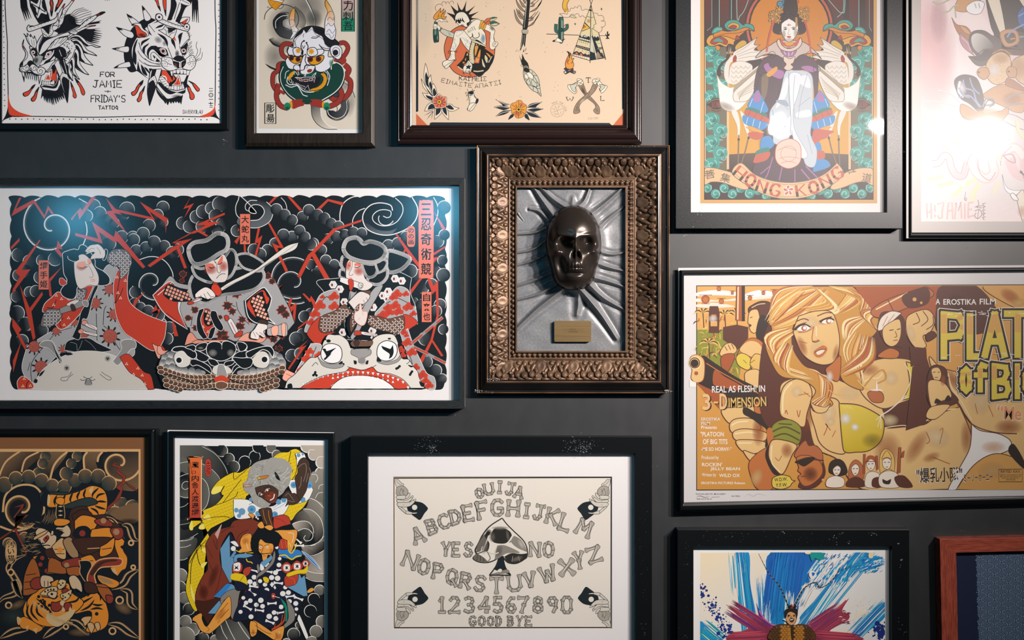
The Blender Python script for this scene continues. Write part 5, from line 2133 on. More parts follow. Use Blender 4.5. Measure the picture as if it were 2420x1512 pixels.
	# ---- middle rider on a scaled serpent
	cv.at(290, 640, 5.213).draw('''
O s k 8 490 170! 570 70 620 80 700 150 1000 200 1250 250 1500 100 1700 50! 1860 100 1960 280 2050 450 2120 640! 2000 780 1840 950 1800 1050 1700 1080 1300 840 900 840 820 700! 700 660 500 500
L k 7 1290 240 1280 380 1390 440
L k 7 1400 380 1420 480 1500 600 1560 660
L k 7 860 560 840 680
''')
	blot([(740, 40, 60), (730, 120, 40), (810, 580, 55), (890, 480, 60), (900, 700, 55), (1400, 270, 80), (1490, 240, 60), (1290, 430, 70), (1350, 500, 60), (1440, 680, 70), (1470, 600, 60), (1220, 780, 90), (1260, 830, 60), (1200, 570, 40),
		(1780, 60, 60), (1840, 130, 50), (1960, 480, 80), (2010, 540, 60), (1620, 530, 70), (1580, 600, 60), (1800, 780, 80), (1860, 840, 60), (1720, 820, 60), (1960, 800, 50), (1920, 960, 60)])
	cv.draw('''
O r w 10 370 300! 590 130 700 350! 690 500 800 720! 520 530
L k 6 390 300 590 160 640 190
L k 6 700 380 700 510 790 690
L w 9 430 300 600 150
L k 6 540 520 660 610 790 710
O w k 6 680 380! 720 370 710 500 810 725! 690 510
''')
	net('505 270 560 165 700 210 840 240 880 280 850 360 720 380 600 365 520 310', 8, 22)
	cv.draw('''
O r k 6 960 480! 1070 480 1120 680 1060 840! 980 780 940 640
''')
	dots3([(990, 690), (1050, 750), (1130, 660)])
	net('1010 490 1060 490 1110 560 1120 640 1050 680 1000 620', 8, 22)
	cv.draw('''
O k w 6 940 480! 1000 470 960 600 1000 740 1040 820 990 840! 920 740 910 600
O k w 6 1090 490! 1150 500 1180 580 1240 690 1210 740 1140 690 1080 560
O k w 6 1050 830! 1080 720 1130 690 1140 720 1100 830
O p k 6 760 920! 800 790 850 760 920 840 1000 850 1280 850 1280 880! 1000 880 900 900 850 890
L k 6 850 880 920 850 1000 860
O P k 6 360 890! 420 920 470 930 500 980 570 980 500 1050 440 1080 400 1000
L k 6 430 920 430 1010 500 1050
O P k 6 1410 860! 1470 800 1560 760 1760 800 1720 880 1600 880 1500 870
''')
	cv.at(290, 450, 6.3)
	hair(cv, '1000 1370 1080 1250 1300 1250 1650 1170 1960 1130 2090 1210 2090 1340 1960 1470 1700 1530 1480 1560 1250 1680 1050 1600 1000 1480', 46, 'k', 'w')
	hair(cv, '1700 980 1850 940 2020 1020 2100 1100 2040 1200 1800 1150', 36, 'k', 'w')
	hair(cv, '1040 1130 1200 1160 1500 1000 1600 880 1680 940 1690 1100 1620 1260 1500 1330 1320 1370 1180 1330 1080 1260', 42, 'k', 'w')
	cv.draw('''
O i k 6 1220 1080! 1400 1020 1500 950 1560 1060 1570 1250 1530 1350 1440 1370 1340 1350 1250 1220
W r .7 1310 1180 110 80 0
W r .7 1500 1130 80 90 0
P o 1230 1085! 1340 1090 1360 1140 1300 1150 1240 1140
P o 1410 1080! 1480 970 1490 1040 1460 1100 1420 1100
L k 9 1280 1140 1330 1150 1370 1130
L k 9 1410 1100 1450 1095 1480 1070
L k 7 1300 1155 1340 1160 1380 1145
L k 6 1380 1060 1400 1110 1410 1200 1440 1230 1470 1190
L k 6 1360 1030 1380 1080
L k 8 1395 1310 1440 1260 1490 1240 1530 1245
''')
	hair(cv, '980 880 1060 780 1250 740 1400 640 1530 670 1570 770 1540 880 1420 950 1250 1060 1100 1100 1020 1040', 62, 'k', 'w')
	cv.draw('''
O e k 6 1420 1480! 1600 1360 1960 1180 2100 1080 2420 840 2615 775! 2560 880 2300 1000 1960 1220 1600 1420 1440 1512
L d 8 1500 1450 1800 1310 2100 1140 2400 930 2600 790
O r k 7 1340 1380 1390 1370 1440 1430 1460 1500 1410 1530 1350 1480
''')
	cv.at(290, 640, 5.213).draw('''
O r k 7 1120 160 1180 180 1220 260 1180 310 1120 280 1090 210
O w k 5 860 370 960 310 980 350 880 390
L r 9 870 370 960 330
O r k 5 800 390 840 370 880 390 860 410 810 415
O i k 7 890 290! 940 240 1020 200 1090 230 1140 290 1130 330 1050 350 960 320 900 330
L k 6 960 300 990 360 1030 340
L k 6 1000 280 1040 350 1090 330
L k 6 1040 260 1090 320 1130 310
O w k 6 1290 620! 1340 590 1430 760 1380 790
L r 8 1330 630 1400 770
O r k 6 1250 560 1280 545 1310 570 1300 610 1270 615
O r k 6 1380 790 1440 740 1480 750 1460 800 1390 820
''')
	cv.at(560, 660, 5.6).draw('''
O k w 10 110 280! 330 115 400 150 460 250! 440 340 400 480 520 600! 400 560 270 580 150 490
O r k 5 140 300 330 140 400 220 430 260 390 330 340 200 200 280 260 500 170 420
''')
	net('180 270 330 160 350 240 390 380 420 540 280 530 220 400', 8, 22)
	cv.draw('''
O b k 5 280 545 340 530 410 560 400 600 290 570
O i k 6 280 580! 390 600 400 650 350 690 380 750 350 770 300 740 290 790 240 790 180 770 190 700 230 660
L k 5 210 690 250 760
L k 5 250 700 300 750
L k 5 300 700 370 750
O s k 6 400 650! 540 610 650 580 670 680 650 750 540 740 410 740
O P k 5 455 640 540 615 540 730 470 740
O P k 5 590 600 640 590 640 740 600 740
L k 6 490 750 490 800 560 880 640 1000 680 1120
''')
	# serpent
	cv.at(290, 640, 5.213)
	cv.draw('''
P k 450 1300! 440 1150 480 1060 600 960 740 920 900 900 1200 870 1600 870 1750 920 1850 950 2000 1060 2040 1200 2020 1330 1950 1440 1400 1450 600 1455 500 1400
''')
	cv.draw('''
P d 450 1250 455 1120 540 1010 640 1000 640 1160 780 1210 1000 1230 980 1290 700 1280 520 1250
P d 1980 1250 2010 1120 1920 1010 1840 1000 1810 1160 1660 1210 1430 1230 1450 1290 1740 1280 1900 1250
''')
	for x, y in ((520, 1060), (600, 1030), (500, 1130), (570, 1110), (630, 1110), (540, 1190), (610, 1180), (690, 1210), (760, 1220), (850, 1230), (930, 1250), (480, 1210), (660, 1060)):
		puff(cv, x, y, 44, 20, 170, 'e', 'g', 'w', 1.0)
		puff(cv, 2450 - x, y, 44, 10, 160, 'e', 'g', 'w', 1.0)
	for row, y0 in ((0, 1240), (1, 1290), (2, 1350), (3, 1410)):
		for k in range(13):
			for sgn in (-1, 1):
				u = k / 12
				x = 1215 + sgn * (110 + u * 640 - row * 8)
				y = y0 + 62 - 110 * u * (1 if row < 2 else .8) + 90 * math.sin(u * 3.1) * .6
				if y < 1470 and (row < 2 or u < .95):
					(q,) = cv.xf([x, y])
					cv.fill(cv.ell(q[0], q[1], 8.4, 6.4, -8 * sgn), cv.col('c'))
					cv.fill(cv.ell(q[0], q[1], 7.4, 5.5, -8 * sgn), None, grad=(cv.col('B'), cv.col('b'), q - (0, 5), q + (0, 6)))
	cv.draw('''
L k 10 500 1275 620 1290 760 1330 900 1390 1020 1390 1130 1330
L k 10 1300 1320 1400 1370 1560 1400 1700 1390 1850 1330 1960 1270
''')
	cv.draw('''
O k w 8 1030 950! 1050 900 1120 870 1210 890 1220 960 1230 880 1300 865 1380 910 1395 980 1340 1060 1220 1110 1100 1080 1040 1020
W d .7 1110 1010 60 50 0
W d .7 1330 1010 50 50 0
O k w 7 900 930 960 890 1040 890 1020 960 960 985 900 970
W d .6 960 950 40 20 0
O k w 7 1400 900 1480 880 1530 920 1520 970 1450 985 1400 960
W d .6 1470 950 40 20 0
O k w 7 880 990 920 980 1050 1050 1060 1090 1000 1120 920 1090
O k w 7 1540 990 1420 1000 1350 1070 1360 1110 1420 1130 1500 1090
O k w 7 1050 1090 1130 1090 1180 1140 1160 1170 1090 1160
O k w 7 1380 1110 1290 1110 1250 1140 1270 1170 1340 1160
O k w 7 830 1130 850 1090 900 1090 1000 1130 1080 1190 1100 1270! 1000 1200 920 1160 860 1170
O k w 7 1350 1270! 1360 1190 1440 1130 1540 1100 1580 1150 1520 1190 1420 1190
O e k 5 1100 1240! 1120 1180 1200 1150 1300 1180 1350 1240 1300 1270 1150 1280
O d w 7 1150 1300! 1170 1170 1210 1150 1250 1170 1290 1300 1220 1290
P r 1130 1320 1220 1285 1310 1330 1290 1360 1150 1360
O B c 7 1150 1380 1220 1360 1290 1390 1280 1440 1210 1460 1150 1440
O e k 6 650 1010! 740 990 820 1030 840 1090 820 1160 750 1190 680 1180 640 1120 630 1060
C w 695 1100 46
C k 693 1100 34
O k w 9 600 980! 640 940 740 930 820 960 890 990 910 1050 870 1085 800 1050 740 990 660 1000
O k w 7 770 940 860 910 900 940 880 990 840 970
''')
	cv.at(560, 660, 5.6).draw('''
O e k 6 200 1050! 290 960 380 960 430 1030 430 1110 380 1170 290 1170 220 1130
C w 375 1058 50
C k 365 1060 38
O k w 9 120 970! 200 930 340 890 440 890 490 960 470 1040! 420 960 340 930 260 980 180 1040 130 1020
O k w 7 0 840 60 830 130 870 110 930 40 950
O k w 7 -60 1040 60 1040 180 1040 210 1090 170 1160 60 1170
O P k 6 650 1190! 760 1240 820 1260 830 1340 800 1400! 740 1370 680 1360 600 1310
L k 5 650 1250 740 1290 790 1320
p k 560 1430 600 1390 620 1420 660 1400 640 1440
p k 690 1380 740 1400 750 1440 700 1430
''')
	# ---- right rider on a toad
	cv.at(780, 660, 5.6).draw('''
O k w 6 -180 30 40 -10! 260 -20 520 60 700 40 760 -60 900 -100 1080 -20! 1060 160 1130 360 1160 590! 1040 640 700 800 300 800 -40 760 -210 620 -60 240
''')
	for x, y in ((40, 70), (130, 130), (190, 300), (700, 215), (770, 160), (760, 260), (570, 370), (860, -10), (950, 20), (560, 680), (170, 700), (590, 770)):
		(q,) = cv.xf([x, y])
		cv.fill(np.array([(q[0] + 10 * math.cos(k * 1.0472), q[1] + 10 * math.sin(k * 1.0472)) for k in range(6)]), cv.col('w'))
		cv.fill(cv.ell(q[0] - 1, q[1], 5, 5), cv.col('#b89f9a'))
		cv.fill(cv.ell(q[0] - 1, q[1], 4.2, 4.2), cv.col('w'))
		cv.fill(cv.ell(q[0] - 2.4, q[1] + .5, 2.4, 3.4), cv.col('#7a2820'))
	cv.draw('''
O s k 7 260 140! 330 170 360 120! 320 300 240 420 180 560 230 760 270 780! 200 640
O s k 7 600 100! 700 80 620 240 540 380 450 560 380 700 300 800! 270 760 350 620 360 480 520 200
''')
	weave('330 200 480 150 540 160 500 260 420 420 440 500 360 560 280 700 260 560 290 440', 8, 45, 'B')
	cv.draw('''
O s w 6 600 440! 740 290 890 100 1040 150 1060 330 1130 370 1160 580! 1060 640 960 700! 990 560 960 470 800 520 610 490
L k 8 740 320 800 290
L k 8 850 230 950 270 1120 360
O r k 6 970 460! 1060 480 1160 570 1080 640 980 690
''')
	redcloud([(690, 470, 60), (780, 430, 60), (860, 340, 60), (900, 420, 60), (880, 190, 60), (840, 230, 50), (1000, 190, 40), (1030, 360, 60), (1100, 450, 40), (760, 370, 50)])
	weave('510 480 640 490 780 520 960 480 990 560 970 690 900 730 780 700 620 660 500 590', 8, 40, 'B')
	cv.draw('''
P k 470 570! 490 490 510 480 500 570
O s w 7 1030 650! 960 700 930 720 990 900 1060 1100 1150 1180 1180 1300 1280 1440 1390 1450 1380 1300 1280 1240 1200 1080 1100 860
L k 8 930 740 980 900 1060 1030 1090 1120
''')
	redcloud([(1020, 830, 60), (1080, 960, 60), (1130, 1160, 50), (1220, 1260, 60), (1260, 1340, 50), (1310, 1400, 50), (930, 930, 50), (960, 1000, 40), (980, 700, 40), (1010, 740, 30)])
	cv.at(560, 660, 5.6).draw('''
O s w 7 1040 320! 1120 190 1330 140 1350 340! 1280 420 1100 500 920 700! 900 650
L k 9 1130 280 1190 230 1240 280
''')
	redcloud([(1280, 220, 60), (1130, 230, 30), (1090, 340, 70), (1030, 450, 60), (1280, 350, 60), (980, 560, 50)])
	cv.draw('''
O r k 7 920 720! 1000 580 1110 490 1090 600 1120 700 1320 690! 1150 780 1120 850 1050 880! 960 780
''')
	weave('1080 620 1120 490 1280 420 1420 330 1480 380 1530 420 1420 540 1330 640 1200 710 1110 690', 8, 5, 'B')
	cv.draw('''
O s w 7 980 850! 1120 880 1000 1150 860 1330 770 1230!
L k 8 1050 890 980 1050 880 1200 870 1320
''')
	redcloud([(960, 950, 50), (920, 1040, 60), (1080, 1000, 50), (860, 1190, 60), (930, 1180, 50), (830, 1240, 30)])
	# face and hair of the right rider
	cv.at(780, 450, 6.3)
	hair(cv, '870 900 1000 920 1180 1000 1160 1080 1050 1180 900 1220 840 1150 840 1000', 56, 'k', 'w')
	hair(cv, '600 1260 720 1220 840 1180 850 1280 780 1370 680 1400 560 1360', 46, 'k', 'w')
	hair(cv, '170 1050 200 980 300 1020 300 1100 220 1180 170 1120', 44, 'k', 'w')
	hair(cv, '140 1240 160 1180 230 1200 240 1300 160 1290', 36, 'k', 'w')
	cv.draw('''
O i k 6 240 1150! 260 1060 340 1000 480 1060 500 1240 540 1330 640 1400 560 1480 440 1480 330 1400 240 1300
W r .7 430 1200 90 80 0
W r .6 270 1130 50 80 0
P o 360 1090! 420 1080 480 1090 460 1130 400 1120 370 1130
P o 260 1090! 300 1050 310 1110 270 1130
L k 9 360 1140 400 1145 450 1130
L k 8 265 1110 290 1115 305 1130
L k 6 330 1050 325 1150 290 1220 285 1260 320 1265 345 1240
L o 12 280 1300 330 1310
''')
	hair(cv, '480 1100 600 1100 700 1110 690 1230 620 1290 540 1270', 40, 'k', 'w')
	hair(cv, '680 1060 800 1030 850 1080 800 1180 720 1210', 36, 'k', 'w')
	hair(cv, '200 860 250 740 370 700 440 730 500 790 600 760 760 810 830 900 780 1010 650 1070 480 1060 320 1010 240 950', 62, 'k', 'w')
	cv.draw('''
O w k 7 150 1330 180 1290 460 1380 490 1400 480 1440 420 1460 170 1370
O r k 5 270 1330 340 1330 350 1420 320 1490 290 1480 280 1420
C e 455 1410 38
R k 6 455 1410 38
C d 470 1415 12
''')
	cv.at(780, 660, 5.6).draw('''
O i k 7 230 310! 380 170 480 180 530 220 500 280 460 320 430 330 380 330 320 400!
P k 225 310! 240 300 320 400 300 405
L k 5 480 240 500 290
L k 5 440 270 460 310
O i p 7 380 410 390 340 410 330 430 420 490 430 490 500 460 590 410 610 350 570 320 520 330 440
L p 6 400 500 370 540
L p 6 430 430 440 480
O r k 6 320 700 340 680 430 690 430 730 330 740
O w k 5 430 690 600 730 600 750 430 730
L r 6 450 710 580 740
''')
	# swords
	cv.draw('''
L d 44 1080 850 1490 500
L r 22 1090 840 1220 735
L r 22 1260 700 1370 620
L r 22 1410 580 1490 505
L d 42 1100 890 1530 1110
L r 22 1110 900 1300 985
L r 22 1380 1030 1530 1110
''')
	# toad
	cv.draw('''
O e k 8 -600 1440! -560 1330 -460 1250 -280 1050 -180 1030 -110 960 -100 860 -60 780 -20 730 60 735 140 740 230 810 270 900 290 910 420 920 530 900 560 800 640 740 760 720 850 740 900 840 900 880 950 1040 1040 1060 1100 1150 1160 1220 1180 1300 1250 1440!
''')
	cv.draw('''
P r -400 1440! -200 1330 0 1260 200 1230 260 1170 420 1200 560 1160 640 1230 800 1260 960 1330 1060 1440! 850 1440 700 1330 420 1270 200 1290 20 1400 0 1440
''')
	for i in range(22):
		u = i / 21
		x = -360 + u * 1390
		yb = 1440 - 200 * math.sin(max(0.02, min(1, u)) * math.pi) ** .55
		up = 30
		cv.draw(f'o w k 3 {x - 20} {yb - 24} {x + 22} {yb - 26} {x + 4} {yb + 14}')
		if 0 < i < 21:
			yi = 1448 - 168 * math.sin(u * math.pi) ** .8
			if x < 20 or x > 860:
				continue
			cv.draw(f'o w k 3 {x - 18} {yi + 8} {x + 20} {yi + 8} {x} {yi - 26}')
	cv.draw('''
P w 10 1445! 60 1380 200 1300 420 1275 640 1310 780 1380 850 1445!
L k 8 0 1445 60 1375 200 1290 420 1270 650 1300 790 1380 855 1445
L k 8 -400 1445 -280 1360 -100 1280 100 1240 200 1220 260 1170 320 1180 420 1200 520 1180 560 1160 640 1230 800 1250 960 1320 1070 1440
L k 7 230 1155 280 1170
L k 7 610 1135 560 1165
O d k 5 280 930! 330 920 520 920 540 990 460 1040 450 1100 380 1100 370 1040 280 990
L k 6 280 900 330 930
L k 6 530 900 500 940
P k 310 1070! 350 1080 350 1120 320 1120
P k 510 1070! 480 1080 470 1120 500 1120
W d .7 430 1080 60 60 0
O B k 5 270 840 330 800 400 800 440 820 560 810 540 880 380 890 300 890
O b k 5 310 830 360 800 390 840 350 900
O w k 10 620 960 650 860 750 810 860 850 890 950 840 1050 730 1080 640 1040
O k k 4 680 880! 760 910 800 920 830 870! 840 960 820 1020 780 1050! 790 990 740 950 700 920
P k 615 1080! 630 1020 680 1080 640 1085
O d k 5 620 1085! 760 1090 880 1060 930 1000 940 1040 880 1100 760 1130 660 1110
O w k 10 -120 960 -70 870 30 850 130 890 160 990 120 1090 0 1110 -100 1060
O k k 4 80 905! 20 960 0 1000 20 980! -60 1060 -80 1050 -50 1010 -100 920! -60 920 -40 950
O d k 5 -170 1010! -100 1090 20 1120 180 1110 160 1160 40 1180 -100 1140
P k 110 1110! 160 1080 165 1110 130 1125
C k 177 1118 12
E k -20 815 30 22 0
C k -60 795 12
E k 785 785 22 12 0
D k 18 -200 1250 -180 1270 -220 1268 -195 1230 900 1170 920 1150 880 1180 1070 1240 1060 1260 1085 1220
P k 1180 1350 1210 1360 1250 1380 1240 1420 1200 1410
P k 1030 1130 1100 1150 1070 1165
L k 7 -240 1150 -190 1100 -160 1130
L k 7 950 1040 1040 1060 1050 1090 1010 1120
P k -560 1390 -510 1380 -500 1440 -560 1440
''')
	return cv.build('inked_print', parent)

art_warriors(F7)

# ------------------------------------------------------------------ grey-maned figure above a swordsman in a spotted robe
def art_mane(parent):
	cv = Canvas(.0121, '#cfc9ca', {'k': '#0f1417', 'w': '#d6d0cc', 'g': '#57554f', 'G': '#837b71', 't': '#a3968a', 'y': '#cfae1c', 'Y': '#d9c65a', 'm': '#6e2f20', 'M': '#3d1d15', 'n': '#161a2c',
								'b': '#5b86a6', 'B': '#2f6fae', 's': '#cf8a3c', 'S': '#b06a2a', 'r': '#a5382a', 'h': '#8f8a84', 'H': '#c3beb8', 'd': '#3f2c24', 'o': '#c9602c', 'u': '#78716a', 'e': '#0e7a62', 'c': '#d6b890', 'p': '#b58a80'},
				clip=(425, 1052, 766.5, 1600))
	cv.at(0, 0, 1).draw('p k 420 1053 770 1056 770 1610 420 1610')
	cv.at(415, 1040, 6.05)
	# grey rings upper left
	cv.draw('G g k 60 80 760 480 40 60 380 70 560 170 700 350 760 500 700 900 500 1300 60 1460 40 1460')
	cv.draw('''
G k g 520 900 640 600 60 310 200 300 400 340 560 460 640 620 640 850 480 1080 300 1200 60 1220
L w 5 380 90 560 190 690 350 745 480
L w 5 60 330 150 310 300 310 480 390 600 500 640 580
L w 4 60 1210 200 1180 300 1120
G g k 420 700 200 700 60 500 150 480 300 500 430 600 480 760 460 900 380 1010 200 1080 60 1100
L w 6 60 520 180 480 300 500 430 590 480 750 450 920 380 1010
L w 5 60 960 130 940 180 900
G k g 100 650 200 800 60 560 150 540 280 560 340 660 320 780 220 830 60 800
L w 5 60 800 150 820 240 800
L w 6 200 600 140 590 95 630 95 680 140 705 190 680
L w 5 60 1440 200 1400 320 1330
G g k 60 1460 400 1600 60 1460 300 1400 250 1600 60 1720
''')
	for x, y, r, a0, a1, g in ((660, 150, 85, -80, 130, 'g'), (760, 265, 80, -110, 110, 'g'), (830, 380, 85, -110, 80, 'g'), (990, 310, 86, -190, 40, 'k'), (1130, 230, 80, -200, 40, 'k'), (1180, 100, 80, 90, 200, 'k')):
		puff(cv, x, y, r, a0, a1, g, 'k', 'w', 1.5)
	cv.at(575, 1040, 6.05)
	for x, y, r, a0, a1, g in ((400, 110, 70, 60, 200, 'g'), (480, 210, 70, 150, 300, 'g'), (900, 90, 80, 60, 200, 't'), (1010, 210, 80, 80, 290, 't'), (1120, 320, 85, 100, 300, 't'), (1110, 470, 85, 120, 290, 'G'),
							(1000, 550, 70, -120, 80, 'G'), (1150, 700, 80, 120, 280, 'G'), (1130, 830, 90, 120, 290, 'G')):
		puff(cv, x, y, r, a0, a1, g, g if g == 't' else 'g', 'w', 1.5)
	cv.draw('''
p t 830 60 1200 60 1200 500 1080 380 1010 240 920 170
G G g 1000 560 1200 900 900 600 960 480 1040 440 1200 460 1200 1000 1050 860 940 800
L w 6 830 100 860 160 920 180 950 170
L w 6 1020 140 950 140 925 200 960 270 1030 285
L w 6 1150 240 1080 240 1045 300 1060 370 1110 410
L w 6 1140 395 1070 400 1030 460
L w 6 970 490 1040 490 1065 550 1030 605
L w 6 1150 630 1090 650 1075 700
L w 6 1140 745 1070 760 1030 830
G k G 760 1200 1150 900 700 1200 760 1060 900 960 950 830 1050 860 1150 960 1160 1400 1100 1480 860 1520
G G k 1000 1000 900 1300 850 980 1000 1010 1100 1110 1150 1280 1100 1440 900 1520 980 1300 950 1100
L w 8 940 825 1050 870 1150 970
L w 8 870 980 980 1000 1090 1100 1140 1230 1140 1370 1050 1480 930 1520
G t k 720 1200 980 1300 700 1200 800 1160 920 1170 1000 1260 1000 1360! 940 1280 860 1260 780 1300
L w 8 700 1200 800 1160 920 1165 990 1240 1005 1330
L w 8 780 1300 860 1265 940 1280 995 1350 970 1420 900 1440 865 1400 890 1360
''')
	cv.at(575, 1262, 6.05).draw('''
G k t 850 200 1150 400 840 160 1000 170 1160 60 1160 560 900 560
L w 8 850 165 960 160 1080 110 1160 20
L w 7 900 290 1010 300 1160 230
G G k 900 200 1000 300 830 170 1000 180 1150 100 1150 220 1000 300 900 280
p G 880 510 1160 560 1160 680 1040 680 900 620
L w 8 880 510 1000 550 1160 565
L w 7 890 620 1000 670 1160 680
''')
	for x, y, r, a0, a1, g in ((1090, 800, 75, 160, 370, 'G'), (1010, 930, 85, 120, 350, 'k'), (960, 1100, 88, 90, 360, 'k'), (1130, 1250, 90, 120, 300, 'G'), (1040, 1390, 88, 120, 380, 'G'), (720, 1430, 88, 130, 380, 'g'),
							(980, 1540, 80, 180, 330, 'G'), (790, 1300, 46, 90, 270, 'g'), (620, 1560, 70, 200, 340, 'G')):
		puff(cv, x, y, r, a0, a1, g, 'k' if g != 'G' else 'g', 'w', 1.6)
	cv.at(415, 1262, 6.05)
	for x, y, r, a0, a1, g in ((60, 600, 110, -100, 0, 'G'), (60, 760, 90, -90, 10, 'g'), (130, 910, 85, -150, 60, 'G'), (190, 1070, 85, -190, 100, 'g'), (140, 1245, 85, -160, 100, 'G'), (250, 1360, 92, -110, 130, 'G'), (390, 1490, 85, -130, 10, 'g'),
							(570, 1520, 80, -170, 0, 'G'), (120, 1480, 160, -80, -10, 'G')):
		puff(cv, x, y, r, a0, a1, g, 'g' if g == 'G' else 'k', 'w', 1.6)
	cv.draw('''
L w 6 60 100 200 80 260 40
L w 6 60 190 150 180 220 150
L w 6 60 370 120 365 170 340
G k g 500 1300 800 1512 640 1260 900 1230 1060 1512 600 1512
L w 8 640 1280 680 1400 740 1500
L w 8 710 1220 780 1380 850 1512
L w 9 890 1250 970 1380 1060 1500
L w 6 520 1380 530 1430
''')
	# ochre cloak of the upper figure, with a key-fret pattern

	def fret(txt, base='y'):
		p = spline(zpts(cv, txt), True)
		cv.fill(p, cv.col(base))
		for (x, y) in grid_in(p, 7.5, -22, .5, 3.2):
			c, s = math.cos(-.38), math.sin(-.38)
			q = [(-3, 2.6), (-3, -2.6), (0, -2.6), (0, .6), (3, .6), (3, -2.6)]
			cv.ribbon([(x + a * c - b * s, y + a * s + b * c) for a, b in q], .5, cv.col('#9a8414'))
		cv.ribbon(p, .9, cv.col('k'), closed=True)
	cv.at(415, 1040, 6.05)
	fret('510 760 530 680 640 560 820 460 920 460 1060 380 1200 330 1300 600 1040 780 1000 870 850 1070 780 1120 560 1230 480 1290 330 1500 200 1700 180 1900 150 2170 290 2450 380 2140 440 1600 500 1450 430 1270 340 1240 360 1180 210 1280 200 1230 230 1140 390 1060 400 1000 560 930 680 800 660 780 640 740')
	cv.draw('''
P Y 510 760 540 680 660 660 640 730 560 770
P Y 330 1250 380 1180 420 1260 360 1275
P Y 195 1230 230 1150 250 1270 210 1285
P Y 400 1100 470 1060 500 1130 420 1130
L k 8 650 730 700 650 640 770 680 790
L k 7 830 460 830 540 870 545 1050 390
L k 7 680 890 780 760 940 560
L k 7 570 930 740 870 860 800 890 730
L k 7 400 1130 560 1100 700 1090 780 1110
L k 7 280 1250 400 1180
L k 9 330 1380 350 1290 310 1330
L k 8 200 1760 340 1500 500 1270
L k 8 210 2100 230 1760 330 1550 440 1430
L k 8 300 1560 330 1730 380 1820
L k 6 350 1470 360 1510 440 1510
L k 6 360 1490 380 1590 430 1600
P Y 370 1560 440 1540 440 1600 400 1610
P Y 360 1780 450 1740 390 1830
P Y 210 2050 260 2200 310 2360 230 2240
L k 10 1020 790 980 890 860 1060
''')
	cv.at(575, 1040, 6.05)
	fret('430 270 520 180 640 170 680 140 760 125 840 180 880 260 760 500 720 590 650 620 640 400')
	fret('580 1060 610 950 760 900 900 850 930 850 860 960 760 1050 680 1150')
	cv.draw('''
L k 8 680 150 660 260 640 360
L k 7 650 360 680 320
L k 7 700 460 710 420
L k 8 740 190 770 350 740 500 660 610
O w k 6 740 190! 860 180 900 270! 830 280 770 360 760 250
C b 790 215 28
C b 850 200 18
O w k 6 640 620 740 560 940 590! 1000 710! 930 850 800 900 760 880
C b 720 640 46
C B 720 640 20
C b 940 640 50
C B 950 650 20
C b 850 850 40
O w k 6 -140 840! 60 850 200 930 420 940 560 830 700 760 640 960 560 1070 430 1100 280 1080 -20 1130 -130 1080
C b -20 1020 50
C b -100 1000 34
C b 120 990 60
C B 120 990 24
C b 110 850 30
C b -60 1080 30
C b 210 1050 40
C b 450 1060 44
C B 460 1060 18
C b 500 880 40
C b 320 960 34
C b 580 850 40
L B 5 420 970 540 900 600 860
L B 5 430 1000 560 930 620 880
L k 6 80 920 150 890
O d k 7 780 340 820 270 880 250 940 310 950 380 970 470 930 580 900 720 820 850 770 880 760 700 740 540 780 460
L G 6 780 400 830 350 890 340 900 450 860 590
L G 6 830 520 820 640 790 690
L G 6 930 470 900 600
L G 5 940 390 965 460 940 560
O d k 7 550 820 600 740 650 720 690 760 740 760 790 820 800 880 720 920 640 920 600 950! 630 880 620 830
L G 5 600 800 640 760 680 800
L G 5 680 800 720 860
L G 5 640 860 700 880 740 870
O d k 7 220 1000 300 970 400 980 420 1150 430 1240 300 1200 260 1100
L S 8 280 990 300 1100 340 1200
L S 8 360 1000 370 1100 410 1220
O r k 7 430 1100! 560 1065 650 1100 680 1200! 560 1230 440 1260
L m 7 450 1110 560 1150 620 1220
''')
	# grey mane and dark laughing face
	cv.draw('''
O h h 5 90 420 180 320 360 270 540 260 640 310 700 420 680 480 660 620 600 700 560 760 480 820 400 900 330 960 240 960 150 900 100 780 20 720 0 620 60 560
''')
	m = spline(zpts(cv, '90 420 180 320 360 270 540 260 640 310 700 420 680 480 660 620 600 700 560 760 480 820 400 900 330 960 240 960 150 900 100 780 20 720 0 620 60 560'), True)
	c0 = cv.xf([330, 470])[0]
	rn = random.Random(5)
	for k in range(420):
		a = rn.uniform(0, 6.283)
		q = m[rn.randrange(len(m))]
		t = rn.uniform(.35, .98)
		p1 = c0 + (q - c0) * t
		d = (q - c0) / max(np.hypot(*(q - c0)), 1)
		n = np.array((-d[1], d[0]))
		L = rn.uniform(5, 11)
		p0 = p1 - d * L + n * rn.uniform(0, 4)
		cv.ribbon([p0, (p0 + p1) / 2 + n * 1.2, p1], rn.uniform(.35, .7), cv.col('H' if rn.random() < .6 else '#5c5853'), 'both')
	cv.draw('''
P h 360 270 540 260 640 310 700 430 600 480 480 420 380 480 240 540
O d k 6 170 680! 260 650 380 640 480 700 500 760 470 870 420 905 360 890! 280 830 200 780
P m 300 820 340 760 420 740 480 780 460 870 410 900 360 870
W m .8 330 740 60 60 0
L w 14 380 860 430 830 445 770
L k 5 360 850 400 870 450 840 460 780
L H 7 310 740 330 700 380 690
L H 7 220 790 230 750 280 780
C w 345 715 14
C w 255 780 10
L k 6 290 780 300 820 330 810
L S 6 350 790 390 800
L k 6 300 690 360 660 400 690
O S k 5 195 540 240 520 360 500 330 540 250 560
O p k 5 0 650 60 630 130 650 80 665 20 670
O y k 4 195 540 235 525 250 550 220 555
P k 450 450 500 500 530 580! 470 540
L H 6 640 390 600 460 520 520
L H 5 660 450 600 500 540 560
L H 5 680 520 620 540 550 620
''')
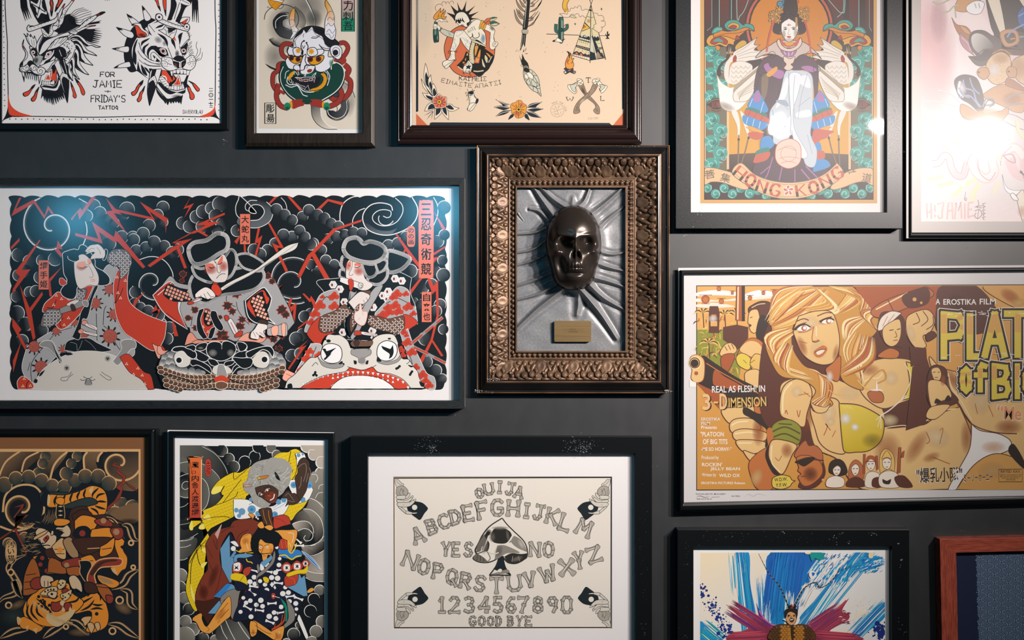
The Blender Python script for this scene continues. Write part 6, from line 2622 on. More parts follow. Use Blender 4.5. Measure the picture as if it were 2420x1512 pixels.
	for k in range(160):
		x = rn.uniform(80, 640)
		y = 640 - 330 * math.sqrt(max(0, 1 - ((x - 370) / 310) ** 2)) * rn.uniform(.45, .95)
		(q,) = cv.xf([x, y])
		cx, cy = cv.xf([300, 600])[0]
		d = np.array((q[0] - cx, q[1] - cy))
		d /= max(np.hypot(*d), 1)
		cv.ribbon([q - d * 5, q + d * 5 + np.array((-d[1], d[0])) * 1.5], .5, cv.col('H' if k % 3 else '#6a6660'), 'both')
	# brown hakama
	cv.at(415, 1262, 6.05).draw('''
O m k 7 780 -110! 860 -200 1180 -210 1160 -60 940 180 860 100 780 -30 640 210 660 480 780 690 560 900 640 950 520 1120 460 1290! 400 1180 320 1090 280 950 310 770 400 580 460 480 430 200 450 100 560 -40
P M 280 950 420 950 640 910 560 1110 460 1290! 400 1180 320 1090
W M .6 400 830 80 120 0
W M .5 540 600 60 200 20
P p 560 0! 600 -60 660 -140 600 70!
L k 6 590 80 590 220 540 80
L k 5 440 160 530 340
L k 5 460 380 540 540
L k 5 660 460 600 760 560 840
L M 6 350 700 440 940 620 920
L k 6 650 -20 740 -80 840 -110
L k 6 870 100 920 0 1040 -60
o b k 6 780 -5 780 320 830 340 870 330 860 390 820 430 800 690 770 690 660 480 635 210
o b k 6 855 215 780 325 880 345
p n 770 0 790 0 870 130 960 220 880 230 860 200 780 320
P w 780 110! 850 100 900 170 860 170
C w 825 205 36
O s k 7 940 200! 920 120 960 20 1080 0 1100 240! 1000 260 900 250
W S .6 1000 100 60 60 0
L k 5 940 50 1060 -10
L w 5 1010 120 1040 220
L y 12 860 230 960 270 1120 265
o b k 6 540 890 730 705 800 710 900 780 640 910
p B 545 888 735 710 800 715 660 900
o b k 6 460 1130 620 950 780 1010 560 1140
O u k 6 640 960 660 880 800 790 1010 790! 920 830 860 1200 790 1180 780 910 700 940 660 1000
O s k 7 690 960 780 900 790 1150 700 1240 520 1400 460 1420 360 1380 300 1270 240 1220 280 1170 350 1130 380 1150 380 1220 440 1320 530 1200
W S .6 640 1150 60 120 40
L k 6 640 1110 700 1040 750 980
L k 6 640 1200 760 1070
L k 5 600 1270 640 1230
L k 5 440 1320 480 1360 450 1390
D s 14 285 1180 262 1200 255 1225
O r k 6 1000 800! 1050 790 900 1190 780 1210! 860 1170 900 980
''')
	# lower swordsman
	cv.at(575, 1262, 6.05)
	robe = '-120 290 200 290 250 350 480 110 560 330 760 470 600 740 820 890 800 1040 760 1200 700 1100 620 1000 580 1180 430 1330 300 1320 130 1220 -140 1230 -20 900 40 800 -100 800 -120 640 20 560'
	p = spline(zpts(cv, robe), True)
	cv.fill(p, cv.col('n'))
	cv.ribbon(p, 1.2, cv.col('k'), closed=True)
	spots = [(155, 615, 36), (95, 680, 38), (340, 440, 40), (460, 550, 36), (510, 440, 34), (405, 620, 38), (490, 630, 40), (310, 720, 32), (335, 800, 36), (165, 710, 34), (250, 945, 40), (185, 1010, 34), (275, 1030, 34), (540, 1040, 34),
			(440, 1120, 34), (370, 1175, 40), (465, 1205, 36), (40, 980, 32), (100, 950, 34), (565, 850, 40), (645, 835, 36), (750, 990, 36), (660, 960, 34), (110, 1180, 36), (0, 910, 28), (-40, 1110, 30), (760, 1070, 26), (740, 1150, 22), (480, 190, 24),
			(520, 350, 26), (30, 290, 22), (180, 390, 26), (600, 760, 30), (240, 670, 30), (20, 560, 26)]
	for x, y, r in spots:
		cv.draw(f'E w {x} {y} {r} {r * .95} 0')
	for x, y, a in ((410, 990, -4), (230, 1090, 8), (380, 1255, 20), (500, 700, 5), (540, 510, -10), (670, 890, -8), (790, 920, 20), (150, 520, 15), (350, 535, 10), (150, 750, 10), (545, 1120, -10), (60, 1050, 30), (130, 830, 45), (800, 165, 0), (780, 90, 40), (640, 330, 0)):
		c, s = math.cos(math.radians(a)), math.sin(math.radians(a))
		q = [(-66, -22), (-30, -12), (30, -12), (66, -22), (62, 20), (30, 10), (-30, 10), (-62, 22)]
		cv.draw('P w ' + ' '.join(f'{x + u * c - v * s:.0f} {y + u * s + v * c:.0f}' for u, v in q))
	cv.draw('''
L k 6 240 780 200 1000 180 1200
L k 6 500 760 510 1000 490 1200
L k 6 400 800 330 1000 300 1260
P n 110 780 220 770 380 820 400 860 300 840 140 840
L k 6 600 500 600 740
O r k 5 400 860 420 840 455 850 455 910 425 930 400 900
C w 428 885 12
L w 8 450 890 520 910
P e 530 910! 620 1020 630 1220 590 1250! 600 1080 560 980
O u k 6 600 900! 720 1060 730 1230 590 1350! 570 1310 640 1210 630 1030
O r k 6 590 1050! 590 1250 420 1390 400 1350! 560 1240
L o 7 560 1150 540 1260 480 1320
L o 7 460 1280 440 1350
o b k 6 610 750 800 570 880 590 920 880 860 890
p k 810 570 830 630 870 590
O r k 6 600 600 780 570 760 700 680 740 600 740
L o 6 640 620 720 640 740 720
O s k 5 915 810 960 770 1000 770 1010 800 970 830 920 840
O w k 6 770 1215! 800 1150 870 1300 930 1460 920 1490 890 1490 820 1330
''')
	cv.draw('''
O s k 7 150 1230 300 1320 400 1390! 570 1310 580 1400 540 1512 440 1512 340 1450 200 1360 160 1320
O s k 7 110 1240 180 1260 200 1330 190 1420 150 1460 110 1460 90 1380 90 1290
L k 6 170 1300 300 1390 400 1430
L k 6 460 1400 480 1470 440 1512
L w 5 520 1390 500 1450
W S .6 500 1460 60 60 0
W S .6 140 1400 30 50 0
L k 5 110 1410 190 1410
O k k 5 560 340! 840 300 880 340 860 400 600 420
P B 510 210 700 220 800 230 840 300 700 350 540 320
L y 18 510 310 600 300 650 340 700 360 760 320 830 310
O r k 6 510 100 560 60 640 60 640 200 520 210
L o 7 540 90 560 200
L o 7 600 80 620 200
''')
	for x, y, r in ((620, 480, 84), (770, 460, 84), (890, 420, 60)):
		cv.draw(f'''
O r k 5 {x} {y - r} {x + r} {y} {x} {y + r} {x - r} {y}
P w {x - r * .45} {y - r * .45} {x + r * .45} {y - r * .45} {x + r * .45} {y + r * .45} {x - r * .45} {y + r * .45}
p k {x - 34} {y - 34} {x - 8} {y - 10} {x} {y - 36} {x + 8} {y - 10} {x + 34} {y - 34} {x + 12} {y} {x + 34} {y + 34} {x + 6} {y + 12} {x} {y + 36} {x - 8} {y + 12} {x - 34} {y + 34} {x - 12} {y}''')
	cv.draw('''
P y 620 570 740 520 870 500 920 440 900 560 780 570 640 610
L k 5 620 570 640 610 780 570 900 560
O s k 7 430 -40 520 -60 640 -60 760 -60 770 20 740 120 690 250 660 240 640 110 600 80 560 60 520 10
L w 6 640 -20 720 0 700 120
L w 5 660 120 680 180
L y 16 640 90 650 230 690 270 740 200 760 130
O B w 5 830 235! 950 310 1060 430 1110 515! 1000 420 880 300
L w 4 850 260 1000 380 1100 500
O b k 5 -120 300 120 290 150 400 60 440 -100 470
''')
	cv.at(415, 1262, 6.05).draw('''
O n k 5 880 350 1000 340 1150 310 1180 400 1040 470 940 480
L y 14 1010 350 1030 390 1080 400 1100 420
O r k 6 820 440 880 390 950 430 950 520 880 560 815 540
P w 830 420! 920 410 915 520 830 520!
p k 840 440 870 470 905 440 885 475 905 510 870 490 835 510 855 475
O r k 6 960 540 1000 480 1080 470 1060 560 1000 600
P y 800 570 900 560 1000 600 1030 730! 930 680 800 650
L k 5 920 670 980 590
L k 5 800 650 930 680 1030 730
''')
	cv.at(575, 1262, 6.05)
	cv.draw('''
O k k 4 110 120 120 40 180 0 300 -10 220 100 240 200 200 280 150 270 110 200
O k k 4 250 60 260 -20 340 -60 460 -40 530 30 500 160 440 180 430 140 380 120 300 120
''')
	for k in range(150):
		cx, cy, R = ((165, 130, 70), (390, 60, 120))[k % 2]
		a = rn.uniform(0, 6.283)
		x, y = cx + math.cos(a) * R, cy + math.sin(a) * R * .95
		cv.draw(f'N k 5 {cx + math.cos(a) * R * .7:.0f} {cy + math.sin(a) * R * .65:.0f} {x + rn.uniform(-6, 6):.0f} {y + rn.uniform(-6, 6):.0f}')
	cv.draw('''
O s k 6 220 120! 250 70 320 120 420 140 430 220 390 300 350 300 330 410! 280 380 260 290 220 240
W S .6 240 200 30 50 0
W S .5 400 240 30 50 0
L k 6 210 140 250 150 280 170
L k 6 300 170 340 150 370 140
C w 245 190 18
C w 340 185 18
C k 248 190 8
C k 338 186 8
L k 6 290 180 270 240 260 270 300 280
L k 10 250 285 300 280 340 275 430 270
L k 6 280 310 320 310
O u k 6 440 240 460 300 430 420 300 560 200 640 240 780! 190 700 200 580 320 480 400 380
O u k 6 210 420 190 470 220 560! 240 500
P b 370 330! 400 300 410 350 330 440 240 510! 250 410
P w 240 440 250 520 300 490 260 430
O y k 5 280 620 330 610 370 650 350 700 300 680
p w 380 720 410 680 440 720 410 760
p w 430 760 450 730 470 770 450 790
''')
	# inscription tablets
	cv.at(415, 1040, 6.05).draw('''
O c k 4 165 250 280 232 390 250 380 290 375 1080 390 1115 280 1135 165 1115 185 1080 185 290
G o r 280 240 280 1120 190 250 280 240 372 250 365 290 360 1080 370 1110 280 1122 190 1110 200 1080 200 290
O r k 4 430 290 500 290 505 495 430 495
''')
	for i, c in enumerate('瀧口内舎人渡邉綱'):
		y = 395 + i * 97
		cv.draw(f'U k 228 {y - (14 if c == "口" else 0)} {104 if c != "口" else 60} {88 if c != "口" else 40} 0 {c}')
	cv.draw('''
l k 8 440 330 495 330
l k 8 465 300 465 330
l k 8 440 365 495 365
l k 8 440 390 495 420 440 450 495 480
l k 8 495 390 440 430 495 460
l k 6 440 480 480 490
O s k 5 1045 1070 1070 1045 1120 1090 1110 1130
''')
	cv.at(575, 1040, 6.05).draw('''
O s k 6 75 1070 100 1040 170 1080 160 1120
o k k 4 160 1080 250 1130 220 1170 140 1130
p w 170 1100 185 1085 200 1105 185 1120
p w 195 1120 210 1105 225 1125 210 1140
O s k 6 200 1210 260 1160 290 1200 300 1250 240 1260
O s k 6 300 1240 380 1210 430 1250 380 1290
''')
	return cv.build('inked_painting', parent)

art_mane(F10)

# ------------------------------------------------------------------ brown print of a swordsman wrestling a tiger
def art_tiger(parent):
	cv = Canvas(.0121, '#8f8a86', {'k': '#0c1013', 'p': '#54351f', 'c': '#8c6b45', 't': '#4d3926', 'w': '#8a7350', 'y': '#94581a', 'o': '#6b3818', 'm': '#2a1811', 'r': '#5c2118', 'g': '#1c2320', 's': '#8a7358', 'G': '#4a3e2c', 'l': '#6b5236'},
				clip=(-125, 1020, 351, 1640), gain=.66)
	cv.at(0, 1000, 2.954).draw('''
p p -400 60 1040 60 1040 1900 -400 1900
p c -400 178 981 180 984 1900 -400 1900
p k -400 199 966 200 970 1900 -400 1900
''')
	cv.clip = (-125, 1067, 327.5, 1640)
	# cloud bands
	cv.draw('''
g t k 0 200 200 420 -40 200 320 200 100 400 -40 480
G t k 60 230 160 330 -20 420 30 280 120 195 260 195 170 260 150 360 100 400
L c 12 -10 380 40 270 140 195
L c 12 150 340 180 250 270 200
G t k 360 200 330 380 250 340 300 200 470 200 360 360 350 420 280 390
L c 14 350 390 375 300 420 240 470 200
G t k 620 200 560 380 580 330 600 200 720 195 670 260 680 330 610 360
L c 14 590 330 585 240 610 200
L c 14 680 270 690 230 715 200
G k t 830 300 960 420 700 250 760 195 970 200 970 440 880 470 760 420 720 340
''')
	swirl(cv, 830, 280, 20, 60, 150, -340, 14, 'c', 't', 30, .95)
	swirl(cv, 150, 590, 30, 90, 150, -300, 14, 'c', 't', 30)
	cv.draw('L c 14 20 620 40 500 130 435 240 440 300 520 300 640 220 720 100 750 0 720')
	for q in '''320 230 36 60 220;300 280 36 60 240;270 350 40 80 260;30 430 54 -150 40;110 385 48 -180 30;200 375 48 -170 30;290 400 48 -160 40;365 435 46 -150 60;450 440 48 -180 60;520 400 48 -180 20;595 370 50 -190 20;685 370 50 -180 20
760 420 52 -160 60;540 230 36 60 240;500 280 36 60 250;465 350 46 80 260;850 570 52 80 300;930 590 56 100 280;800 640 60 180 330;60 840 40 160 330;170 800 40 180 330'''.replace('\n', ';').split(';'):
		puff(cv, *map(float, q.split()), 't', 'g', 'c', 2.4)
	cv.draw('''
P t 770 630 850 580 970 560 970 680 840 700
W k .7 900 690 90 30 0
L k 10 780 660 850 690 900 720
o r m 4 820 260 780 295 830 310 810 340 860 380 850 410 810 450 840 470 800 540 720 610 740 620 840 520 860 450 840 440 880 415 900 440 960 480 940 450 890 420 870 400 880 370 825 330 850 300 800 290
o r m 4 170 560 90 590 150 580 90 660 180 640 105 700 110 730 0 800 0 815 100 745 180 910 195 910 115 740 120 700 200 640 110 645 160 590
''')
	# lightning-veined ground
	for seg in ('-20 1270 20 1220 100 1190 130 1140 90 1060 60 1010 100 950 180 920', '160 1220 120 1180 100 1100 150 1220', '840 1160 900 1180 910 1260 960 1300', '780 1160 860 1120 900 1060 970 1020',
				'750 1400 830 1410 900 1460 970 1500', '460 1380 540 1400 620 1480', '0 1500 100 1450 200 1440', '850 710 900 720 930 800 970 820', '300 1500 380 1440 460 1400'):
		p = spline(zpts(cv, seg), False)
		cv.ribbon(p, 17, cv.col('l'), 'both')
		cv.ribbon(p, 12, cv.col('c'), 'both')
		cv.ribbon(p, 8.5, cv.col('k'), 'both')
	for x, y, r in ((75, 1040, 26), (60, 1270, 26), (835, 1235, 30), (915, 835, 22), (930, 1005, 20), (460, 1420, 22), (785, 1450, 28)):
		cv.draw(f'C c {x} {y} {r}\nC k {x} {y} {r - 11}')
	cv.draw('W l .5 860 1290 70 40 30\nW l .5 120 1270 70 30 -30\nW l .4 560 1460 90 30 0\nW g .9 100 1350 120 80 0')

	def stripes(lst):
		for s in lst:
			cv.draw('B k 15 ' + s)
	# tiger body: tail, back, haunch, foreleg, head
	cv.draw('''
O g k 6 280 520 300 480 500 480 640 440 740 490 745 560 700 640 560 600 360 590 300 570
O y k 6 330 500 450 500 560 470 640 435 720 460 750 530 740 620 700 660! 640 640 560 590! 680 560 640 520 560 530 420 580 330 580
P k 285 520 310 480 350 490 330 580 300 570
P w 335 500 350 510 345 560 330 570
P w 620 470 650 440 640 490
''')
	stripes(['400 500 380 540 385 575', '460 490 440 540 445 570', '510 480 490 530 500 555', '560 470 540 510 545 535', '600 455 585 500 600 525', '690 450 650 490 645 520', '735 490 690 500 670 530', '745 550 700 545 670 550', '740 600 700 590 660 575', '690 640 670 610 630 590'])
	cv.draw('''
O m k 6 500 600 600 580 640 640 760 640 840 720 850 900 760 1000 560 960 500 900 480 700
O y k 6 820 740! 870 800 860 880 890 940 880 1010 850 1030 820 1070! 800 1040 770 1010 830 960 800 850
P c 780 1020 800 1010 820 1060 790 1040
P k 850 760 870 820 850 800
P k 840 860 870 850 860 880
O c k 5 740 650 790 660 830 700 780 690
L m 12 730 660 780 670 820 710
O y k 6 640 1180! 560 1220 500 1300 520 1330 620 1310 640 1340 620 1400 600 1450 660 1460 740 1420 760 1340 740 1240 750 1180 680 1130
''')
	stripes(['520 1240 600 1200 640 1190', '510 1290 580 1250 650 1210', '560 1310 620 1280 660 1230', '660 1160 700 1200 700 1240', '690 1140 740 1190 740 1220', '640 1260 680 1270 720 1265', '630 1300 680 1290 720 1300', '600 1170 620 1190 610 1210'])
	cv.draw('''
C k 675 1330 13
O c k 5 565 1370 590 1350 640 1350 620 1390 590 1420! 580 1390
O c k 5 610 1400 640 1390 660 1420 640 1470! 620 1440
O c k 5 660 1400 690 1390 700 1430 680 1450
O y k 6 180 1240! 160 1300 170 1360 140 1400 220 1440 330 1420 480 1390! 480 1340 300 1290
O y k 6 240 1180! 190 1240 200 1340 260 1400 350 1420 450 1400 500 1340 560 1290 580 1240 500 1180 480 1120 420 1110 400 1090 330 1130 290 1150
P w 330 1330 400 1350 510 1300 520 1320 480 1370 400 1420 330 1380
O y k 5 130 1380 170 1350 260 1400 300 1430 260 1460 200 1440 150 1430
P c 120 1350 150 1370 130 1410! 120 1390
P c 180 1420 200 1410 190 1450!
P c 230 1440 260 1430 255 1470!
''')
	stripes(['200 1260 190 1330 240 1390', '230 1250 220 1320 270 1380', '260 1250 260 1320 310 1360', '250 1220 300 1260 370 1330', '560 1200 530 1240 470 1250'])
	cv.draw('''
O w k 5 280 1190 330 1150 390 1140 400 1170 350 1200 300 1200
D k 7 315 1175 335 1165 355 1160 375 1160
O s k 6 330 1190 360 1170 400 1180 385 1220 350 1215
C k 362 1192 9
L k 8 290 1210 340 1215 380 1225 405 1205
O w k 5 400 1130 420 1090 460 1100 450 1140 415 1160
D k 6 412 1120 425 1130 438 1115
L k 8 420 1160 450 1150 465 1130
O r k 5 430 1170 460 1150 480 1170 450 1190
O w k 5 420 1200 460 1180 500 1160 490 1210 450 1240
D k 6 440 1205 455 1215 440 1222 480 1190 490 1200
O r k 6 360 1250 390 1250 430 1240 440 1280 400 1315 360 1300
O r k 6 450 1260 480 1250 500 1270 490 1300 450 1310
P w 425 1240 450 1240 440 1280! 420 1260
P w 430 1310 440 1280 455 1310
P w 480 1310 490 1280 500 1310
D k 12 285 1240 310 1260 290 1280 320 1285 345 1270 310 1245 350 1325 270 1210
D k 7 330 1300 300 1230 270 1260
L c 5 340 1330 400 1320 460 1330
''')
	rn = random.Random(2)
	for i in range(46):
		u = i / 45
		x, y = 235 + 210 * u + 60 * u, 1240 + 150 * math.sin(u * 1.4)
		cv.draw(f'N w 5 {x:.0f} {y:.0f} {x - 22 + 14 * u:.0f} {y + 26:.0f}')
	# swordsman
	cv.draw('''
O k k 5 180 800 230 720 300 640 380 600 470 640 490 720 470 800 400 840 300 900 200 920
''')
	for i in range(40):
		x, y = rn.uniform(185, 290), rn.uniform(690, 910)
		cv.draw(f'B l 3.5 {x:.0f} {y:.0f} {x - 30:.0f} {y - rn.uniform(-16, 16):.0f} {x - rn.uniform(40, 66):.0f} {y + rn.uniform(-20, 20):.0f}')
	for i in range(14):
		x = 320 + i * 10
		cv.draw(f'B l 3 {x} {rn.uniform(600, 640):.0f} {x - 10} 660 {x - 30} {rn.uniform(680, 720):.0f}')
	cv.draw('''
O s k 6 245 760! 270 730 320 740 360 770 395 790 385 840 350 880 310 870 270 820
P r 330 780 300 810 320 830 345 800
L k 6 275 810 290 840 320 830 340 800
L k 7 300 855 330 850 350 855
L k 5 300 830 290 850 310 850
C k 322 800 6
O c k 5 235 800 260 780 330 745 320 770 270 800 240 815
O s k 5 360 750 375 755 370 780 355 780
P m 320 880 420 870 440 950 340 940
O y k 6 230 930! 290 920 350 940 440 970 460 1050 340 1050 240 1040
O k k 5 250 940 330 930 330 1040 280 1050
D r 16 295 940 282 985 265 1030 325 1030
O o k 6 160 1200! 170 1060 230 940 280 1050 270 1160 200 1200
L k 5 180 1060 250 1050
L k 5 170 1110 250 1100
L k 5 170 1160 250 1150
O o k 6 330 1040! 460 1050 440 980 350 940
O r k 6 210 1120 240 1080 300 1080 310 1140 240 1160
O s k 6 280 1090 300 1060 360 1070 375 1100 350 1110 360 1130 330 1145 290 1140
L k 5 310 1100 310 1140
L k 5 335 1100 335 1140
O c k 5 360 860! 440 800 460 940 400 930
L k 5 380 880 450 880
L k 5 390 910 450 910
C y 420 885 20
O l k 6 440 820 500 800 550 920 510 940 470 900
O m k 6 500 640! 580 600 640 630 650 690 580 660 520 680
O y k 6 520 680! 580 640 680 670 660 740 600 780 530 770
O k k 6 510 780 540 730 600 720 640 760 620 800 560 810
C r 575 768 22
C r 640 775 12
O y k 6 640 740! 770 730 780 800 640 800
O m k 6 500 820! 560 800 780 800 720 870 580 920
L c 6 610 875 700 870
O r k 6 660 680 720 660 780 690 780 720 700 715
C l 722 680 20
O r k 6 770 740 850 730 860 790 810 810
C l 812 758 22
O y k 6 700 860! 740 840 800 800 780 900 700 930
L k 5 710 880 780 870
O r k 6 430 970 470 950 560 940 550 1000 450 1005
C l 465 990 18
O y k 6 560 940! 640 920 680 1000 590 1010
L k 5 580 960 650 960
O o k 6 460 1010! 550 1000 560 1060 480 1060
O k c 5 550 960! 560 1000 560 1050 610 1110 640 1000 620 960
O r c 8 610 1100 620 1040 680 960 780 940 850 950 840 990 770 1000 700 1010 660 1060 670 1120 640 1140
P m 630 1040 690 970 780 950 820 960 720 980 650 1060
O y k 6 680 1060 740 1070 820 1100 830 1130 780 1150 700 1110
P l 690 1070 760 1090 790 1120 720 1110
O o k 6 660 1120! 740 1130 790 1200 780 1250 740 1250 690 1180
O r k 6 740 1200 790 1210 785 1250 750 1255
L k 5 680 1140 760 1150
O m k 6 590 1110 660 1120 680 1180 600 1180
O k c 4 440 560 400 560 395 660 450 660
p w 405 580 422 575 440 580 422 586
p w 405 612 422 606 440 612 422 618
p w 405 642 422 636 440 642 422 648
O y k 6 375 690 400 665 470 670 490 690 450 715 390 715
O y k 5 390 530 420 515 450 530 440 570 395 560
O s k 6 390 740 400 725 440 725 470 710 495 750 480 790 420 790 440 760
L k 5 400 740 440 745
L k 5 410 760 450 765
O s k 6 480 1080 520 1060 560 1100 575 1150 570 1180 540 1160 500 1150
L k 5 500 1150 520 1180
L k 5 530 1150 545 1180
O k c 4 40 880 50 830 75 815 105 830 115 880 110 950 90 980 55 970 40 930
E c 77 897 36 78 0
U k 52 868 50 42 0 汚
U k 54 912 46 36 0 い
U k 52 965 50 46 0 猫
''')
	return cv.build('printed_scene', parent)

art_tiger(F9)

# ------------------------------------------------------------------ poster of a robed woman between two cranes
def art_cranes(parent):
	cv = Canvas(.0141, '#ebe6e4', {'a': '#d8a664', 'k': '#3a2c28', 'd': '#5a463c', 't': '#3f9a8c', 'T': '#a5d8d0', 'u': '#6c6450', 'o': '#cf7f22', 'O': '#d99a38', 'r': '#a03a2b', 'R': '#c05a44', 'y': '#cba03a',
								'w': '#e3dacf', 'W': '#eee8e2', 's': '#a8977f', 'S': '#7a6852', 'p': '#54414a', 'm': '#a66fa0', 'b': '#3f8cc4', 'B': '#7fb0d2', 'h': '#c4cad0', 'H': '#dfe3e6', 'g': '#9aa6b2', 'f': '#dcc3b2',
								'c': '#c8b4a8', 'q': '#e2b98c', 'n': '#1f2a38', 'e': '#2f7a6e', 'G': '#b98a4a'}, clip=(1620, -235, 2110, 505), gain=0.55)
	cv.at(0, 0, 1).draw('p a 1655 -218 2072 -218 2073 480.5 1655 480.5\np k 1664 -210 2064.5 -210 2064.5 472 1664 472')
	cv.clip = (1665.5, -209, 2063, 470.5)
	cv.at(1560, 0, 2.7)
	rn = random.Random(9)
	# title letters high up, behind: red columns
	cv.draw('''
g r k 600 -200 600 230 283 -560 1360 -560 1360 232 283 232
p k 330 -560 375 -560 375 190 330 190
p k 1270 -560 1310 -560 1310 190 1270 190
l T 3 375 -560 378 190
l T 2 330 -560 330 170 300 195
l T 3 1270 -560 1268 190
l T 2 1335 -560 1335 170 1350 200
p k 440 -560 480 -560 480 150 440 150
p k 1170 -560 1205 -560 1205 140 1170 150
l T 3 455 -560 455 150
L T 3 490 -560 490 80 510 100 540 60 570 -20
L T 3 1180 -560 1180 20 1160 80 1130 110
L T 3 1060 -20 1110 40 1150 80 1170 60 1172 -100
C k 825 170 290
C R 825 170 276
C k 825 170 262
C o 825 170 250
''')
	for i in range(300):
		a, r = rn.uniform(0, 6.28), 246 * math.sqrt(rn.random())
		x, y = 825 + r * math.cos(a), 170 + r * math.sin(a)
		t = rn.uniform(0, 3)
		cv.draw(f'L G 2 {x:.0f} {y:.0f} {x + 9 * math.cos(t):.0f} {y + 9 * math.sin(t):.0f} {x + 14 * math.cos(t + .9):.0f} {y + 14 * math.sin(t + .9):.0f}')
	cv.draw('R G 2 660 120 36\nR G 2 1000 150 40\nR G 2 825 170 236\nR G 2 825 170 214')
	# side panels with scrolling foliage, sunset strip between
	half = '''
p O 420 330 470 330 470 1060 430 1060
g y O 500 700 500 980 440 500 760 500 760 1060 440 1060
g d k 500 980 500 1070 440 985 620 975 620 1110 440 1110
p u 292 300 422 300 430 1110 292 1110
p q 283 300 292 300 292 1080 283 1080
p q 424 330 440 330 440 1080 424 1080
l k 2 292 300 292 1090
l k 2 424 330 424 1090
'''
	rollx = []
	for row in range(11):
		y = 330 + row * 72
		if 620 < y < 700:
			continue
		rollx.append((330 + 50 * (row % 2), y, 1 if row % 2 else -1))
	for sx in (1, -1):
		cv.at(1560 if sx > 0 else 2168.2, 0, 2.7, (sx, 1))
		cv.draw(half)
		for (x, y, s) in rollx:
			cv.draw(f'''
P t {x - 40} {y - 30} {x} {y - 44} {x + 44} {y - 26} {x + 46} {y + 20} {x + 10} {y + 40} {x - 36} {y + 24}
K T 4 {x} {y} 4 0 34 {420 * s}
K T 3 {x + 22 * s} {y + 28} 3 40 20 {-380 * s}
P t {x - 34} {y + 24} {x - 8} {y + 40} {x + 10} {y + 66} {x - 30} {y + 60}
L T 3 {x - 36 * s} {y + 20} {x - 10 * s} {y + 50} {x + 20 * s} {y + 60}
L T 3 {x + 40 * s} {y - 30} {x + 20 * s} {y - 10} {x + 44 * s} {y + 24}
W e .6 {x + 20} {y + 10} 24 24 0
''')
		cv.draw('''
P k 300 655 320 640 340 628 380 628 400 645 425 655 425 675 400 690 380 708 340 708 320 690 300 675
L G 3 305 660 340 638 380 638 420 660
L G 3 305 675 340 700 380 700 420 675
P k 290 1110 440 1150 560 1180 760 1262 830 1272 283 1272 283 1160
''')
		for i in range(10):
			x, y = 300 + i * 54, 1200 + (i % 2) * 36 + (i > 5) * 14
			cv.draw(f'C t {x} {y} 30\nK T 4 {x} {y} 4 {i * 40} 30 {i * 40 + (400 if i % 2 else -400)}\nW e .5 {x + 10} {y + 16} 20 14 0')
		# lotus bracket
		cv.draw('''
O O k 4 295 260 320 225 380 215 440 235 490 260 480 290 440 280 420 300 380 285 340 295 310 290
O r k 3 320 270 345 240 390 235 430 260 420 285 380 270 345 285
O o k 3 350 300 370 290 385 305 368 325
P t 340 265 365 245 395 255 400 270 370 265
O o k 4 340 220 370 190 430 200 480 190 540 160 590 175 600 200 560 190 520 220 480 250 430 235 390 230 350 240
O t k 4 410 160 440 130 490 130 530 160 545 150 590 160 600 195 570 180 540 175 480 195 430 190
O O k 3 430 170 460 145 500 155 500 180 460 185
O r k 3 440 175 465 160 490 170 470 185
O t k 3 330 215 340 185 370 170 400 180 380 200
L T 3 345 205 365 185 395 190
L k 3 350 235 420 215 500 210 570 185
O r k 3 490 225 510 250 480 260
P k 470 270 500 250 540 250 560 290 520 310 480 330
P y 480 300 520 260 550 270 540 320 500 340
''')
		# crane
		cv.draw('''
O w k 3 465 340 540 290 600 250 620 238! 600 285 640 285! 600 320 690 320! 630 345 690 360! 620 380 560 390 500 400
L s 3 480 340 540 305 610 250
L s 3 490 350 560 320 630 290
L s 3 500 360 580 335 680 325
L s 3 500 375 580 360 680 358
P k 560 390 600 385 660 400 600 420 560 415
O w s 3 450 420 500 390 560 400 590 430 560 500 500 530 460 540 440 510
''')
		for i in range(16):
			x, y = 470 + (i % 4) * 30, 420 + (i // 4) * 30
			cv.draw(f'L s 2.5 {x - 16} {y} {x} {y + 18} {x + 16} {y}')
		cv.draw('''
O W s 3 362 470! 380 510 410 540 470 555 560 470 640 410! 640 480 600 580 560 640 500 700 440 710 390 680 375 600
P s 470 560 560 480 640 420 580 500 500 580 480 620
O w S 3 470 590 520 540 600 470 640 440 630 500 600 580 560 640 500 650 470 640
''')
		for i in range(6):
			cv.draw(f'L s 3 {620 - i * 6} {490 + i * 18} {570 - i * 12} {540 + i * 16} {490 + i * 4} {600 + i * 8}')
		cv.draw('''
W s .6 420 680 70 30 20
P k 360 460! 375 420 400 390 440 365 430 385 400 410 385 440 390 470 380 490 365 480
P w 430 385 480 340 490 350 480 385 450 400 440 440 440 500 460 530 430 530 410 490 410 430
P k 425 350 440 330 452 340 440 370 425 375
P r 465 370 480 350 490 370 480 395 465 395
C k 460 345 5
p S 428 345 440 280 446 345
p s 440 340 452 295 455 345
P w 455 715 490 710 510 790 505 880 495 870 490 800
P w 510 715 540 740 565 830 575 880 560 870
L S 8 502 860 500 960 496 1060
L S 8 568 860 545 960 515 1050
D k 8 502 890 566 880
''')
	cv.at(1560, 0, 2.7)
	letters(cv, '108', 330, 650, 52, 32, 'r', 4, .3)
	letters(cv, '108', 1268, 650, 52, 32, 'r', 4, .3)
